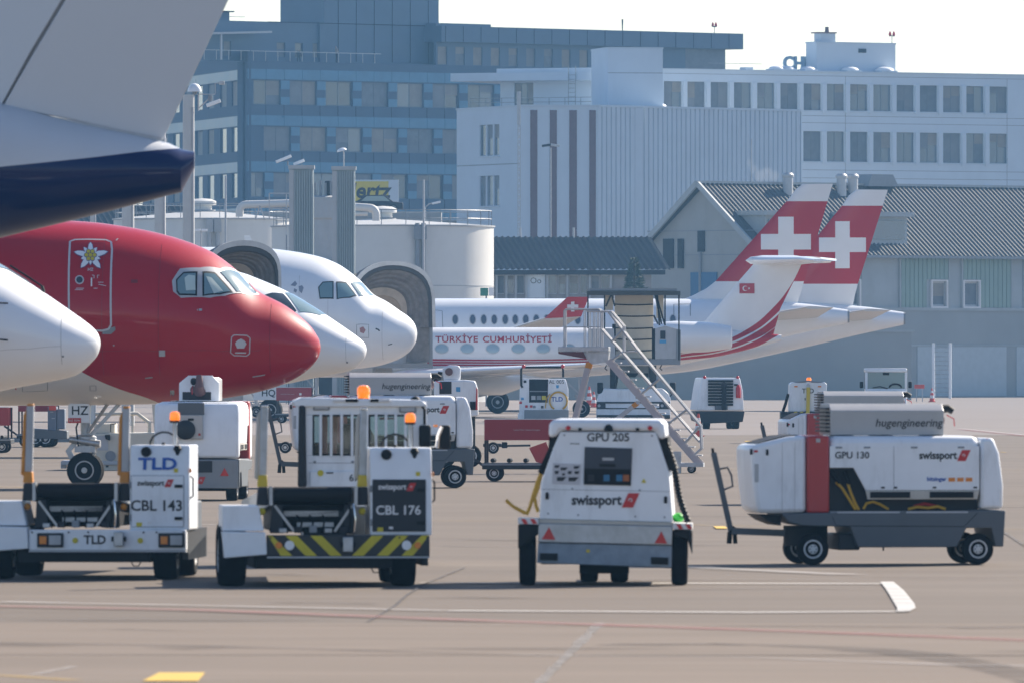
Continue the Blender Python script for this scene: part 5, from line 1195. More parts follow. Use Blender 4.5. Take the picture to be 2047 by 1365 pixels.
gear(sa, (995 - (1694 - 37.4 * s1)) / s1, 3.8, 2.4, 0.6, 0.42, 2, lightgrey); gear(sa, (995 - (1694 - 37.4 * s1)) / s1, -3.8, 2.4, 0.6, 0.42, 2, lightgrey); gear(sa, 5.0, 0, 2.2, 0.385, 0.22, 2)
cw = pm('warm_wing_grey', (0.62, 0.60, 0.56), 0.4, var=0.05)  # one even warm grey for wings and tailplanes
fence_m = cross_livery('cross_wing_tip', -100, 100, -1000, 0, 1, 1)
for sg in (-1, 1):
    u0, z0 = U1(880, 690)
    mb = MB(); wing_mesh(mb, [((-12.5, sg * 1.6, 2.75), (-7.0, 0, -0.1), 0.9, (0, 0, 1)), ((-16, sg * 6.2, 3.3), (-4.2, 0, 0), 0.5, (0, 0, 1)), ((-21.4, sg * 15.5, 4.9), (-1.9, 0, 0.1), 0.22, (0, 0, 1))]); build(mb, 'wing', cw, sa)
    mb = MB(); wing_mesh(mb, [((-21.4, sg * 15.5, 4.9), (-1.9, 0, 0.1), 0.16, (0, 1, 0)), ((-22.6, sg * 15.9, 6.0), (-1.1, 0, 0), 0.1, (0, 1, 0))]); wl_ = build(mb, 'winglet', pm('winglet_red', (0.45, 0.015, 0.03), 0.35, var=0.02), sa)
    mk('winglet_cross', inkwhite, wl_, smooth=0, box=(-22.95, -22.78, sg * 15.76 - 0.1, sg * 15.76 + 0.1, 5.25, 5.8)); mk('winglet_cross', inkwhite, wl_, smooth=0, box=(-23.15, -22.58, sg * 15.76 - 0.102, sg * 15.76 + 0.102, 5.44, 5.61))
    mb = MB(); mb.lathe([(0.85, 0.5), (1.0, 0.0), (1.05, -1.4), (0.75, -3.0), (0.5, -3.4)], (-12.2, sg * 5.75, 1.75), 'x', 26); build(mb, 'engine', jetwhite, sa)
    mb = MB(); wing_mesh(mb, [((-32.2, sg * 0.5, 5.0), (-3.6, 0, 0), 0.35, (0, 0, 1)), ((-35, sg * 6.1, 5.5), (-1.5, 0, 0), 0.15, (0, 0, 1))]); build(mb, 'tailplane', cw, sa)
s2_ = 36.2
sb, sf2, U2 = swiss(1806, s2_, 'farther white airliner with red cross fin and pointed tail cone', None, None)
c2 = U2(1684, 490)
fm2 = cross_livery('far_red_cross_fin', U2(0, 568)[1], U2(0, 412)[1], c2[0], c2[1], 47 / s2_, 14.5 / s2_)
fin(sb, U2, [(1478, 610), (1512, 596), (1535, 582), (1550, 568), (1620, 490), (1686, 408), (1697, 391), (1712, 379.5)], [(1705, 610), (1708, 596), (1711, 582), (1715, 568), (1740, 490), (1766, 408), (1771, 391), (1775, 380)], fm2)
gear(sb, 17.7, 3.8, 2.4, 0.6, 0.42, 2, lightgrey); gear(sb, 17.7, -3.8, 2.4, 0.6, 0.42, 2, lightgrey); gear(sb, 5.0, 0, 2.2, 0.385, 0.22, 2)
for sg in (-1, 1):
    mb = MB(); wing_mesh(mb, [((-12.5, sg * 1.6, 2.75), (-7.0, 0, -0.1), 0.9, (0, 0, 1)), ((-21.4, sg * 16.5, 4.6), (-1.9, 0, 0.1), 0.22, (0, 0, 1))]); build(mb, 'wing', cw, sb)
    mb = MB(); wing_mesh(mb, [((-32.0, sg * 0.5, 5.0), (-3.6, 0, 0), 0.35, (0, 0, 1)), ((-35, sg * 6.1, 5.5), (-1.5, 0, 0), 0.15, (0, 0, 1))]); build(mb, 'tailplane', cw, sb)
    mb = MB(); mb.lathe([(0.85, 0.5), (1.0, 0.0), (1.05, -1.4), (0.75, -3.0), (0.5, -3.4)], (-12.2, sg * 5.75, 1.75), 'x', 26); build(mb, 'engine', jetwhite, sb)

# ---------- government business jet, T-tail
sg_ = 41.0; Lg = 28.6; ngx = 1562 - Lg * sg_
bj = thing('business_jet', 'white business jet with oval windows, red stripes, red lettering and T-tail', 'airplane', ((ngx - CX) / sg_, F / sg_, 0), R(180))
gt = [(0, 3.0), (.1, 3.2), (.5, 3.45), (1.2, 3.75), (2.2, 4.1), (3.2, 4.28), (4.5, 4.36), (20, 4.36), (23, 4.32), (26, 4.25), (28.6, 4.0)]
gb_ = [(0, 2.95), (.1, 2.75), (.5, 2.45), (1.2, 2.2), (2.5, 2.02), (4, 1.95), (18, 1.95), (20.5, 2.1), (23, 2.45), (26, 3.05), (28.6, 3.72)]
gw = [(0, .01), (.1, .15), (.5, .42), (1.2, .72), (2.5, 1.02), (4, 1.18), (5, 1.2), (19, 1.2), (22, 1.05), (25.5, .62), (28.6, .2)]
def Ug(px, py): return (px - ngx) / sg_, H + (YH - py) / sg_
STR = [(860, 1500, [(860, 719), (1160, 718), (1300, 712), (1365, 703), (1430, 690), (1500, 660), (1545, 625), (1575, 590), (1600, 545)], 4.5), (0, 0, [(860, 724), (1160, 723), (1300, 718), (1365, 710), (1440, 698), (1510, 671), (1545, 648), (1580, 615), (1600, 600)], 4.2), (0, 0, [(860, 729), (1160, 728), (1300, 724), (1365, 717), (1445, 707), (1510, 687), (1548, 665), (1575, 648), (1600, 630)], 3.8)]
def stripe_fn(pts, w):
    q = [Ug(*p) for p in pts]
    def fn(nt, x, z):
        u = mathn(nt, 'MULTIPLY', x, -1.0); zc_ = curve_node(nt, u, q, q[0][0], q[-1][0], 0, 8)
        return mathn(nt, 'LESS_THAN', mathn(nt, 'ABSOLUTE', mathn(nt, 'SUBTRACT', z, zc_)), curve_node(nt, u, [(Ug(860, 0)[0], 0.05), (Ug(1365, 0)[0], 0.06 * w / 4), (Ug(1470, 0)[0], 0.11), (Ug(1560, 0)[0], 0.24), (Ug(1600, 0)[0], 0.28)], Ug(860, 0)[0], Ug(1600, 0)[0], 0, 1))
    return fn
jetm = livery('government_jet_livery', (0.80, 0.80, 0.80), [(stripe_fn(p, w), (0.45, 0.012, 0.03)) for _, _, p, w in STR], 0.25)
gf = Fus(gt, gb_, gw, bj, sg_, (ngx - CX) / sg_, R(180), 1); gf.mesh('fuselage', jetm, smooth=60)
jetwin = glass_mat('oval_window_glass', (0.30, 0.40, 0.46), 0.12)
for px in (883, 934, 985, 1036, 1086, 1137, 1188, 1239):
    w = gf.patch('cabin_window', jetwin, ell(px, 697, 13, 9, 18), 0.012, bj, rings=3, dens=1); gf.stroke('window_rim', lightgrey, ell(px, 697, 14, 10, 18), 0.02, 0.012, w, dens=1)
txr = pm('lettering_red', (0.45, 0.03, 0.05), 0.5, var=0.0)
gf.lettering('fuselage_lettering', 'T\u00dcRK\u0130YE', txr, 913, 679, 0.42, bj, bold=0.018, sx=1.16, space=1.05); gf.lettering('fuselage_lettering', 'CUMHUR\u0130YET\u0130', txr, 1034, 679, 0.42, bj, bold=0.018, sx=1.14, space=1.05)
finj = fin(bj, Ug, [(1402, 650), (1430, 617), (1468, 572), (1512, 522)], [(1545, 672), (1560, 617), (1582, 572), (1604, 530)], jetm, th0=0.3)
# flag on the fin
u0, z0 = Ug(1478, 587); u1, z1 = Ug(1508, 567)
fl_ = mk('flag', txr, finj, smooth=0, box=(-u1, -u0, 0.158, 0.172, z0, z1)); mb = MB(); cxf, czf = -(u0 + (u1 - u0) * 0.38), (z0 + z1) / 2
pts = [(cxf + 0.13 * math.cos(R(a)), czf + 0.13 * math.sin(R(a))) for a in range(-145, 146, 20)]; pin = [(cxf - 0.03 + 0.10 * math.cos(R(a)), czf + 0.10 * math.sin(R(a))) for a in range(145, -146, -20)]
n = len(pts); pv = [(x, 0.176, z) for x, z in pts] + [(x, 0.176, z) for x, z in pin[::-1]]; mb.add(pv, [(i, i + 1, n + i + 1, n + i) for i in range(n - 1)]); mb.prism([(-(u0 + (u1 - u0) * 0.64) + (0.07 if k % 2 == 0 else 0.03) * math.cos(R(36 * k)), czf + (0.07 if k % 2 == 0 else 0.03) * math.sin(R(36 * k))) for k in range(10)], 'y', 0.173, 0.177)
build(mb, 'crescent_and_star', inkwhite, fl_, smooth=0)
# T-tail stabiliser: near half comes towards the camera
for sg in (-1, 1):
    ua, za = Ug(1500, 524); mb = MB(); wing_mesh(mb, [((-ua, sg * 0.05, za + 0.08), (-2.9, 0, 0.0), 0.42, (0, 0, 1)), ((-ua - 2.2, sg * 3.0, za + 0.12), (-1.9, 0, 0.0), 0.24, (0, 0, 1)), ((-ua - 2.9, sg * 5.2, za + 0.05), (-1.15, 0, -0.05), 0.12, (0, 0, 1))]); build(mb, 'tailplane', jetwhite, bj)
ua, za = Ug(1500, 522); mk('tail_fairing', jetwhite, bj, loc=(-ua - 0.1, 0, za + 0.02), lathe=([(0.001, 0.35), (0.17, 0.1), (0.25, -0.5), (0.25, -2.0), (0.1, -3.2), (0.001, -3.5)], (0, 0, 0), 'x', 16))
for sg in (-1, 1):
    mb = MB(); uN, zN = Ug(1300, 672); mb.lathe([(0.58, 0.0), (0.70, -0.15), (0.78, -1.2), (0.72, -2.8), (0.55, -3.9), (0.45, -3.95)], (-uN, sg * 2.0, zN - 0.05), 'x', 28); e = build(mb, 'engine', jetwhite, bj)
    mk('intake_lip', alu, e, lathe=([(0.50, -uN - 0.1), (0.57, -uN + 0.03), (0.64, -uN - 0.05), (0.68, -uN - 0.12)], (0, sg * 2.0, zN - 0.05), 'x', 28)); mk('pylon', jetwhite, bj, smooth=0, box=(-uN - 3.2, -uN - 0.9, min(sg * 0.7, sg * 1.6), max(sg * 0.7, sg * 1.6), zN - 0.1, zN + 0.08))
    mb = MB(); wing_mesh(mb, [((-9.5, sg * 0.9, 2.05), (-5.8, 0, -0.05), 0.6, (0, 0, 1)), ((-19.6, sg * 13.6, 2.6), (-1.5, 0, 0), 0.15, (0, 0, 1))]); build(mb, 'wing', jetwhite, bj)
    mb = MB(); wing_mesh(mb, [((-19.6, sg * 13.6, 2.6), (-1.5, 0, 0), 0.15, (0, 1, 0)), ((-21.0, sg * 14.1, 4.0), (-0.7, 0, 0), 0.08, (0, 1, 0))]); build(mb, 'winglet', jetwhite, bj)
mk('wing_fairing', jetwhite, bj, loc=(-12, 0, 1.98), lathe=([(0.001, 4.8), (0.7, 3), (0.95, 0), (0.9, -3), (0.001, -5.5)], (0, 0, 0), 'x', 20))
gear(bj, (1162 - ngx) / sg_, 2.1, 1.9, 0.42, 0.3, 2, lightgrey); gear(bj, (1162 - ngx) / sg_, -2.1, 1.9, 0.42, 0.3, 2, lightgrey); gear(bj, 3, 0, 2.1, 0.28, 0.16, 2)

# ---------- tail of a nearer airliner, top left
st = 150.0
na = thing('airliner', 'tail end of a near airliner, pale grey fin over a dark navy tail cone', 'airplane', GS(390, st)); na.location.z = 0
def Un(px, py): return (px - 390) / st, H + (YH - py) / st
navy_edge = [(-420, 460), (0, 336), (170, 318), (340, 299), (395, 297)]
def navy_mask(nt, x, z):
    q = [Un(*p) for p in [(-600, 392), (-300, 366), (0, 337), (170, 319), (340, 299), (395, 296)]]
    return mathn(nt, 'LESS_THAN', z, curve_node(nt, x, q, q[0][0], q[-1][0], 0, 10))
navm = livery('navy_tail_livery', (0.58, 0.60, 0.63), [(navy_mask, (0.003, 0.017, 0.085))], 0.3)
def ring(px, yt, yb, hw_):
    x, zt = Un(px, yt); _, zb = Un(px, yb); n = 36
    return [(x, hw_ * math.sin(2 * math.pi * j / n), (zt + zb) / 2 + (zt - zb) / 2 * math.cos(2 * math.pi * j / n)) for j in range(n)]
mb = MB(); mb.loft([ring(-3600, -40, 640, 1.95), ring(-1800, -20, 640, 1.95), ring(-1000, 40, 615, 1.8), ring(-500, 118, 560, 1.45), ring(-200, 170, 515, 1.15), ring(0, 205, 476, 0.92), ring(150, 245, 440, 0.70), ring(260, 268, 412, 0.54), ring(338, 287, 391, 0.42), ring(363, 299, 385, 0.36), ring(389, 304, 336, 0.16)])
build(mb, 'tail_cone', navm, na, smooth=22)
gfin = pm('pale_grey_fin_paint', (0.55, 0.57, 0.60), 0.35, var=0.02, scale=0.4, coat=0.3)
def nfin(name, le, te, th, y=0):
    sec = [((Un(*a)[0], y, Un(*a)[1]), (Un(*b)[0] - Un(*a)[0], 0, Un(*b)[1] - Un(*a)[1]), t, (0, 1, 0)) for a, b, t in zip(le, te, th)]
    mb = MB(); rings = []
    for a, ch, t, nv in sec:
        a, ch = Vector(a), Vector(ch); rings.append([a + Vector((0, -t[0] / 2, 0)), a + ch + Vector((0, -t[1] / 2, 0)), a + ch + Vector((0, t[1] / 2, 0)), a + Vector((0, t[0] / 2, 0))])
    mb.loft(rings); return build(mb, name, gfin, na, smooth=30, bevel=0.01)
nfin('rudder', [(8, 212), (70, 104), (130, 4), (260, -220), (430, -520)], [(326, 279), (394, 134), (452, 10), (560, -220), (690, -520)], [(0.30, 0.05), (0.28, 0.05), (0.26, 0.05), (0.2, 0.04), (0.12, 0.03)])
nfin('fin', [(-520, 230), (-420, 100), (-330, -20), (-160, -230), (120, -520)], [(2, 214), (62, 104), (122, 4), (252, -220), (422, -520)], [(0.08, 0.31), (0.08, 0.29), (0.08, 0.27), (0.06, 0.21), (0.05, 0.13)])
for (a, b), (c, d) in zip(zip([(2, 214), (62, 104), (122, 4), (252, -220)], [(8, 212), (70, 104), (130, 4), (260, -220)]), zip([(62, 104), (122, 4), (252, -220), (422, -520)], [(70, 104), (130, 4), (260, -220), (430, -520)])):
    mb = MB(); q = [Un(*p) for p in (a, b, d, c)]; mb.prism([(q[0][0] - 0.02, q[0][1]), (q[1][0] + 0.02, q[1][1]), (q[2][0] + 0.02, q[2][1]), (q[3][0] - 0.02, q[3][1])], 'y', -0.05, 0.05); build(mb, 'hinge_gap', lightgrey, na, smooth=0)
mb = MB(); a, b = Un(40, 225), Un(322, 279); mb.bar((a[0], -0.17, a[1]), (b[0], -0.04, b[1]), 0.02, 0.05); build(mb, 'rudder_gap_seal', lightgrey, na, smooth=0)
mk('static_discharger', inkwhite, na, cyl=((Un(331, 290)[0], -0.05, Un(331, 290)[1]), (Un(331, 277)[0], -0.05, Un(331, 277)[1]), 0.012, None, 6))
for u_, y_ in ((-15, -3.0), (-15, 3.0)): gear(na, -u_ * -1 if False else 15, y_, 2.5, 0.6, 0.4, 2)
for sg in (-1, 1):
    mb = MB(); wing_mesh(mb, [((-16, sg * 1.6, 3.4), (6.5, 0, -0.1), 0.8, (0, 0, 1)), ((-9, sg * 15, 4.6), (1.5, 0, 0), 0.2, (0, 0, 1))]); build(mb, 'wing', jetwhite, na)

# ================================================================== boarding bridge hoods
def hood(x0, x1, ytop, ybel, ybot, s, label, yaw):
    t = thing('boarding_bridge', label, 'bridge', GS((x0 + x1) / 2, s), yaw, 'boarding bridge hoods'); w = (x1 - x0) / s / 2; zt, zb, zf = zs(ytop, s), zs(ybel, s), zs(ybot, s)
    def arch(y, k, dz=0.0, n=18):
        out = []
        for i in range(n + 1):
            a = math.pi * i / n; cx_ = -math.cos(a) * w * k; q = math.sin(a) ** 0.42
            out.append((cx_, y, zb + (zt - zb + dz) * q * (0.92 + 0.08 * k)))
        return out
    n1 = 19
    def skin(name, mat, secs, smooth=25):
        vs = [p for y, k, dz, cx in secs for p in [(q[0] + cx * w, y, q[2]) for q in arch(0, k, dz)]]
        mb = MB(); mb.add(vs, [(r_ * n1 + i, r_ * n1 + i + 1, (r_ + 1) * n1 + i + 1, (r_ + 1) * n1 + i) for r_ in range(len(secs) - 1) for i in range(n1 - 1)]); return build(mb, name, mat, t, smooth=smooth, recalc=False)
    D = zt - zb
    skin('bellows', canvas, [(-0.9, 1.0, 0.0, 0), (-0.6, 1.02, 0.05, 0), (-0.35, 0.97, -0.04, 0), (-0.1, 1.02, 0.05, 0), (0.15, 0.97, -0.04, 0), (0.5, 1.0, 0.0, 0), (1.2, 0.98, -0.05, 0)])
    skin('padded_rim', pm('hood_rim_pale', (0.60, 0.60, 0.58), 0.7, var=0.15), [(-0.86, 1.03, 0.08, 0), (-1.0, 1.03, 0.08, 0), (-1.0, 0.955, -0.10, 0), (-0.86, 0.95, -0.11, 0)])
    skin('rim_seal', pm('hood_seal_dark', (0.07, 0.075, 0.08), 0.8), [(-0.96, 0.955, -0.10, 0), (-0.96, 0.90, -0.26, 0), (-0.8, 0.88, -0.30, 0)])
    skin('funnel', canvas, [(-0.85 + 0.115 * i + (0.10 if i % 2 else 0.0), 0.92 - 0.034 * i, -0.22 - (D * 0.40 - 0.22) * i / 10, -0.017 * i) for i in range(11)], 10)
    skin('inner_arch', canvas_in, [(0.22, 0.62, -D * 0.36, -0.16), (0.25, 0.50, -D * 0.48, -0.18), (0.6, 0.48, -D * 0.5, -0.18)])
    mk('funnel_side', canvas, t, smooth=0, prism=([(w * 0.38, zf + 0.05), (w * 0.95, zf + 0.05), (w * 0.95, zb + 0.05), (w * 0.42, zb + 0.05)], 'y', -0.3, -0.24))
    mk('cab', beige, t, smooth=0, box=(-w * 0.9, w * 0.55, 0.4, 3.2, zf + 0.1, zt - 0.5))
    mk('doorway', pm('doorway_tan', (0.40, 0.31, 0.22), 0.7, var=0.15), t, smooth=0, box=(-w * 0.7, w * 0.36, 0.34, 0.39, zf + 0.1, zb + D * 0.6))
    mk('side_wall', lightgrey, t, smooth=0, box=(-w, w * 0.92, 0.0, 0.18, zf, zb + 0.02)) ; mk('floor', midgrey, t, smooth=0, box=(-w, w * 0.98, -0.8, 3.2, zf - 0.22, zf))
    mk('rail_post', midgrey, t, smooth=0, box=(w * 0.9, w * 0.97, -0.85, -0.7, zf, zb + 0.3)); mk('column', lightgrey, t, smooth=0, box=(-0.4, 0.4, 1.5, 2.3, 0, zf - 0.22)); mk('tunnel', lightgrey, t, smooth=0, box=(-w * 0.8, w * 0.5, 3.2, 20, zf, zt - 0.6))
    return t
hood(696, 862, 526, 655, 726, 43.0, 'grey bellows hood of the boarding bridge beside the wide-body nose', R(11))
hood(404, 552, 486, 590, 720, 58.0, 'boarding bridge hood with cream lining above the red nose', R(11))
# ================================================================== ground vehicles
def VW(ox, oy, f, s, px0):
    """metres (x, z) for a spot in an enlarged crop of the photo: crop origin, enlargement, scale, centre column"""
    return lambda zx, zy: (((ox + zx / f) - px0) / s, H + (YH - (oy + zy / f)) / s)
def poly(V, *pts): return [V(*p) for p in pts]
def place(name, label, cat, px, s, yaw=0.0, dy=0.0, group=None):
    loc = GS(px, s); loc.y += dy; loc.x *= loc.y / (loc.y - dy); return thing(name, label, cat, loc, yaw, group)
silver = pm('silver_box_paint', (0.42, 0.42, 0.42), 0.4, metal=0.25, var=0.06, dirt=0.08)
dirtyw = pm('worn_beige_white', (0.52, 0.49, 0.43), 0.5, dirt=0.2)

# ---------- towed ground power units with an exhaust cleaner box on the roof
def power_unit(label, px, s, yaw, num, k=1.0, nose=-1.715, hugt='hugengineering', rear=None, maker=True):
    t = place('power_unit', label, 'power unit', px, s, yaw, 0.75 * k, 'towed ground power units'); t.scale = (k, k, k)
    V = lambda zx, zy: ((zx - 1090) / 472.3, (1105 - zy) / 472.3)
    Nx = lambda x: x if x > -0.97 else -0.955 + (x + 0.955) * (nose + 0.955) / (-1.715 + 0.955)
    fc = [(Nx(x), z) for x, z in poly(V, (283, 352), (400, 322), (520, 293), (605, 285), (636, 290), (636, 772), (480, 776), (352, 776), (318, 762), (297, 600), (284, 450))]
    c = mk('front_cowl', white, t, bevel=0.06, prism=(fc, 'y', -0.72, 0.72))
    q = [(Nx(x), z + 0.004) for x, z in poly(V, (330, 338), (420, 312), (510, 291), (590, 283))]
    mb = MB(); m_ = len(q); mb.add([(x, -0.6, z) for x, z in q] + [(x, 0.6, z) for x, z in q] + [(x, -0.6, z - 0.05) for x, z in q] + [(x, 0.6, z - 0.05) for x, z in q], [(i, i + 1, m_ + i + 1, m_ + i) for i in range(m_ - 1)] + [(i, i + 1, 2 * m_ + i + 1, 2 * m_ + i) for i in range(m_ - 1)]); build(mb, 'air_outlet', black, c, smooth=0)
    x0 = Nx(V(290, 0)[0])
    for zx, zy in ((384, 392), (282, 388)): mk('latch', black, c, bevel=0.01, box=(Nx(V(zx, 0)[0]) - 0.015, Nx(V(zx, 0)[0]) + 0.02, -0.735, -0.718, V(0, zy)[1] - 0.04, V(0, zy)[1] + 0.04))
    for zx in (480, 560): mk('cowl_seam', lightgrey, c, smooth=0, box=(Nx(V(zx, 0)[0]), Nx(V(zx, 0)[0]) + 0.005, -0.7235, -0.7195, V(0, 765)[1], V(0, 330)[1]))
    mk('side_lettering', lightgrey, c, smooth=0, box=(Nx(V(305, 0)[0]), Nx(V(330, 0)[0]), -0.724, -0.7195, V(0, 580)[1], V(0, 465)[1])); mk('red_sticker', reflector, c, smooth=0, box=(Nx(V(300, 0)[0]), Nx(V(325, 0)[0]), -0.724, -0.7195, V(0, 392)[1], V(0, 378)[1])); mk('band_latch', silver, t, bevel=0.006, box=(V(695, 0)[0], V(722, 0)[0], -0.752, -0.743, V(0, 330)[1], V(0, 305)[1]))
    mk('underside', black, t, smooth=0, prism=([(Nx(x), z) for x, z in poly(V, (345, 785), (480, 790), (480, 855), (400, 825))], 'y', -0.62, 0.62))
    mk('red_band', red, t, bevel=0.03, box=(*(V(638, 0)[0], V(781, 0)[0]), -0.742, 0.742, V(0, 774)[1], V(0, 288)[1]))
    mk('core', darkgrey, t, smooth=0, box=(V(782, 0)[0], V(1742, 0)[0], -0.52, 0.52, V(0, 772)[1], V(0, 300)[1]))
    mk('roof', white, t, bevel=0.10, smooth=60, box=(V(782, 0)[0], V(1740, 0)[0], -0.735, 0.735, V(0, 400)[1], V(0, 290)[1]))
    for sg in (-1, 1):
        a, b = (-0.738, -0.70) if sg < 0 else (0.70, 0.738)
        mk('side_panel', white, t, bevel=0.008, prism=(poly(V, (783, 352), (1739, 352), (1739, 632), (1012, 632), (935, 490), (783, 490)), 'y', a, b))
        lip = mk('vent_strip', dirtyw, t, bevel=0.008, prism=(poly(V, (1012, 634), (1739, 634), (1726, 690), (1025, 690)), 'y', a - 0.012 * (sg < 0) + 0.004, b + 0.008 * (sg > 0)))
        for q0, q1 in ((1040, 1295), (1420, 1700)): mk('vent', black, lip, smooth=0, box=(V(q0, 0)[0], V(q1, 0)[0], min(a, b) - 0.02 if sg < 0 else b + 0.001, min(a, b) - 0.006 if sg < 0 else b + 0.015, V(0, 680)[1], V(0, 642)[1]))
    mk('tray', midgrey, t, smooth=0, box=(V(786, 0)[0], V(1742, 0)[0], -0.74, 0.74, V(0, 776)[1], V(0, 764)[1]))
    for q0, q1 in ((830, 1230), (1270, 1665)): mk('tray_edge', alu, t, smooth=0, box=(V(q0, 0)[0], V(q1, 0)[0], -0.752, -0.742, V(0, 776)[1], V(0, 765)[1]))
    rc = mk('rear_cowl', white, t, bevel=0.05, prism=(poly(V, (1745, 306), (1828, 300), (1868, 400), (1893, 600), (1891, 752), (1745, 752)), 'y', -0.738, 0.738))
    for sg in (-1, 1): mk('marker_lamp', reflector, rc, loc=(V(1790, 0)[0], 0.70 * sg, V(0, 318)[1]), sphere=((0, 0, 0), 0.028, 10, 6))
    mk('chassis', grey, t, bevel=0.015, prism=(poly(V, (475, 778), (1745, 758), (1906, 760), (1892, 990), (1842, 990), (1815, 872), (1655, 872), (1595, 992), (962, 992), (912, 862), (620, 856), (520, 832)), 'y', -0.75, 0.75))
    mk('chassis_seam', black, t, smooth=0, tube=([(*V(800, 800)[:1], -0.752, V(0, 800)[1]), (V(822, 0)[0], -0.752, V(0, 856)[1]), (V(1640, 0)[0], -0.752, V(0, 862)[1]), (V(1725, 0)[0], -0.752, V(0, 775)[1])], 0.004, 4))
    mk('fuel_tank', darkgrey, t, bevel=0.02, box=(V(850, 0)[0], V(985, 0)[0], -0.6, 0.6, 0.2, 0.42)); mk('drain', black, t, cyl=((V(1142, 0)[0], -0.5, 0.19), (V(1142, 0)[0], -0.5, 0.3), 0.012))
    for x, r in ((V(680, 0)[0], 0.215), (V(1735, 0)[0], 0.212)):
        for y in (-0.60, 0.60): wheel(t, (x, y, r), r, 0.2, -1, 'y')
        mk('axle', black, t, cyl=((x, -0.52, r), (x, 0.52, r), 0.04))
    mk('turntable', black, t, cyl=((V(680, 0)[0], 0, 0.25), (V(680, 0)[0], 0, 0.52), 0.3))
    # cables in the open side
    for pts, r in (([(830, 580), (870, 620), (915, 690), (955, 755)], 0.02), ([(905, 590), (925, 650), (950, 710), (975, 755)], 0.02), ([(1005, 750), (1025, 715), (1065, 705), (1110, 720), (1165, 752)], 0.018), ([(1290, 752), (1350, 738), (1420, 745), (1480, 735), (1530, 752)], 0.02)):
        mk('cable', hose_y, t, tube=([(V(*p)[0], -0.64, V(*p)[1]) for p in pts], r, 7))
    for p0, p1 in (((800, 505), (850, 590)), ((885, 510), (915, 595))): mk('cable_plug', black, t, cyl=((V(*p0)[0], -0.62, V(*p0)[1]), (V(*p1)[0], -0.64, V(*p1)[1]), 0.035, 0.03))
    mk('cable_heap', red, t, tube=([(V(1330, 0)[0], -0.6, V(0, 735)[1]), (V(1400, 0)[0], -0.58, V(0, 718)[1]), (V(1490, 0)[0], -0.6, V(0, 738)[1])], 0.022, 6))
    for q in ((1190, 352),): mk('panel_gap', midgrey, t, smooth=0, box=(V(q[0], 0)[0], V(q[0], 0)[0] + 0.006, -0.7405, -0.7365, V(0, 630)[1], V(0, 355)[1]))
    for q in (1110, 1190, 1440, 1700): mk('latch', black, t, bevel=0.004, box=(V(q, 0)[0], V(q, 0)[0] + 0.05, -0.748, -0.739, V(0, 615)[1] - 0.012, V(0, 615)[1] + 0.012))
    for q in (820, 1000, 1300, 1600): mk('hinge', midgrey, t, bevel=0.004, box=(V(q, 0)[0], V(q, 0)[0] + 0.09, -0.746, -0.738, V(0, 362)[1] - 0.012, V(0, 362)[1] + 0.012))
    text('unit_number', num, inkblack, t, (V(925, 0)[0], -0.741, V(0, 412)[1]), 0.125, bold=0.02)
    swiss_logo(t, (V(1520, 0)[0], -0.741, V(0, 413)[1]), 0.70)
    if maker:
        text('maker_lettering', 'hitzinger', inkblue, t, (V(1465, 0)[0], -0.741, V(0, 562)[1]), 0.075, bold=0.03)
        for i in range(3): mk('orange_mark', inkorange, t, smooth=0, box=(V(1541 + 55 * i, 0)[0], V(1583 + 55 * i, 0)[0], -0.744, -0.739, V(0, 577)[1], V(0, 553)[1]))
    # exhaust cleaner box
    bw = 0.6 if rear else 1.0
    zb, zt = V(0, 290)[1] + 0.012, V(0, 88)[1]; xa, xb = V(802, 0)[0], V(1528, 0)[0]
    hb = mk('exhaust_box', silver, t, bevel=0.008, prism=([(y * bw, z) for y, z in ((-0.52, zb), (0.45, zb), (0.45, zt - 0.04), (0.36, zt), (-0.36, zt), (-0.52, zt - 0.09))], 'x', xa, xb))
    for i in range(7): mk('fin', darkgrey, hb, smooth=0, box=(xa - 0.062, xa - 0.003, -0.5 * bw, 0.44 * bw, zb + 0.04 + i * 0.05, zb + 0.065 + i * 0.05))
    for q0 in (870, 1120, 1440): mk('foot', black, hb, smooth=0, box=(V(q0, 0)[0], V(q0 + 80, 0)[0], -0.53, 0.45, zb - 0.018, zb - 0.003))
    mk('tail_pipe', black, hb, tube=([(xb, -0.1, zt - 0.08), (xb + 0.12, -0.1, zt - 0.06), (xb + 0.19, -0.1, zt - 0.10)], [0.06, 0.055, 0.045], 10)); mk('pipe_flange', brown, hb, lathe=([(0.10, xb + 0.001), (0.09, xb + 0.03), (0.05, xb + 0.07)], (0, -0.1, zt - 0.22), 'x', 14)); mk('strap', reflector, hb, tube=([(xb + 0.1, -0.12, zt - 0.15), (xb + 0.2, -0.12, zt - 0.2), (xb + 0.21, -0.12, zt - 0.3)], 0.008, 5))
    if hugt: text('box_lettering', hugt, inkblack, hb, (V(1302, 0)[0], -0.524, zb + 0.16), 0.15, bold=0.008, shear=0.2)
    # tow bar folded up at the front
    xt = Nx(V(205, 0)[0]) if nose < -1.6 else nose - 0.15
    tb = mk('tow_bar', grey, t, smooth=0, bar=((V(560, 0)[0], 0, 0.42), (xt, 0, 0.45), 0.12, 0.09))
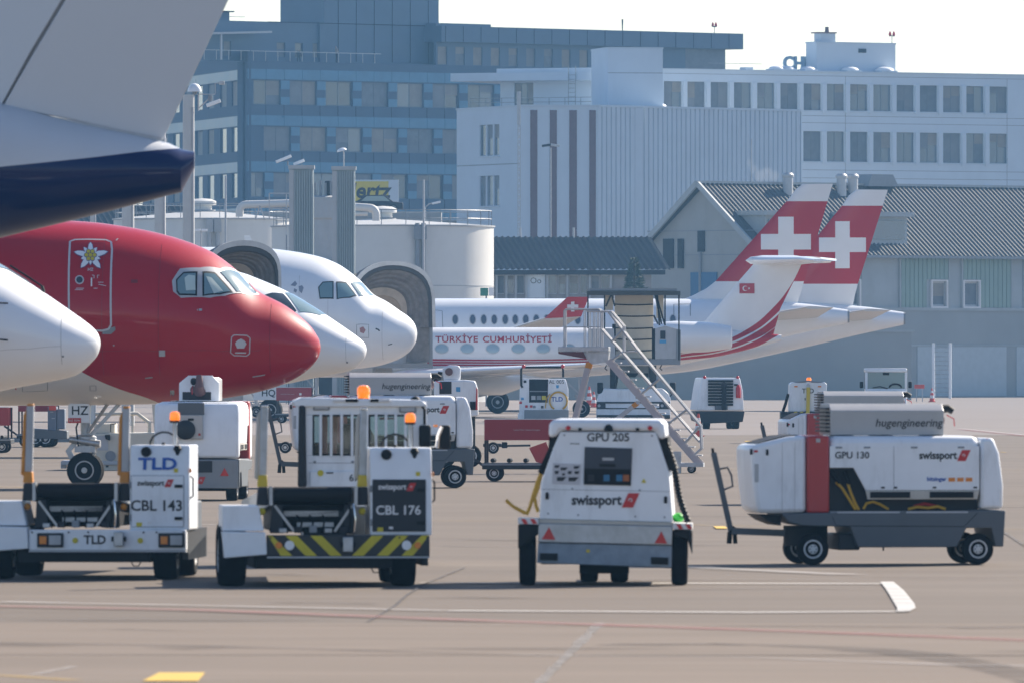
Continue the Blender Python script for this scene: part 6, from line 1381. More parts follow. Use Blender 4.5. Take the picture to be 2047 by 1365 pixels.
    mk('handle', grey, tb, smooth=0, bar=((xt, 0, 0.42), (xt - 0.24, 0, 1.5), 0.05, 0.07)); mk('handle_grip', black, tb, cyl=((xt - 0.22, 0, 1.36), (xt - 0.255, 0, 1.56), 0.02)); mk('handle_loop', grey, tb, tube=([(xt - 0.17, 0, 1.28), (xt - 0.05, 0, 1.30), (xt, 0, 1.2), (xt + 0.02, 0, 1.05), (xt - 0.11, 0, 1.0)], 0.015, 6)); mk('hitch', black, tb, tube=([(xt + 0.05, 0, 0.5), (xt - 0.02, 0, 0.42), (xt - 0.03, 0, 0.28)], 0.035, 8)); mk('hitch_pin', black, tb, cyl=((xt + 0.05, 0.03, 0.42), (xt + 0.06, 0.03, 0.28), 0.03))
    if rear:
        X = V(1893, 0)[0] + 0.004; xr = 1.725
        mk('rear_column', grey, rc, smooth=0, box=(xr - 0.02, xr + 0.012, -0.32, 0.14, 1.5, 1.71)); mk('plug_box', silver, rc, bevel=0.01, box=(xr - 0.05, xr + 0.05, -0.32, 0.12, 1.08, 1.5)); mk('plug', darkgrey, rc, lathe=([(0.17, xr + 0.05), (0.17, xr + 0.09), (0.1, xr + 0.13), (0.03, xr + 0.14)], (0, -0.18, 1.24), 'x', 18)); mk('plug_lamp', red, rc, smooth=0, box=(xr + 0.051, xr + 0.06, 0.04, 0.08, 1.14, 1.18)); mk('plug_slot', black, rc, smooth=0, box=(xr + 0.051, xr + 0.06, -0.14, -0.04, 1.40, 1.44))
        text('rear_number', num, inkblack, rc, (xr + 0.012, -0.15, 0.79), 0.115, rot=(R(90), 0, R(90)), bold=0.02)
        pts = [(0.42, 0.44), (0.57, 0.44), (0.495, 0.58)]
        mk('reflector', reflector, t, smooth=0, prism=(pts, 'x', xr + 0.012, xr + 0.025)); mk('reflector', reflector, t, smooth=0, prism=([(-y, z) for y, z in pts], 'x', xr + 0.012, xr + 0.025)); mk('rear_bumper', midgrey, t, bevel=0.015, box=(xr - 0.12, xr + 0.01, -0.73, 0.73, 0.22, 0.72)); mk('rear_step', darkgrey, t, smooth=0, box=(xr + 0.011, xr + 0.02, -0.55, 0.28, 0.50, 0.70)); swiss_logo(t, (xr + 0.014, -0.13, 0.36), 0.6, rz=R(90))
        mk('box_end', white, hb, bevel=0.01, prism=([(-0.36, zb), (0.34, zb), (0.34, zt - 0.1), (0.22, zt + 0.03), (-0.2, zt + 0.03), (-0.36, zt - 0.1)], 'x', xb + 0.003, xb + 0.05)); mk('box_outlet', darkgrey, hb, smooth=0, box=(xb + 0.051, xb + 0.06, -0.3, 0.2, zb + 0.02, zb + 0.16)); mk('outlet_pipe', brown, hb, tube=([(xb + 0.04, 0.0, zb + 0.16), (xb + 0.16, 0.0, zb + 0.26), (xb + 0.12, 0.0, zb + 0.45)], [0.11, 0.08, 0.05], 10))
    return t
power_unit('white ground power unit numbered 130 with red band and raised tow handle', 1738, 149.6, R(7), 'GPU 130')
power_unit('white ground power unit mostly hidden behind unit 130, red band and grey roof box showing', 1703, 105, R(6), 'GPU 128', nose=-1.34, hugt=None)
power_unit('white ground power unit numbered 115 behind the enclosed baggage tractor', 761, 93, R(3), 'GPU 115', 1.15, maker=False)
power_unit('white ground power unit numbered 123 seen from behind under the red nose', 408, 102, R(-93), 'GPU123', 1.12, rear=True)

# ---------- power unit 205 seen from behind
V = VW(980, 800, 3.414, 164.7, 1210)
t = place('power_unit', 'trapezoid white ground power unit numbered 205 with dark control panel seen from behind', 'power unit', 1210, 164.7, R(-1.5), 0, 'towed ground power units')
panel = poly(V, (478, 212), (1132, 214), (1185, 380), (1218, 480), (1246, 832), (334, 808), (346, 560), (425, 335))
body = mk('body', white, t, bevel=0.015, prism=(panel, 'y', 0.0, 3.0))
mk('roof', white, t, bevel=0.09, smooth=60, prism=(poly(V, (398, 250), (402, 165), (425, 128), (1165, 130), (1190, 165), (1198, 262), (1150, 262), (1132, 205), (478, 203), (450, 250)), 'y', -0.03, 3.02))
dpan = poly(V, (645, 315), (970, 325), (960, 580), (637, 572))
cp = mk('control_panel', pm('control_panel_dark', (0.015, 0.025, 0.05), 0.3, var=0.1), body, smooth=0, prism=(dpan, 'y', -0.012, -0.002))
mk('panel_lower', black, cp, smooth=0, prism=(poly(V, (640, 462), (962, 468), (958, 578), (638, 570)), 'y', -0.016, -0.0125))
mk('sticker', lightgrey, cp, smooth=0, prism=(poly(V, (765, 388), (845, 390), (845, 408), (765, 408)), 'y', -0.02, -0.0125)); mk('slot', black, cp, smooth=0, prism=(poly(V, (745, 430), (855, 432), (855, 452), (745, 450)), 'y', -0.02, -0.0125))
for i, (a, mt) in enumerate(((690, darkgrey), (795, pm('button_blue', (0.03, 0.16, 0.30), 0.5)), (882, pm('button_blue', (0.03, 0.16, 0.30), 0.5)), (928, pm('button_orange', (0.35, 0.10, 0.02), 0.5)))): mk('button', mt, cp, bevel=0.003, prism=(poly(V, (a - 22, 505), (a + 20, 505), (a + 20, 550), (a - 22, 550)), 'y', -0.022, -0.0165))
ins = mk('instruction_plate', pm('instruction_plate_grey', (0.55, 0.55, 0.58), 0.5), body, smooth=0, prism=(poly(V, (428, 425), (620, 432), (612, 575), (422, 568)), 'y', -0.008, -0.002))
for a, b, c, d in ((440, 440, 475, 458), (480, 455, 530, 475), (570, 445, 612, 465), (440, 478, 470, 500), (530, 480, 560, 500), (575, 480, 610, 500), (455, 520, 520, 548), (535, 522, 605, 550), (490, 495, 512, 510)): mk('pictogram', inkblack, ins, smooth=0, prism=(poly(V, (a, b), (c, b), ((c + a) / 2 + 8, d), (a, d)), 'y', -0.012, -0.0085))
text('unit_number', 'GPU 205', inkblack, body, (V(805, 0)[0], -0.004, V(0, 252)[1]), 0.14, bold=0.02)
swiss_logo(body, (V(790, 0)[0], -0.005, V(0, 680)[1]), 0.83)
for zx, zy in ((388, 648), (1197, 675)): mk('latch', black, body, bevel=0.01, box=(V(zx, 0)[0] - 0.02, V(zx, 0)[0] + 0.02, -0.02, -0.002, V(0, zy)[1] - 0.045, V(0, zy)[1] + 0.04))
for zx in (533, 1090): mk('marker_lamp', reflector, body, loc=(V(zx, 0)[0], -0.045, V(0, 186)[1]), sphere=((0, 0, 0), 0.03, 10, 6))
for zx in (613, 1005): mk('roof_clip', black, body, smooth=0, box=(V(zx, 0)[0] - 0.02, V(zx, 0)[0] + 0.02, -0.05, -0.031, V(0, 205)[1], V(0, 186)[1]))
mk('panel_seam', midgrey, body, smooth=0, prism=(poly(V, (350, 603), (1226, 618), (1226, 621), (350, 606)), 'y', -0.004, -0.0015))
for zx, zy in ((395, 770), (600, 780), (990, 790), (1190, 795), (505, 235), (1105, 240), (560, 600), (1020, 610)): mk('rivet', midgrey, body, loc=(V(zx, 0)[0], -0.004, V(0, zy)[1]), lathe=([(0.012, -0.003), (0.012, 0.003)], (0, 0, 0), 'y', 8))
mk('warning_label', hazyellow, body, smooth=0, prism=(poly(V, (1030, 560), (1065, 560), (1048, 530)), 'y', -0.006, -0.002)); mk('small_label', inkblack, body, smooth=0, prism=(poly(V, (545, 290), (610, 291), (610, 296), (545, 295)), 'y', -0.006, -0.002))
mk('exhaust_cap', black, t, loc=(V(808, 0)[0], -0.04, V(0, 198)[1]), sphere=((0, 0, 0), 0.055, 14, 8, -0.2, 1.2))
for sg, pts in ((-1, [(405, 232), (476, 232), (428, 336), (348, 470), (352, 500), (330, 470), (395, 330)]), (1, [(1148, 252), (1212, 252), (1216, 330), (1272, 470), (1225, 482), (1188, 380)])):
    mk('side_recess', black, t, smooth=0, prism=(poly(V, *pts), 'y', 0.02, 2.6))
bp = mk('bumper', steel, t, bevel=0.01, prism=(poly(V, (332, 836), (1243, 856), (1240, 985), (326, 965)), 'y', -0.06, 0.5))
mk('sill', dirtyw, t, smooth=0, prism=(poly(V, (336, 809), (1246, 833), (1244, 854), (333, 834)), 'y', -0.03, 0.4))
mk('lower_beam', pm('blue_grey_steel', (0.22, 0.27, 0.33), 0.5, metal=0.2, var=0.2, dirt=0.3, scale=6), t, bevel=0.01, prism=(poly(V, (326, 968), (1240, 988), (1238, 1140), (318, 1108)), 'y', -0.03, 0.6))
for pts in ([(352, 945), (445, 948), (402, 862)], [(1122, 972), (1208, 974), (1168, 890)]): mk('reflector', reflector, bp, smooth=0, prism=(poly(V, *pts), 'y', -0.075, -0.061))
for pts in ([(340, 1040), (460, 1042), (460, 1090), (340, 1088)], [(1098, 1066), (1215, 1070), (1215, 1118), (1098, 1114)]): mk('tail_lamp', black, bp, smooth=0, prism=(poly(V, *pts), 'y', -0.06, -0.032))
mk('inspection_plate', yellow, bp, smooth=0, prism=(poly(V, (655, 1015), (680, 1015), (680, 1035), (655, 1035)), 'y', -0.04, -0.032))
for sg, c0, c1, zt, zb in ((-1, 190, 330, 800, 1010), (1, 1248, 1378, 835, 1050)):
    f_ = mk('mudguard', black, t, bevel=0.02, prism=(poly(V, (c0, zt + 45), (c1, zt + 45), (c1, zt + 110), (c0 + (10 if sg < 0 else 90), zb) if sg < 0 else (c1, zb), (c0, zb) if sg < 0 else (c1 - 30, zt + 115), (c0, zt + 90)), 'y', -0.05, 0.75))
    st_ = mk('chevron_strip', inkwhite, f_, smooth=0, prism=(poly(V, (c0, zt), (c1, zt + 4), (c1, zt + 44), (c0, zt + 40)), 'y', -0.07, 0.7))
    for i in range(2): a = c0 + 20 + i * 62; mk('red_chevron', reflector, st_, smooth=0, prism=(poly(V, (a, zt + 6), (a + 30, zt + 6), (a + 50, zt + 40), (a + 20, zt + 40)), 'y', -0.075, -0.0705))
    xw = V((250, 1290)[sg > 0], 0)[0]; wheel(t, (xw, 0.35, 0.34), 0.34, 0.2, -1, 'x')
for zx in (650, 860): wheel(t, (V(zx, 0)[0], 2.3, 0.24), 0.24, 0.22, -1, 'x')
mk('front_axle', black, t, smooth=0, box=(V(590, 0)[0], V(930, 0)[0], 1.6, 2.1, 0.12, 0.32)); mk('under_frame', black, t, smooth=0, box=(V(340, 0)[0], V(1230, 0)[0], 0.6, 2.9, 0.25, 0.6))
mk('tow_bar', black, t, smooth=0, bar=((0, 2.6, 0.3), (0, 4.2, 0.35), 0.1, 0.08))
for pts, r in (([(352, 470), (318, 560), (290, 650), (270, 720), (250, 770)], 0.022), ([(345, 500), (322, 600), (300, 660), (310, 720), (325, 760)], 0.022), ([(105, 678), (150, 720), (215, 755), (260, 775)], 0.02), ([(110, 690), (170, 735), (235, 770)], 0.018)):
    mk('cable', hose_y, t, tube=([(V(*p)[0], 0.12, V(*p)[1]) for p in pts], r, 7))
mk('cable_sleeve', black, t, tube=([(V(430, 0)[0], 0.05, V(0, 330)[1]), (V(385, 0)[0], 0.08, V(0, 420)[1]), (V(345, 0)[0], 0.1, V(0, 495)[1])], 0.045, 8))
hp = [(1195, 290), (1215, 380), (1245, 470), (1275, 560), (1305, 660), (1335, 760), (1350, 830)]
mk('corrugated_hose', black, t, tube=([(V(hp[0][0] + (hp[-1][0] - hp[0][0]) * i / 40, 0)[0] + 0.02 * math.sin(i * 0.16), 0.1, V(0, hp[0][1] + (hp[-1][1] - hp[0][1]) * i / 40)[1]) for i in range(41)], [0.034 + 0.01 * (i % 2) for i in range(41)], 9))
mk('green_bag', greenp, t, loc=(V(1280, 0)[0], 0.25, V(0, 800)[1]), sphere=((0, 0, 0), 0.075, 10, 6, -0.9, 0.8))

# ---------- belt loaders
def belt_loader(label, px, s, yaw, number, dark):
    t = place('belt_loader', label, 'belt loader', px, s, yaw, 0, 'baggage belt loaders')
    V = VW(400, 740, 2.967, 165.4, 647.7)
    con = mk('console', white, t, bevel=0.02, prism=([(0.0, V(0, 978)[1]), (0.0, V(0, 640)[1]), (0.10, V(0, 458)[1]), (1.1, V(0, 458)[1]), (1.1, V(0, 978)[1])], 'x', V(1010, 0)[0], V(1376, 0)[0]))
    zt, zb = V(0, 645)[1], V(0, 955)[1]; xa, xb = V(1022, 0)[0], V(1340, 0)[0]
    dmat = darkgrey if dark else white
    d = mk('door', dmat, con, smooth=0, bevel=0.006, box=(xa, xb, -0.016, -0.002, zb, zt))
    if not dark:
        for q in ((xa, xb, zt, zt + 0.008), (xa, xb, zb - 0.008, zb), (xa - 0.008, xa, zb, zt), (xb, xb + 0.008, zb, zt)): mk('door_gap', midgrey, con, smooth=0, box=(q[0], q[1], -0.006, -0.002, q[2], q[3]))
    swiss_logo(d, ((xa + xb) / 2 - 0.02, -0.019, V(0, 690)[1]), 0.46, ink=inkwhite if dark else inkblack)
    text('loader_number', number, inkwhite if dark else inkblack, d, ((xa + xb) / 2 - 0.01, -0.019, V(0, 830)[1]), 0.155 if dark else 0.185, bold=0.02)
    for zy in (708, 905): mk('door_latch', black, d, bevel=0.004, box=(xb - 0.11, xb - 0.01, -0.032, -0.017, V(0, zy)[1] - 0.02, V(0, zy)[1] + 0.02))
    mk('hood_cap', black, con, bevel=0.01, loc=((xa + xb) / 2 - 0.15, 0.06, V(0, 498)[1]), lathe=([(0.065, -0.02), (0.065, 0.03)], (0, 0, 0), 'y', 14))
    if not dark: text('maker_lettering', 'TLD', inkblue, con, ((xa + xb) / 2 + 0.0, 0.026, V(0, 575)[1]), 0.21, rot=(R(90 - 15), 0, 0), bold=0.03, sx=1.25)
    # seat area: steering wheel, beacon, control lever
    xs = (xa + xb) / 2
    mk('steering_wheel', black, t, loc=(xs, 0.75, V(0, 452)[1]), rot=(R(60), 0, 0), tube=([(0.17 * math.cos(R(a)), 0.17 * math.sin(R(a)), 0) for a in range(0, 361, 24)], 0.014, 6)); mk('steering_column', black, t, cyl=((xs, 0.6, V(0, 520)[1]), (xs, 0.75, V(0, 452)[1]), 0.025))
    bx_ = V(1262, 0)[0]; b = mk('beacon_pole', steel, t, cyl=((bx_, 0.5, V(0, 470)[1]), (bx_, 0.5, V(0, 312)[1]), 0.026)); mk('beacon', amber, b, lathe=([(0.062, V(0, 308)[1]), (0.066, V(0, 290)[1]), (0.06, V(0, 262)[1]), (0.03, V(0, 252)[1])], (bx_, 0.5, 0), 'z', 16)); mk('beacon_base', black, b, lathe=([(0.06, V(0, 322)[1]), (0.068, V(0, 308)[1])], (bx_, 0.5, 0), 'z', 16))
    lv = V(1275, 0)[0] + (0 if dark else 0.05); mk('control_lever', black, t, lathe=([(0.02, V(0, 520)[1]), (0.03, V(0, 500)[1]), (0.055, V(0, 480)[1]), (0.03, V(0, 458)[1])], (lv, 0.08, 0), 'z', 12)); mk('seat', black, t, bevel=0.04, box=(xs - 0.25, xs + 0.25, 1.3, 1.8, V(0, 600)[1], V(0, 560)[1]))
    # bumper
    bz0, bz1 = V(0, 1100)[1], V(0, 975)[1]; x0, x1 = V(395, 0)[0], V(1360, 0)[0]
    bm_ = mk('bumper', pm('bumper_black', (0.02, 0.022, 0.025), 0.5, dirt=0.2) if dark else white, t, bevel=0.012, box=(x0, x1, -0.10, 0.12, bz0, bz1)); mk('bumper_lip', lightgrey, bm_, smooth=0, box=(x0, x1, -0.112, 0.1, bz0 - 0.022, bz0 - 0.002))
    if dark:
        xm = V(868, 0)[0]; h = bz1 - bz0 - 0.012
        for i in range(3):
            for sg in (-1, 1):
                a = xm + sg * (0.06 + i * 0.30); pts = [(a, bz0 + 0.006), (a + sg * 0.14, bz0 + 0.006), (a + sg * (0.14 + h), bz0 + 0.006 + h), (a + sg * h, bz0 + 0.006 + h)]
                pts = [(max(x0 + 0.01, min(x1 - 0.01, x)), z) for x, z in pts]; mk('hazard_stripe', hazyellow, bm_, smooth=0, prism=(pts, 'y', -0.108, -0.1025))
        for zx in (527, 1222): mk('headlamp', jetwhite, bm_, loc=(V(zx, 0)[0], -0.12, V(0, 1035)[1]), lathe=([(0.058, -0.012), (0.05, 0.015)], (0, 0, 0), 'y', 18))
        for zx in (463, 1288): mk('indicator', amber2, bm_, loc=(V(zx, 0)[0], -0.12, V(0, 1035)[1]), lathe=([(0.04, -0.012), (0.04, 0.015)], (0, 0, 0), 'y', 16))
    else:
        for zx in (530, 1275):
            hbx = mk('headlamp_housing', darkgrey, bm_, bevel=0.01, loc=(V(zx, 0)[0], -0.115, V(0, 1038)[1]), box=(-0.17, 0.16, -0.02, 0.012, -0.09, 0.09)); mk('headlamp', lightgrey, hbx, bevel=0.008, box=(-0.02, 0.13, -0.035, -0.021, -0.06, 0.06)); mk('indicator', amber2, hbx, bevel=0.008, box=(-0.14, -0.05, -0.033, -0.021, -0.05, 0.05))
        for zx in (680, 1080): mk('reflector_disc', hazyellow, bm_, loc=(V(zx, 0)[0], -0.108, V(0, 1040)[1]), lathe=([(0.035, -0.006), (0.035, 0.005)], (0, 0, 0), 'y', 14))
        text('maker_lettering', 'TLD', inkblack, bm_, (V(850, 0)[0] - 0.1, -0.103, V(0, 1038)[1]), 0.15, bold=0.03)
    th = mk('tow_hitch', steel, bm_, bevel=0.01, loc=(V(872, 0)[0] + (0 if dark else 0.16), -0.16, V(0, 1030)[1]), box=(-0.06, 0.06, -0.05, 0.06, -0.09, 0.09)); mk('hitch_jaw', black, th, box=(-0.09, 0.09, -0.03, 0.03, -0.03, 0.03))
    # left mudguard of two facets
    mk('mudguard', white, t, bevel=0.015, prism=(poly(V, (130, 800), (345, 800), (378, 950), (130, 950)), 'y', -0.05, 0.95)); mk('mudguard_front', white, t, bevel=0.012, prism=(poly(V, (128, 953), (384, 958), (394, 1090), (140, 1110)), 'y', -0.14, 0.3))
    for x, y in ((V(195, 0)[0], 0.45), (V(1215, 0)[0], 0.45), (V(240, 0)[0], 2.75), (V(1215, 0)[0], 2.75)): wheel(t, (x, y, 0.33), 0.33 if x > 0 else 0.36, 0.3, -1, 'x') if x > 0 else wheel(t, (x, y, 0.37), 0.37, 0.34, -1, 'x')
    mk('chassis', black, t, smooth=0, box=(V(330, 0)[0], V(1140, 0)[0], -0.02, 3.4, 0.22, 0.42)); mk('side_step', darkgrey, t, smooth=0, box=(V(1325, 0)[0], V(1360, 0)[0], 0.2, 2.6, 0.25, 0.62)); mk('rear_deck', grey, t, bevel=0.02, box=(V(960, 0)[0], V(1290, 0)[0], 1.9, 3.4, 0.45, 0.95))
    # conveyor: end roller, belt, frame and cross bars
    ra_, rb_ = V(440, 0)[0], V(905, 0)[0]; zr = V(0, 735)[1]
    rl = mk('belt_roller', black, t, cyl=((ra_, 0.1, zr), (rb_, 0.1, zr), 0.095, None, 18)); sl0 = 0.03
    mb = MB(); mb.add([(ra_ + 0.02, 0.1, zr + 0.093), (rb_ - 0.02, 0.1, zr + 0.093), (rb_ - 0.02, 7.2, zr + 0.093 - 0.25), (ra_ + 0.02, 7.2, zr + 0.093 - 0.25), (ra_ + 0.02, 0.1, zr - 0.093), (rb_ - 0.02, 0.1, zr - 0.093), (rb_ - 0.02, 7.2, zr - 0.093 - 0.25), (ra_ + 0.02, 7.2, zr - 0.093 - 0.25)], [(0, 1, 2, 3), (4, 7, 6, 5), (2, 6, 7, 3)]); build(mb, 'belt', pm('conveyor_belt_rubber', (0.02, 0.02, 0.022), 0.8, var=0.2), t, smooth=0)
    for x in (ra_ - 0.06, rb_ + 0.02): mk('conveyor_beam', steel, t, smooth=0, prism=([(0.0, zr - 0.13), (7.3, zr - 0.40), (7.3, zr - 0.16), (0.0, zr + 0.10)], 'x', x, x + 0.04))
    for q in ((470, 880, 870, 835), (500, 830, 832, 868), (580, 800, 900, 930)):
        a, b, c, e = (q[0], q[1], q[2], q[3]); mk('cross_bar', steel if q[0] != 470 else darkgrey, t, bevel=0.006, box=(V(a, 0)[0], V(b, 0)[0], 0.25, 0.32, V(0, max(c, e))[1], V(0, min(c, e))[1]))
    mk('conveyor_underframe', black, t, smooth=0, box=(ra_ + 0.03, rb_ - 0.03, 0.45, 3.4, V(0, 960)[1], V(0, 800)[1]))
    for x0_, x1_ in ((V(420, 0)[0], V(500, 0)[0]), (V(850, 0)[0], V(930, 0)[0])): mk('lift_arm', darkgrey, t, bevel=0.01, prism=(poly(V, (0, 0), (1, 0), (1, 1), (0, 1)) and [(x0_, V(0, 965)[1]), (x1_, V(0, 965)[1]), (x1_ - 0.02, V(0, 790)[1]), (x0_ + 0.02, V(0, 790)[1])], 'y', 0.12, 0.4))
    for zx in (890, 915): mk('hydraulic_hose', chrome if zx == 915 else black, t, tube=([(V(zx, 0)[0], 0.05, V(0, 965)[1]), (V(zx + 8, 0)[0], 0.02, V(0, 880)[1]), (V(zx - 4, 0)[0], 0.06, V(0, 790)[1])], 0.014, 6))
    for i in range(4): mk('hydraulic_hose', black, t, tube=([(V(520 + 70 * i, 0)[0], 0.2, V(0, 962)[1]), (V(540 + 66 * i, 0)[0], 0.1, V(0, 905)[1]), (V(500 + 78 * i, 0)[0], 0.24, V(0, 860)[1])], 0.012, 5))
    # small fittings: labels, bolts, grab handle, hinges, drooping cable
    for x, z, w_, h_, c in ((xa + 0.06, V(0, 930)[1], 0.07, 0.05, hazyellow), (xa + 0.2, V(0, 925)[1], 0.05, 0.03, inkwhite), (xb - 0.12, V(0, 600)[1], 0.05, 0.05, hazyellow)):
        mk('warning_label', c, con, smooth=0, box=(x, x + w_, -0.0215 if z < zt else 0.004, -0.0165 if z < zt else 0.012, z - h_, z))
    for zx in (415, 640, 760, 960, 1100, 1180, 1345): mk('bolt', darkgrey, bm_, loc=(V(zx, 0)[0], -0.112, bz1 - 0.03), lathe=([(0.012, -0.004), (0.012, 0.008)], (0, 0, 0), 'y', 8))
    for zy in (700, 900): mk('hinge', midgrey, con, bevel=0.004, box=(xa - 0.03, xa - 0.003, -0.02, -0.003, V(0, zy)[1] - 0.04, V(0, zy)[1] + 0.04))
    mk('grab_handle', black, con, tube=([(xb + 0.05, 0.1, V(0, 640)[1]), (xb + 0.11, 0.1, V(0, 660)[1]), (xb + 0.11, 0.1, V(0, 770)[1]), (xb + 0.05, 0.1, V(0, 790)[1])], 0.012, 6)); mk('side_lamp', amber2, con, bevel=0.006, box=(xb + 0.075, xb + 0.10, -0.02, 0.02, V(0, 625)[1], V(0, 600)[1]))
    mk('drooping_cable', black, t, tube=([(V(1010, 0)[0], 0.05, 0.26), (V(1030, 0)[0], 0.05, 0.17), (V(1060, 0)[0], 0.05, 0.17), (V(1085, 0)[0], 0.05, 0.25)], 0.008, 5))
    for i, zx in enumerate((470, 560, 650, 740, 830)): mk('valve_block', (steel, darkgrey, midgrey, steel, darkgrey)[i], t, bevel=0.008, box=(V(zx, 0)[0], V(zx + 45, 0)[0], 0.06, 0.2, V(0, 962)[1], V(0, 935 - 8 * (i % 3))[1]))
    mk('frame_tie', steel, t, smooth=0, bar=((V(445, 0)[0], 0.1, V(0, 800)[1]), (V(560, 0)[0], 0.1, V(0, 955)[1]), 0.03, 0.03)); mk('frame_tie', steel, t, smooth=0, bar=((V(905, 0)[0], 0.1, V(0, 800)[1]), (V(800, 0)[0], 0.1, V(0, 955)[1]), 0.03, 0.03))
    # folding guide rails
    cpost = steel if dark else lightgrey
    for i, (xl, xh, ztp) in enumerate(((378, 385, 215), (972, 976, 230))):
        p = mk('guide_rail', cpost, t, bevel=0.012, prism=(poly(V, (xl - 26, 655), (xl + 20, 655), (xh + 24, ztp), (xh - 20, ztp)), 'y', 0.2, 0.28)); mk('rail_pad', orangep if not dark else dirtyw, p, bevel=0.01, prism=(poly(V, (xl - 50, 640), (xl - 28, 650), (xh - 22, ztp + 20), (xh - 42, ztp + 60)), 'y', 0.22, 0.36)); mk('rail_tip', orangep if not dark else chrome, p, bevel=0.01, prism=(poly(V, (xh - 18, ztp + 4), (xh + 22, ztp + 4), (xh + 22, ztp - 10), (xh - 18, ztp - 10)), 'y', 0.19, 0.29))
        mk('rail_bracket', yellow if dark else orangep, p, bevel=0.01, prism=(poly(V, (xl - 34, 690), (xl + 26, 690), (xl + 22, 620), (xl - 28, 620)), 'y', 0.15, 0.32)); mk('rail_foot', darkgrey, p, bevel=0.012, prism=(poly(V, (xl - 38, 800), (xl + 30, 800), (xl + 26, 692), (xl - 30, 692)), 'y', 0.14, 0.36)); mk('foot_knuckle', orangep if not dark else hazyellow, p, loc=(V(xl - 6, 0)[0], 0.16, V(0, 835)[1]), sphere=((0, 0, 0), 0.045, 10, 6))
    return t
belt_loader('belt loader numbered 176 with dark door and yellow black hazard bumper', 647.7, 165.4, R(4), 'CBL 176', True)
belt_loader('belt loader numbered 143 with white door, blue maker letters and plain white bumper', 170, 160.3, R(-4), 'CBL 143', False)

# ---------- enclosed baggage tractor behind loader 176
V = VW(400, 740, 2.967, 150.0, 712)
t = place('baggage_tractor', 'white enclosed baggage tractor seen from behind, orange beacon on its roof', 'tractor', 712, 150.0, R(2), 0, None)
ca_, cb_ = V(552, 0)[0], V(1345, 0)[0]; zc0, zc1 = V(0, 690)[1] - 0.5, V(0, 185)[1]
wl0, wl1, wr0, wr1 = V(668, 0)[0], V(948, 0)[0], V(1000, 0)[0], V(1262, 0)[0]; wz0, wz1 = V(0, 503)[1], V(0, 262)[1]
mb = MB(); facade_wall(mb, ca_ + 0.12, cb_, zc0, zc1, [(wz0, wz1, [(wl0, wl1), (wr0, wr1)])], 0.0, 0.05); cab = build(mb, 'cab_back', white, t, bevel=0.008)
for sg, x in ((-1, ca_ + 0.1), (1, cb_ - 0.04)): mk('cab_side', white, t, smooth=0, prism=([(0.055, zc0), (1.6, zc0), (1.6, 1.05), (1.45, zc1), (0.055, zc1)], 'x', x, x + 0.04))
mk('roof', white, t, bevel=0.04, prism=(poly(V, (552, 182), (600, 160), (1310, 175), (1345, 200), (1340, 215), (560, 215)), 'y', -0.06, 1.55)); mk('dark_corner_post', darkgrey, t, bevel=0.03, prism=(poly(V, (585, 200), (625, 205), (632, 690), (578, 690)), 'y', -0.07, -0.005))
for a, b in ((wl0, wl1), (wr0, wr1)):
    w = mk('rear_window', glass_clear, cab, smooth=0, box=(a + 0.01, b - 0.01, 0.02, 0.028, wz0 + 0.01, wz1 - 0.01)); mb = MB(); mb.box(a, a + 0.022, -0.006, 0.015, wz0, wz1); mb.box(b - 0.022, b, -0.006, 0.015, wz0, wz1); mb.box(a + 0.022, b - 0.022, -0.005, 0.014, wz0, wz0 + 0.022); mb.box(a + 0.022, b - 0.022, -0.005, 0.014, wz1 - 0.022, wz1); build(mb, 'window_seal', black, w, smooth=0)
    n = 4
    for i in range(n): x = a + (b - a) * (i + 0.75) / (n + 0.5); mk('guard_bar', white, w, bevel=0.006, box=(x - 0.018, x + 0.018, -0.035, -0.012, wz0 - 0.02, wz1 + 0.02))
for zx in (740, 797): mk('seat_stripe', red, t, smooth=0, box=(V(zx - 20, 0)[0], V(zx + 20, 0)[0], 0.42, 0.5, wz0 - 0.2, wz1 - 0.02))
mk('red_frame', red, t, smooth=0, tube=([(V(1070, 0)[0], 0.5, V(0, 285)[1]), (V(1165, 0)[0], 0.5, V(0, 285)[1]), (V(1165, 0)[0], 0.5, V(0, 500)[1])], 0.02, 6)); mk('dashboard', darkgrey, t, bevel=0.03, box=(ca_ + 0.2, cb_ - 0.1, 1.0, 1.3, 0.8, V(0, 430)[1])); mk('front_glass', glass_clear, t, smooth=0, box=(ca_ + 0.2, cb_ - 0.1, 1.44, 1.45, V(0, 430)[1], zc1 - 0.05)); mk('driver_seat', darkgrey, t, bevel=0.05, box=(V(840, 0)[0], V(935, 0)[0], 0.5, 0.9, wz0 - 0.3, wz1 - 0.12))
bc = mk('beacon_base', black, t, lathe=([(0.075, V(0, 185)[1]), (0.08, V(0, 165)[1])], (V(970, 0)[0], 0.1, 0), 'z', 16)); mk('beacon', amber, bc, lathe=([(0.075, V(0, 165)[1]), (0.088, V(0, 130)[1]), (0.085, V(0, 105)[1]), (0.06, V(0, 90)[1]), (0.01, V(0, 86)[1])], (V(970, 0)[0], 0.1, 0), 'z', 18))
for a, b, c in ((788, 860, inkwhite), (862, 935, black), (1008, 1060, black), (1055, 1125, inkwhite)): mk('roof_light_bar', c, t, bevel=0.008, box=(V(a, 0)[0], V(b, 0)[0], -0.09, 0.05, V(0, 186)[1], V(0, 168)[1]))
for a, b, y in ((670, 768, 216), (1180, 1282, 230)): l_ = mk('work_lamp', midgrey, cab, bevel=0.015, box=(V(a, 0)[0], V(b, 0)[0], -0.03, -0.002, V(0, y + 20)[1], V(0, y - 20)[1])); mk('lamp_lens', lightgrey, l_, bevel=0.01, box=(V(a + 10, 0)[0], V(b - 10, 0)[0], -0.036, -0.031, V(0, y + 12)[1], V(0, y - 12)[1]))
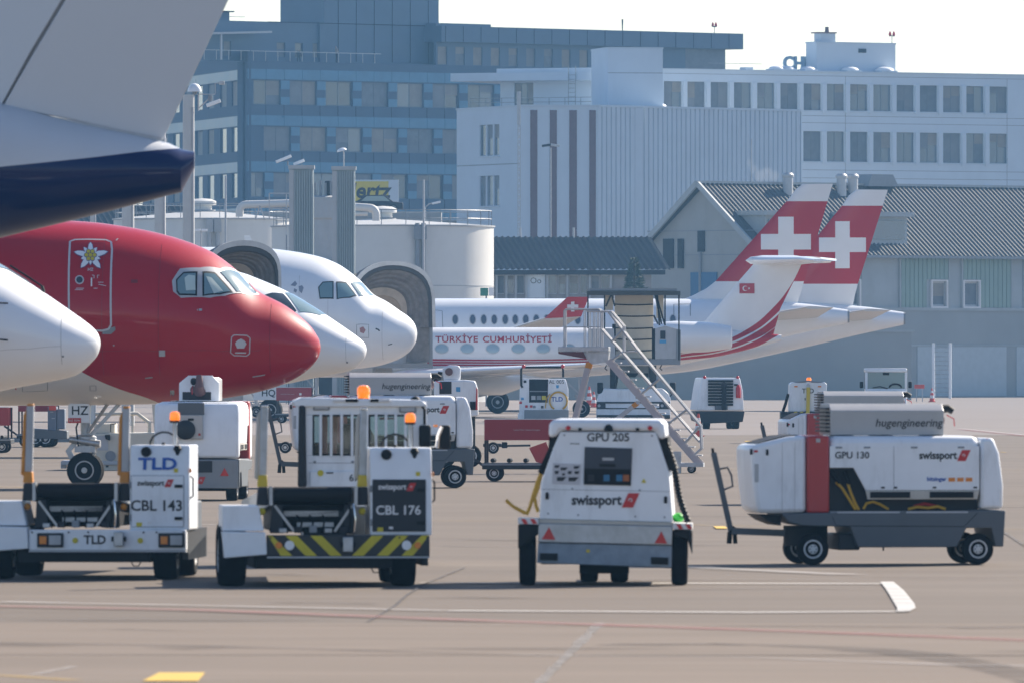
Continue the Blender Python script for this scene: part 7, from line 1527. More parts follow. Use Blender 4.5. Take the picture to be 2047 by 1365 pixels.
mk('lower_panel', white, t, bevel=0.015, box=(V(650, 0)[0], V(960, 0)[0], -0.03, -0.003, V(0, 690)[1], V(0, 595)[1])); text('tractor_number', '67', inkblack, t, (V(912, 0)[0], -0.034, V(0, 637)[1]), 0.13, bold=0.015); mk('round_sticker', hazyellow, t, loc=(V(714, 0)[0], -0.034, V(0, 607)[1]), lathe=([(0.042, -0.003), (0.042, 0.003)], (0, 0, 0), 'y', 16)); mk('small_badge', darkgrey, t, smooth=0, box=(V(748, 0)[0], V(790, 0)[0], -0.036, -0.031, V(0, 610)[1], V(0, 602)[1]))
for zx in (680, 905): mk('bolt', midgrey, cab, loc=(V(zx, 0)[0], -0.006, V(0, 542)[1]), lathe=([(0.02, -0.004), (0.02, 0.004)], (0, 0, 0), 'y', 10))
mk('seam', midgrey, cab, smooth=0, box=(ca_ + 0.2, cb_ - 0.1, -0.004, -0.0015, V(0, 549)[1], V(0, 546)[1]))
mr_ = mk('mirror', black, t, bevel=0.03, box=(V(1297, 0)[0], V(1368, 0)[0], -0.15, -0.05, V(0, 452)[1], V(0, 322)[1])); mk('mirror_arm', black, mr_, tube=([(V(1330, 0)[0], -0.1, V(0, 320)[1]), (V(1330, 0)[0], -0.1, V(0, 230)[1]), (V(1300, 0)[0], 0.05, V(0, 190)[1])], 0.018, 6)); mr2 = mk('mirror', black, t, bevel=0.03, box=(V(1425, 0)[0], V(1490, 0)[0], 0.35, 0.42, V(0, 468)[1], V(0, 325)[1])); mk('mirror_shell', chrome, mr2, smooth=30, tube=([(V(1412, 0)[0], 0.36, V(0, 460)[1]), (V(1418, 0)[0], 0.34, V(0, 390)[1]), (V(1440, 0)[0], 0.36, V(0, 335)[1])], 0.03, 8)); mk('mirror_indicator', amber2, mr2, bevel=0.008, box=(V(1388, 0)[0], V(1415, 0)[0], 0.36, 0.4, V(0, 335)[1], V(0, 322)[1])); mk('mirror_strut', lightgrey, mr2, smooth=0, tube=([(cb_ - 0.05, 0.4, V(0, 460)[1]), (V(1430, 0)[0], 0.4, V(0, 450)[1])], 0.015, 6)); mk('beacon_cap', black, t, loc=(V(1280, 0)[0], 0.2, V(0, 182)[1]), sphere=((0, 0, 0), 0.07, 12, 6))
mk('hood_deck', white, t, bevel=0.03, box=(ca_ + 0.15, cb_ - 0.05, 1.6, 2.9, 0.35, 1.0)); mk('under_body', black, t, smooth=0, box=(ca_ + 0.2, cb_ - 0.1, 0.05, 2.8, 0.22, 0.5))
for x in (ca_ + 0.25, cb_ - 0.25):
    for y in (0.35, 2.3): wheel(t, (x, y, 0.32), 0.32, 0.22, -1, 'x')
# ================================================================== aluminium boarding stairs
S = 82.0
t = place('boarding_stairs', 'aluminium mobile stairs with handrails and a railed platform', 'stairs', 1270, S, R(-3))
V = VW(1000, 560, 3.25, S, 1270)
def T3(pts, y): return [(V(*p)[0], y, V(*p)[1]) for p in pts]
for y in (0.0, 0.85):
    mk('stringer', pm('pinkish_aluminium', (0.46, 0.42, 0.43), 0.6, metal=0.1, var=0.1, dirt=0.15), t, smooth=0, bar=(T3([(700, 520)], y)[0], T3([(1300, 1200)], y)[0], 0.05, 0.16))
    mk('handrail', alu, t, tube=(T3([(560, 200), (700, 205), (885, 448), (1300, 945), (1306, 1090), (1240, 1150)], y), 0.028, 8)); mk('mid_rail', alu, t, tube=(T3([(650, 312), (960, 665), (1295, 1050)], y), 0.026, 8)); mk('upper_guard', alu, t, tube=(T3([(690, 205), (720, 205), (800, 300), (800, 465), (885, 462)], y), 0.022, 8))
    for a, b in (((720, 400), (790, 330)), ((700, 535), (775, 480)), ((880, 765), (1030, 640)), ((1080, 940), (1208, 840)), ((1195, 1060), (1290, 950))): mk('baluster', steel, t, tube=(T3([a, b], y), 0.026, 6))
    p = mk('platform_rail', alu, t, tube=(T3([(415, 435), (415, 200), (425, 190), (640, 190), (655, 205), (655, 435)], y), 0.022, 8)); mk('rail_bar', alu, p, tube=(T3([(415, 305), (655, 305)], y), 0.016, 6))
    for x in (545, 575, 605, 630): mk('rail_upright', alu, p, tube=(T3([(x, 195), (x, 470)], y), 0.014, 6))
    mk('support_leg', pm('pinkish_aluminium', (0.55, 0.51, 0.52)), t, smooth=0, bar=(T3([(572, 540)], y)[0], T3([(470, 945)], y)[0], 0.06, 0.12)); mk('diagonal_brace', alu, t, smooth=0, bar=(T3([(895, 790)], y)[0], T3([(640, 990)], y)[0], 0.05, 0.09)); mk('orange_sleeve', orangep, t, smooth=0, bar=(T3([(885, 798)], y)[0], T3([(860, 818)], y)[0], 0.06, 0.1)); mk('orange_sleeve', orangep, t, smooth=0, bar=(T3([(574, 535)], y)[0], T3([(566, 570)], y)[0], 0.065, 0.13))
mk('platform', steel, t, smooth=0, bevel=0.01, box=(V(375, 0)[0], V(705, 0)[0], -0.05, 0.9, V(0, 462)[1], V(0, 432)[1])); mk('platform_underside', pm('maroon_underside', (0.12, 0.04, 0.05), 0.6), t, smooth=0, prism=(poly(V, (375, 464), (540, 464), (560, 510), (380, 478)), 'y', -0.04, 0.88)); mk('platform_bracket', steel, t, smooth=0, prism=(poly(V, (520, 466), (705, 466), (700, 530), (590, 545)), 'y', 0.05, 0.8)); mk('base_beam', steel, t, smooth=0, box=(V(1150, 0)[0], V(1320, 0)[0], -0.05, 0.9, V(0, 1210)[1], V(0, 1185)[1])); mk('jack', steel, t, bevel=0.01, box=(V(1125, 0)[0], V(1175, 0)[0], 0.0, 0.2, V(0, 1260)[1], V(0, 1110)[1]))
for i in range(12):
    k = (i + 0.6) / 12.5; x = 700 + 600 * k; y = 500 + 680 * k; mk('tread', alu, t, smooth=0, box=(V(x, 0)[0] - 0.02, V(x, 0)[0] + 0.2, 0.03, 0.82, V(0, y)[1] - 0.03, V(0, y)[1]))
for x in (1240,): 
    for y in (0.1, 0.75): wheel(t, (V(x, 0)[0], y, 0.1), 0.1, 0.07, n=16); mk('castor_fork', steel, t, smooth=0, bar=((V(x, 0)[0], y, 0.1), (V(x + 30, 0)[0], y, 0.24), 0.1, 0.05))
for y in (0.1, 0.75): wheel(t, (V(475, 0)[0], y, 0.14), 0.14, 0.08, n=16)

# ================================================================== high-lift truck seen from the front
S = 44.0; V = VW(1160, 560, 3.41, S, 1267)
t = place('high_lift_truck', 'high lift truck with raised platform, beige curtain and black canopy frame', 'truck', 1267, S, 0)
mk('platform_beam', midgrey, t, bevel=0.02, box=(V(205, 0)[0], V(682, 0)[0], -0.2, 1.6, V(0, 577)[1], V(0, 537)[1]))
mk('box_body', lightgrey, t, smooth=0, box=(V(240, 0)[0], V(500, 0)[0], 1.65, 7.0, V(0, 575)[1], V(0, 85)[1]))
cu = mk('curtain', beige, t, bevel=0.02, box=(V(238, 0)[0], V(500, 0)[0], 1.2, 1.62, V(0, 532)[1], V(0, 82)[1]))
for y in (165, 243, 325, 400, 477): mk('curtain_strap', black, cu, tube=([(V(238 + 26 * i, 0)[0], 1.17, V(0, y)[1] - 0.03 * math.sin(math.pi * i / 10)) for i in range(11)], 0.03, 6))
mk('canopy', pm('canopy_dark', (0.05, 0.055, 0.05), 0.6), t, smooth=0, box=(V(45, 0)[0], V(682, 0)[0], -0.3, 1.6, V(0, 104)[1], V(0, 76)[1])); mk('canopy_sheet', midgrey, t, smooth=0, box=(V(60, 0)[0], V(660, 0)[0], -0.2, 1.5, V(0, 74)[1], V(0, 58)[1]))
for a, y0, y1 in ((52, 104, 330), (165, 104, 330), (577, 104, 310), (672, 104, 545)): mk('canopy_post', black, t, smooth=0, box=(V(a - 5, 0)[0], V(a + 5, 0)[0], -0.25, -0.15, V(0, y1)[1], V(0, y0)[1]))
for a, b in (((175, 180), (215, 90)), ((235, 180), (215, 100)), ((510, 100), (555, 300)), ((575, 300), (515, 95)), ((525, 95), (540, 310)), ((500, 240), (530, 300))): mk('strut', darkgrey, t, smooth=0, bar=((V(*a)[0], 0.2, V(*a)[1]), (V(*b)[0], 0.2, V(*b)[1]), 0.08, 0.08))
mk('tan_flap', beige, t, smooth=0, box=(V(170, 0)[0], V(225, 0)[0], 0.9, 0.95, V(0, 205)[1], V(0, 90)[1])); mk('tan_flap', beige, t, smooth=0, box=(V(520, 0)[0], V(570, 0)[0], 0.9, 0.95, V(0, 260)[1], V(0, 90)[1]))
rp = mk('right_side_panel', lightgrey, t, bevel=0.02, prism=(poly(V, (510, 330), (580, 312), (682, 340), (682, 537), (510, 537)), 'y', -0.2, -0.1)); mk('panel_window', darkgrey, rp, smooth=0, prism=(poly(V, (545, 345), (580, 345), (580, 402), (545, 402)), 'y', -0.22, -0.201)); mk('panel_blue_mark', inksky, rp, smooth=0, prism=(poly(V, (540, 408), (585, 408), (585, 430), (540, 430)), 'y', -0.22, -0.201)); mk('panel_edge', midgrey, rp, smooth=0, prism=(poly(V, (655, 335), (684, 340), (684, 545), (650, 545)), 'y', -0.24, -0.202))
mk('left_side_panel', lightgrey, t, bevel=0.02, prism=(poly(V, (55, 330), (228, 330), (240, 537), (55, 537)), 'y', -0.2, -0.1)); mk('dark_gap', black, t, smooth=0, box=(V(218, 0)[0], V(242, 0)[0], -0.05, 0.3, V(0, 537)[1], V(0, 300)[1])); mk('dark_gap', black, t, smooth=0, box=(V(488, 0)[0], V(512, 0)[0], -0.05, 0.3, V(0, 537)[1], V(0, 330)[1]))
for a, b in ((205, 243), (470, 522)): mk('lift_mast', darkgrey, t, smooth=0, box=(V(a, 0)[0], V(b, 0)[0], 1.8, 2.3, 0.7, V(0, 580)[1]))
for sg in (0, 1): mk('scissor_arm', lightgrey, t, smooth=0, bar=((V((255, 460)[sg], 0)[0], 2.0, 1.0), (V((460, 255)[sg], 0)[0], 2.0 + 0.15 * sg, V(0, 590)[1]), 0.1, 0.16))
mk('lift_head', midgrey, t, smooth=0, box=(V(250, 0)[0], V(470, 0)[0], 1.9, 4.0, V(0, 632)[1], V(0, 582)[1])); mk('dark_bay', darkgrey, t, smooth=0, box=(V(245, 0)[0], V(470, 0)[0], 2.6, 3.0, V(0, 640)[1] - 0.7, V(0, 632)[1]))
cb = mk('cab', white, t, bevel=0.05, prism=(poly(V, (110, 945), (615, 945), (615, 800), (600, 770), (560, 735), (470, 740), (270, 740), (165, 735), (125, 780), (110, 830)), 'y', 0.0, 1.7)); mk('windscreen', glass_blue, cb, smooth=0, prism=(poly(V, (260, 660), (470, 660), (485, 745), (245, 745)), 'y', 0.1, 1.5)); mk('grille_bar', darkgrey, cb, smooth=0, prism=(poly(V, (110, 826), (612, 826), (612, 838), (110, 838)), 'y', -0.02, -0.003)); mk('grille_bar', darkgrey, cb, smooth=0, prism=(poly(V, (112, 868), (612, 868), (612, 876), (112, 876)), 'y', -0.02, -0.003))
for x in (140, 570): hl = mk('headlamp', darkgrey, cb, smooth=0, prism=(poly(V, (x - 32, 838), (x + 32, 838), (x + 32, 868), (x - 32, 868)), 'y', -0.03, -0.004)); mk('lamp_lens', lightgrey, hl, loc=(V(x - 12, 0)[0], -0.035, V(0, 853)[1]), lathe=([(0.07, -0.01), (0.07, 0.01)], (0, 0, 0), 'y', 12))
mk('front_bumper', darkgrey, t, bevel=0.02, box=(V(112, 0)[0], V(612, 0)[0], -0.12, 0.2, 0.3, V(0, 942)[1]))
for x in (135, 630): m_ = mk('mirror', black, t, bevel=0.05, box=(V(x - 20, 0)[0], V(x + 20, 0)[0], 0.0, 0.12, V(0, 772)[1], V(0, 695)[1])); mk('mirror_arm', black, m_, tube=([(V(x, 0)[0], 0.05, V(0, 770)[1]), (V(x + (15 if x < 300 else -40), 0)[0], 0.1, V(0, 815)[1])], 0.03, 6))
for sg in (-1, 1):
    for y in (1.0, 5.2): wheel(t, (sg * 1.0, y, 0.45), 0.45, 0.3, -1, 'x')
mk('chassis', black, t, smooth=0, box=(-0.5, 0.5, 0.3, 7.0, 0.45, 0.75))
for a in (180, 555): mk('hook', black, t, tube=([(V(a, 0)[0], 0.2, V(0, 577)[1]), (V(a - 12, 0)[0], 0.2, V(0, 600)[1]), (V(a + 4, 0)[0], 0.2, V(0, 612)[1])], 0.03, 5))

# ================================================================== lavatory / air unit AL 005
S = 45.6; V = VW(940, 720, 5.25, S, 1087)
t = place('air_starter', 'white service unit marked AL 005 with black roof hoop', 'service unit', 1087, S, 0)
bd = mk('body', white, t, bevel=0.04, prism=(poly(V, (512, 600), (520, 300), (545, 190), (1000, 195), (1030, 300), (1032, 600)), 'y', 0.0, 3.0))
mk('lower_skirt', midgrey, t, bevel=0.02, prism=(poly(V, (568, 518), (1036, 518), (1030, 640), (568, 640)), 'y', -0.1, 2.8)); mk('side_skirt', white, t, smooth=0, prism=(poly(V, (500, 555), (566, 555), (566, 640), (500, 640)), 'y', -0.05, 2.9))
op = mk('open_bay', black, bd, smooth=0, prism=(poly(V, (618, 195), (818, 195), (812, 440), (618, 440)), 'y', -0.015, -0.002)); mk('bay_shelf', midgrey, op, smooth=0, prism=(poly(V, (622, 318), (812, 318), (812, 328), (622, 328)), 'y', -0.03, -0.016))
for x, c in ((665, lightgrey), (722, midgrey), (775, hazyellow)): mk('bay_item', c, op, smooth=0, prism=(poly(V, (x - 24, 370), (x + 20, 370), (x + 20, 412), (x - 24, 412)), 'y', -0.03, -0.016))
text('unit_number', 'AL 005', inkblack, bd, (V(906, 0)[0], -0.006, V(0, 226)[1]), 0.23, bold=0.0); mk('blue_mark', inksky, bd, smooth=0, prism=(poly(V, (900, 258), (932, 258), (928, 290), (904, 290)), 'y', -0.006, -0.002)); text('maker_lettering', 'TLD', inkblue, bd, (V(912, 0)[0], -0.006, V(0, 408)[1]), 0.28, bold=0.02)
mk('hose_reel', hose_y, bd, tube=([(V(925 + 92 * math.cos(R(a)), 0)[0], -0.06, V(0, 425 - 95 * math.sin(R(a)))[1]) for a in range(-60, 245, 15)], 0.04, 7)); mk('hose', hose_y, bd, tube=([(V(835, 0)[0], -0.05, V(0, 350)[1]), (V(800, 0)[0], -0.06, V(0, 400)[1]), (V(788, 0)[0], -0.05, V(0, 500)[1])], 0.025, 6))
mk('roof_hoop', black, t, tube=([(V(548, 0)[0], -0.02, V(0, 285)[1]), (V(535, 0)[0], -0.02, V(0, 260)[1]), (V(535, 0)[0], -0.02, V(0, 90)[1]), (V(555, 0)[0], -0.02, V(0, 72)[1]), (V(960, 0)[0], -0.02, V(0, 72)[1]), (V(975, 0)[0], -0.02, V(0, 90)[1]), (V(975, 0)[0], -0.02, V(0, 175)[1])], 0.05, 8))
for x in (560, 970): mk('red_lamp', reflector, t, loc=(V(x, 0)[0], -0.04, V(0, 62)[1]), sphere=((0, 0, 0), 0.09, 10, 6))
for x, y, c in ((590, 480, reflector), (640, 480, reflector), (672, 485, midgrey), (755, 487, darkgrey), (528, 440, reflector), (575, 220, darkgrey), (548, 400, inksky)): mk('fitting', c, bd, bevel=0.01, box=(V(x - 14, 0)[0], V(x + 14, 0)[0], -0.03, -0.003, V(0, y + 14)[1], V(0, y - 12)[1]))
for sg in (-1, 1):
    for y in (0.5, 2.4): wheel(t, (sg * 0.8, y, 0.33), 0.33, 0.25, -1, 'x')

# ================================================================== engine start unit with louvres
S = 49.6; V = VW(1380, 640, 3.07, S, 1439)
t = place('air_starter', 'boxy white service unit with black louvres and a red extinguisher, seen from behind', 'service unit', 1439, S, R(4))
bd = mk('body', white, t, bevel=0.05, prism=(poly(V, (38, 552), (55, 430), (70, 352), (305, 352), (322, 430), (330, 552)), 'y', 0.0, 3.2)); 
for i in range(9): y = 372 + 18 * i; mk('louvre', black, bd, smooth=0, bar=((V(108, 0)[0], -0.03, V(0, y)[1]), (V(262, 0)[0], -0.03, V(0, y)[1]), 0.08, 0.09))
mk('tow_bar', black, t, smooth=0, bar=((V(205, 0)[0], -0.12, V(0, 550)[1]), (V(206, 0)[0], -0.08, V(0, 405)[1]), 0.18, 0.1)); mk('tow_eye', darkgrey, t, loc=(V(206, 0)[0], -0.08, V(0, 397)[1]), lathe=([(0.12, -0.03), (0.12, 0.03)], (0, 0, 0), 'y', 14)); mk('control_box', grey, bd, bevel=0.01, box=(V(150, 0)[0], V(228, 0)[0], -0.08, -0.003, V(0, 548)[1], V(0, 522)[1]))
mk('extinguisher', reflector, bd, lathe=([(0.09, V(0, 475)[1]), (0.10, V(0, 465)[1]), (0.10, V(0, 415)[1]), (0.04, V(0, 395)[1])], (V(293, 0)[0], -0.12, 0), 'z', 12)); mk('extinguisher_bracket', black, bd, smooth=0, box=(V(268, 0)[0], V(292, 0)[0], -0.06, -0.003, V(0, 400)[1], V(0, 390)[1]))
for x in (88, 292): mk('red_lamp', reflector, t, loc=(V(x, 0)[0], 0.05, V(0, 350)[1]), sphere=((0, 0, 0), 0.07, 10, 6))
mk('chassis', darkgrey, t, bevel=0.03, prism=(poly(V, (33, 556), (334, 556), (322, 622), (95, 632), (45, 615)), 'y', -0.05, 3.2))
for x in (100, 280): 
    for y in (0.3, 2.6): wheel(t, (V(x, 0)[0], y, 0.34), 0.34, 0.3, -1, 'x')

# ================================================================== loader and tractor behind unit 130
S = 60.0; V = VW(1380, 640, 3.07, S, 1614)
t = place('belt_loader', 'small white loader with yellow strut and amber beacon behind unit 130', 'belt loader', 1614, S, 0)
bd = mk('body', white, t, bevel=0.03, prism=(poly(V, (606, 560), (608, 392), (625, 378), (825, 378), (838, 392), (832, 500), (806, 560)), 'y', 0.0, 1.6)); mk('rim', midgrey, t, tube=([(V(620, 0)[0], 0.05, V(0, 384)[1]), (V(720, 0)[0], -0.02, V(0, 372)[1]), (V(830, 0)[0], 0.05, V(0, 384)[1])], 0.03, 6))
for x in (648, 793): mk('lamp', amber2, bd, smooth=0, box=(V(x - 10, 0)[0], V(x + 10, 0)[0], -0.03, -0.003, V(0, 409)[1], V(0, 401)[1]))
text('maker_lettering', 'TLD', inkblack, bd, (V(722, 0)[0], -0.006, V(0, 433)[1]), 0.22, bold=0.01); text('unit_number', '812', inkblack, bd, (V(716, 0)[0], -0.006, V(0, 483)[1]), 0.12, bold=0.0)
mk('yellow_strut', yellow, t, smooth=0, bar=((V(720, 0)[0], -0.12, V(0, 600)[1]), (V(724, 0)[0], -0.06, V(0, 410)[1]), 0.12, 0.1)); mk('strut_eye', steel, t, loc=(V(723, 0)[0], -0.06, V(0, 400)[1]), lathe=([(0.06, -0.03), (0.06, 0.03)], (0, 0, 0), 'y', 12)); bb = mk('beacon', amber, t, lathe=([(0.08, V(0, 372)[1]), (0.085, V(0, 360)[1]), (0.06, V(0, 350)[1])], (V(728, 0)[0], 0.2, 0), 'z', 12)); mk('hazard_deck', darkgrey, t, bevel=0.02, box=(V(555, 0)[0], V(810, 0)[0], -0.15, 1.6, V(0, 612)[1], V(0, 560)[1]))
for i in range(3): mk('hazard_stripe', hazyellow, t, smooth=0, prism=(poly(V, (628 + 36 * i, 575), (646 + 36 * i, 575), (658 + 36 * i, 558), (640 + 36 * i, 558)), 'y', -0.16, -0.152))
mk('cable_bundle', black, t, tube=([(V(602, 0)[0], 0.1, V(0, 450)[1]), (V(585, 0)[0], 0.1, V(0, 510)[1]), (V(568, 0)[0], 0.1, V(0, 560)[1])], 0.05, 6))
for x in (590, 780):
    for y in (0.2, 1.4): wheel(t, (V(x, 0)[0], y, 0.3), 0.3, 0.2, -1, 'x')
S = 55.0; V = VW(1380, 640, 3.07, S, 1771)
t = place('baggage_tractor', 'white tractor cab facing the camera with wide windscreen and black mirrors', 'tractor', 1771, S, 0)
mb = MB(); x0, x1 = V(1072, 0)[0], V(1330, 0)[0]; facade_wall(mb, x0, x1, 0.4, V(0, 297)[1], [(V(0, 418)[1], V(0, 318)[1], [(V(1088, 0)[0], V(1316, 0)[0])])], 0.0, 0.06); cab = build(mb, 'cab_front', white, t, bevel=0.015)
ws = mk('windscreen', glass_blue, cab, smooth=0, box=(V(1088, 0)[0], V(1316, 0)[0], 0.025, 0.04, V(0, 418)[1], V(0, 318)[1])); mk('steering_wheel', black, ws, tube=([(V(1258, 0)[0] + 0.22 * math.cos(R(a)), -0.01, V(0, 412)[1] + 0.13 * math.sin(R(a))) for a in range(0, 181, 20)], 0.03, 6)); mk('wiper', black, ws, tube=([(V(1210, 0)[0], -0.02, V(0, 418)[1]), (V(1165, 0)[0], -0.02, V(0, 405)[1]), (V(1120, 0)[0], -0.02, V(0, 412)[1])], 0.02, 5)); mk('rear_view_mirror', black, ws, bevel=0.01, box=(V(1182, 0)[0], V(1220, 0)[0], 0.0, 0.02, V(0, 335)[1], V(0, 320)[1]))
mk('cab_body', white, t, smooth=0, box=(x0 + 0.02, x1 - 0.02, 0.07, 1.6, 0.4, V(0, 420)[1])); mk('roof', white, t, bevel=0.04, box=(x0, x1, -0.03, 1.6, V(0, 318)[1], V(0, 294)[1])); mk('cab_back', midgrey, t, smooth=0, box=(x0 + 0.02, x1 - 0.02, 1.5, 1.58, V(0, 420)[1], V(0, 320)[1])); mk('bonnet', white, t, bevel=0.05, box=(x0 + 0.05, x1 - 0.05, -1.0, -0.01, 0.4, V(0, 435)[1]))
for x in (1050, 1348): mk('mirror', black, t, bevel=0.03, box=(V(x - 11, 0)[0], V(x + 11, 0)[0], -0.05, 0.05, V(0, 415)[1], V(0, 375)[1]))
for sg in (-1, 1):
    for y in (-0.6, 1.3): wheel(t, (sg * 0.62, y, 0.3), 0.3, 0.2, -1, 'x')

# ================================================================== traffic cones, ladder, red barrier
conem = pm('cone_red', (0.62, 0.06, 0.03), 0.5, var=0.05)
def cone(px, py, hpx, label):
    s = gs(py); h = hpx / s; t = thing('traffic_cone', label, 'cone', G(px, py), 0, 'red and white traffic cones')
    mk('base', conem, t, bevel=0.01, box=(-h * .26, h * .26, -h * .26, h * .26, 0, h * .06)); mk('cone_body', conem, t, lathe=([(h * .19, h * .06), (h * .04, h)], (0, 0, 0), 'z', 18))
    for a, b in ((.28, .48), (.66, .82)): mk('white_band', inkwhite, t, lathe=([(h * (.205 - .16 * a), h * a), (h * (.205 - .16 * b), h * b)], (0, 0, 0), 'z', 18))
cone(1178, 810, 38, 'left red and white cone of the pair beside the service unit'); cone(1187, 814, 32, 'right red and white cone of the pair beside the service unit'); cone(1396, 872, 46, 'red and white cone half hidden behind the stair handrail'); cone(1863, 803, 28, 'red and white cone at the foot of the leaning ladder')
t = thing('ladder', 'tall aluminium ladder leaning at the hangar wall', 'ladder', GS(1882, 27.2)); zt = zs(686, 27.2)
for sg in (-1, 1): mk('ladder_rail', pm('sunlit_ladder_paint', (0.85, 0.85, 0.84), 0.4, var=0.0), t, cyl=((sg * 0.6, -0.9, 0), (sg * 0.62 + 0.02, 0.1, zt), 0.10)); mk('safety_hoop', lightgrey, t, smooth=0, bar=((sg * 0.6 + 0.16, -0.9, 0.4 if sg < 0 else 2), (sg * 0.62 + 0.2, 0.1, zt), 0.05, 0.05))  # near-white rail colour holds the brightness of sunlit metal
for i in range(12): k = (i + 0.5) / 12.5; mk('rung', steel, t, cyl=((-0.6, -0.9 + k, zt * k), (0.6, -0.9 + k, zt * k), 0.03, None, 6))
t = thing('red_barrier', 'small red topped barrier beside the white tractor cab', 'barrier', GS(1838, 29.5)); mk('board', conem, t, bevel=0.02, box=(-0.34, 0.34, -0.05, 0.05, zs(776, 29.5), zs(768, 29.5)))
for x in (-0.2, 0.2): mk('leg', lightgrey, t, smooth=0, box=(x - 0.03, x + 0.03, -0.03, 0.03, 0, zs(776, 29.5)))

# ================================================================== baggage dollies and carts with red panels
def dolly(x0, x1, ytop, ybot, yg, label, letter=True, wheelpx=None, belts=True):
    s = gs(yg); c = (x0 + x1) / 2; t = place('baggage_dolly', label, 'dolly', c, s, R(-2), 0, 'baggage dollies with red panels'); w = (x1 - x0) / 2 / s; z0, z1 = zs(ybot, s), zs(ytop, s); zd = 0.42
    b = mk('red_panel', pm('dolly_red', (0.30, 0.025, 0.035), 0.5, var=0.06, dirt=0.05), t, bevel=0.01, box=(-w, w, 0, 0.03, z0, z1)); mk('panel_edge', inkwhite, b, smooth=0, box=(-w, w, -0.002, 0.032, z1 + 0.002, z1 + 0.018))
    if letter:
        text('panel_lettering', 'Ladeeinheit Gepaeckwagen', pm('faded_white_print', (0.5, 0.42, 0.42), 0.6), b, (-w * 0.35, -0.003, (z0 + z1) / 2), 0.055, bold=0.0); mk('panel_badge', inkwhite, b, smooth=0, box=(w * 0.32, w * 0.45, -0.005, -0.002, (z0 + z1) / 2 - 0.05, (z0 + z1) / 2 + 0.05))
    for x in (-w, w - 0.05):
        for y in (0.035, 1.3): mk('corner_post', darkgrey, t, smooth=0, box=(x, x + 0.05, y, y + 0.05, zd, z0 if y < 1 else z1))
    mk('far_panel', pm('dolly_red', (0.30, 0.025, 0.035)), t, smooth=0, box=(-w, w, 1.36, 1.39, z0, z1)); mk('deck', darkgrey, t, bevel=0.015, box=(-w - 0.05, w + 0.05, 0, 1.4, zd - 0.14, zd)); mk('deck_edge', midgrey, t, smooth=0, box=(-w - 0.06, w + 0.06, -0.02, -0.003, zd - 0.05, zd - 0.01))
    if belts:
        n = int(w * 6)
        for i in range(n): x = -w + (i + 0.5) * 2 * w / n; mk('roller', black, t, cyl=((x, 0.05, zd + 0.06), (x, 1.35, zd + 0.06), 0.05, None, 10))
    for x in (-w + 0.22, w - 0.22):
        for y in (0.12, 1.25): wheel(t, (x, y, 0.19), 0.19, 0.1, n=18)
    mk('tow_bar', darkgrey, t, smooth=0, bar=((-w - 0.02, 0.7, zd - 0.08), (-w - 0.5, 0.7, zd + 0.25), 0.06, 0.06)); return t
d1 = dolly(968, 1230, 838, 879, 962, 'red sided baggage dolly with dark rollers left of power unit 205')
mk('tarpaulin', red, d1, smooth=30, prism=([((1058 - 1099) / 87.5 * 1.0, zs(894, 88)), ((1092 - 1099) / 87.5, zs(882, 88)), ((1100 - 1099) / 87.5, zs(905, 88)), ((1088 - 1099) / 87.5, zs(926, 88)), ((1072 - 1099) / 87.5, zs(922, 88))], 'y', -0.06, -0.01))
dolly(552, 622, 774, 800, 845, 'small red dolly panel between the nose gear and the tractor roof', True, None, False)
dolly(-40, 18, 814, 850, 905, 'dark red cart at the left edge behind the nose gear', False, None, True)
dolly(36, 112, 810, 822, 893, 'low red rimmed dolly behind the nose wheel of the red airliner', False)
for px, py, lb in ((986, 906, 'loose tow dolly wheel frame behind the red panel'), (570, 905, 'dark tow bar bogie left of the enclosed tractor')):
    s = gs(py); t = place('tow_bogie', lb, 'trailer', px, s, 0, 0, 'small towing bogies'); wheel(t, (0, 0, 0.17), 0.17, 0.12, n=18); wheel(t, (0, 0.9, 0.17), 0.17, 0.12, n=18); mk('axle', darkgrey, t, cyl=((0, 0, 0.17), (0, 0.9, 0.17), 0.04)); mk('draw_bar', darkgrey, t, smooth=0, bar=((0, 0.45, 0.22), (1.1, 0.45, 0.24), 0.08, 0.06)); mk('coupling', black, t, bevel=0.02, box=(0.25, 0.42, 0.35, 0.55, 0.16, 0.34)); mk('frame_plate', darkgrey, t, bevel=0.02, box=(-0.3, 0.25, 0.1, 0.8, 0.2, 0.3))
# ---------- cream pushback tug under the red airliner
S = 80.0; V = VW(0, 780, 6.2, S, 235)
t = place('pushback_tug', 'cream pushback tug standing behind the red airliner nose wheel', 'tug', 235, S, 0)
mk('hull', cream, t, bevel=0.03, prism=(poly(V, (1160, 530), (1960, 520), (1990, 640), (1990, 1000), (1200, 1000), (1160, 900)), 'y', 0.0, 2.4)); mk('front_deck', cream, t, bevel=0.02, prism=(poly(V, (1165, 415), (1420, 410), (1420, 528), (1165, 528)), 'y', 0.2, 2.0)); mk('hull_panel', lightgrey, t, smooth=0, prism=(poly(V, (1170, 560), (1340, 560), (1340, 740), (1170, 740)), 'y', -0.02, -0.003)); mk('mirror', black, t, bevel=0.02, prism=(poly(V, (1300, 548), (1370, 545), (1368, 620), (1310, 600)), 'y', -0.12, -0.05)); mk('round_step', midgrey, t, loc=(V(1370, 0)[0], -0.03, V(0, 810)[1]), lathe=([(0.13, -0.02), (0.13, 0.02)], (0, 0, 0), 'y', 18)); mk('lower_slot', darkgrey, t, smooth=0, prism=(poly(V, (1312, 925), (1345, 925), (1345, 950), (1312, 950)), 'y', -0.01, -0.003)); mk('sill', lightgrey, t, bevel=0.01, box=(V(760, 0)[0], V(1990, 0)[0], -0.05, 2.2, 0.14, 0.24))
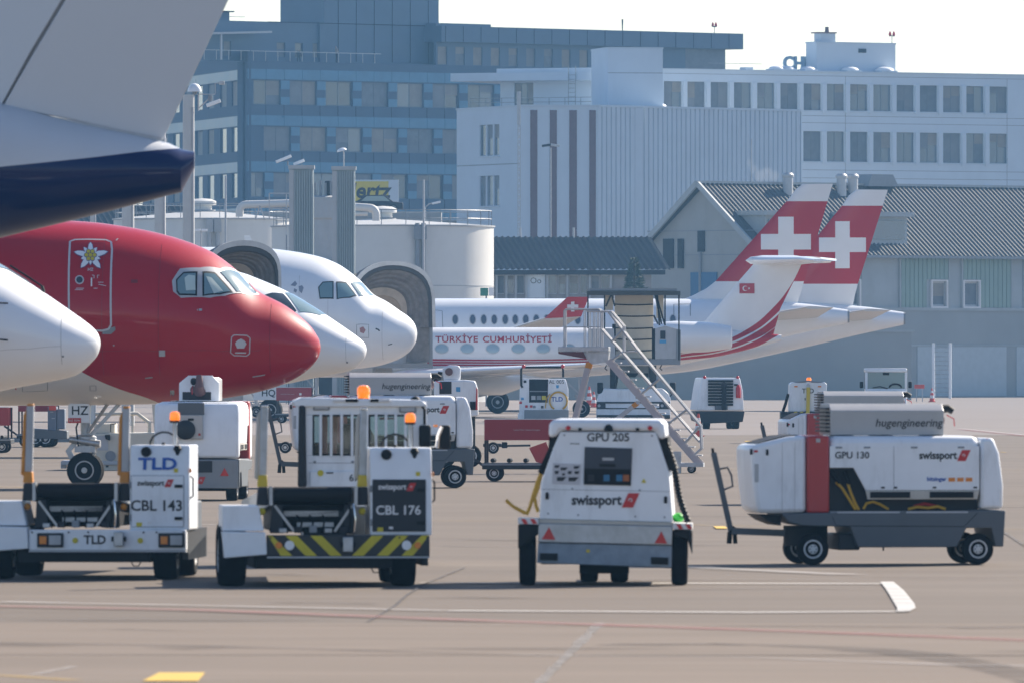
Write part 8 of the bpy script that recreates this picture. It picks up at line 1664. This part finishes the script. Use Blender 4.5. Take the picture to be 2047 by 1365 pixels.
fr = mk('cab_frame', cream, t, tube=([(V(1180, 0)[0], 0.1, V(0, 290)[1]), (V(1700, 0)[0], 0.1, V(0, 285)[1]), (V(1850, 0)[0], 0.1, V(0, 400)[1]), (V(1850, 0)[0], 0.1, V(0, 520)[1])], 0.05, 8)); mk('cab_pillar', cream, fr, smooth=0, bar=((V(1900, 0)[0], 0.15, V(0, 170)[1]), (V(1930, 0)[0], 0.15, V(0, 500)[1]), 0.08, 0.08)); mk('cab_post', cream, fr, smooth=0, bar=((V(1640, 0)[0], 0.15, V(0, 290)[1]), (V(1640, 0)[0], 0.15, V(0, 520)[1]), 0.06, 0.06)); mk('deck_rail', darkgrey, t, tube=([(V(1370, 0)[0], 0.1, V(0, 510)[1]), (V(1372, 0)[0], 0.1, V(0, 415)[1]), (V(1440, 0)[0], 0.1, V(0, 412)[1])], 0.015, 5)); mk('end_stop', lightgrey, t, bevel=0.01, prism=(poly(V, (750, 880), (820, 870), (820, 965), (750, 965)), 'y', 0.1, 0.4))
for x in (1480, 1880):
    for y in (0.25, 2.0): wheel(t, (V(x, 0)[0], y, 0.4), 0.4, 0.3)
# dark equipment behind the gear: a low tug with grey cabinets
S = 63.0; V = VW(0, 780, 6.2, S, 110)
t = place('equipment_trailer', 'dark low trailer with blue grey cabinets behind the red airliner nose gear', 'trailer', 110, S, 0)
mk('deck', grey, t, bevel=0.02, prism=(poly(V, (400, 470), (830, 500), (830, 600), (400, 600)), 'y', 0, 1.6)); 
for a, b, c, d in ((590, 200, 700, 500), (705, 230, 800, 480)): mk('cabinet', pm('cabinet_blue_grey', (0.14, 0.17, 0.22), 0.5, dirt=0.2), t, bevel=0.015, prism=(poly(V, (a, b), (c, b), (c, d), (a, d)), 'y', 0.1, 1.2))
mk('red_flag', conem, t, smooth=0, prism=(poly(V, (605, 190), (690, 190), (690, 245), (605, 245)), 'y', 0.0, 0.05))
for x in (440, 560): wheel(t, (V(x, 0)[0], 0.1, 0.28), 0.28, 0.2, n=20)
for a, b in ((620, 260), (640, 340), (660, 520)): mk('handle', alu, t, smooth=0, prism=(poly(V, (a, b), (a + 40, b), (a + 40, b + 10), (a, b + 10)), 'y', 0.05, 0.09))
# white service van roof behind unit 115
S = 78.0
t = place('service_van', 'white service vehicle with open frame top peeking over the tail of unit 115', 'vehicle', 920, S, 0); V = VW(560, 720, 4.875, S, 920)
mk('body', white, t, bevel=0.04, prism=(poly(V, (1500, 200), (1800, 190), (1900, 200), (1925, 280), (1930, 540), (1500, 600)), 'y', 0, 2.5)); mk('top_box', white, t, bevel=0.04, prism=(poly(V, (1580, 70), (1650, 45), (1740, 50), (1760, 80), (1755, 190), (1590, 195)), 'y', 0.1, 0.8)); mk('top_opening', brown, t, loc=(V(1645, 0)[0], 0.06, V(0, 110)[1]), lathe=([(0.10, -0.03), (0.10, 0.04)], (0, 0, 0), 'y', 14)); mk('hose_arm', black, t, tube=([(V(1500, 0)[0], 0.2, V(0, 200)[1]), (V(1550, 0)[0], 0.2, V(0, 170)[1]), (V(1560, 0)[0], 0.2, V(0, 110)[1])], 0.06, 7)); mk('blue_mark', inksky, t, smooth=0, prism=(poly(V, (1715, 258), (1755, 258), (1755, 305), (1715, 305)), 'y', -0.01, -0.003)); mk('red_edge', reflector, t, smooth=0, prism=(poly(V, (1912, 260), (1926, 280), (1926, 480), (1905, 480)), 'y', -0.02, -0.003)); mk('dark_louvre', darkgrey, t, smooth=0, prism=(poly(V, (1552, 205), (1670, 205), (1670, 325), (1552, 325)), 'y', -0.01, -0.003)); mk('tail_unit', black, t, smooth=0, prism=(poly(V, (1850, 400), (1905, 400), (1905, 480), (1850, 480)), 'y', -0.03, -0.003))
for x in (1600, 1850): wheel(t, (V(x, 0)[0], 0.2, 0.3), 0.3, 0.2, n=18)
mk('under_body', darkgrey, t, smooth=0, box=(V(1540, 0)[0], V(1900, 0)[0], 0.1, 2.4, 0.2, V(0, 540)[1]))

# ================================================================== thin steam plume over the hangar ridge
mb = MB(); rnd2 = random.Random(5)
c0 = P(1520, 352, 26.3)
for dx, dz, r in ((0, 0, 0.5), (0.5, 0.1, 0.55), (1.0, 0.0, 0.45), (-0.5, 0.5, 0.35), (-0.8, 1.0, 0.3)): mb.sphere((dx, rnd2.uniform(-0.2, 0.2), dz), r, 14, 10)
stm = bpy.data.materials.new('steam'); stm.use_nodes = True; nt = stm.node_tree
for n in list(nt.nodes): nt.nodes.remove(n)
so = nt.nodes.new('ShaderNodeOutputMaterial'); sv = nt.nodes.new('ShaderNodeVolumePrincipled'); sv.inputs['Color'].default_value = (0.95, 0.95, 0.95, 1); sv.inputs['Density'].default_value = 0.18
nt.links.new(sv.outputs[0], so.inputs['Volume'])
stp = build(mb, 'steam', stm, None, c0); stp['kind'] = 'stuff'; stp['label'] = 'faint white steam drifting above the hangar ridge'
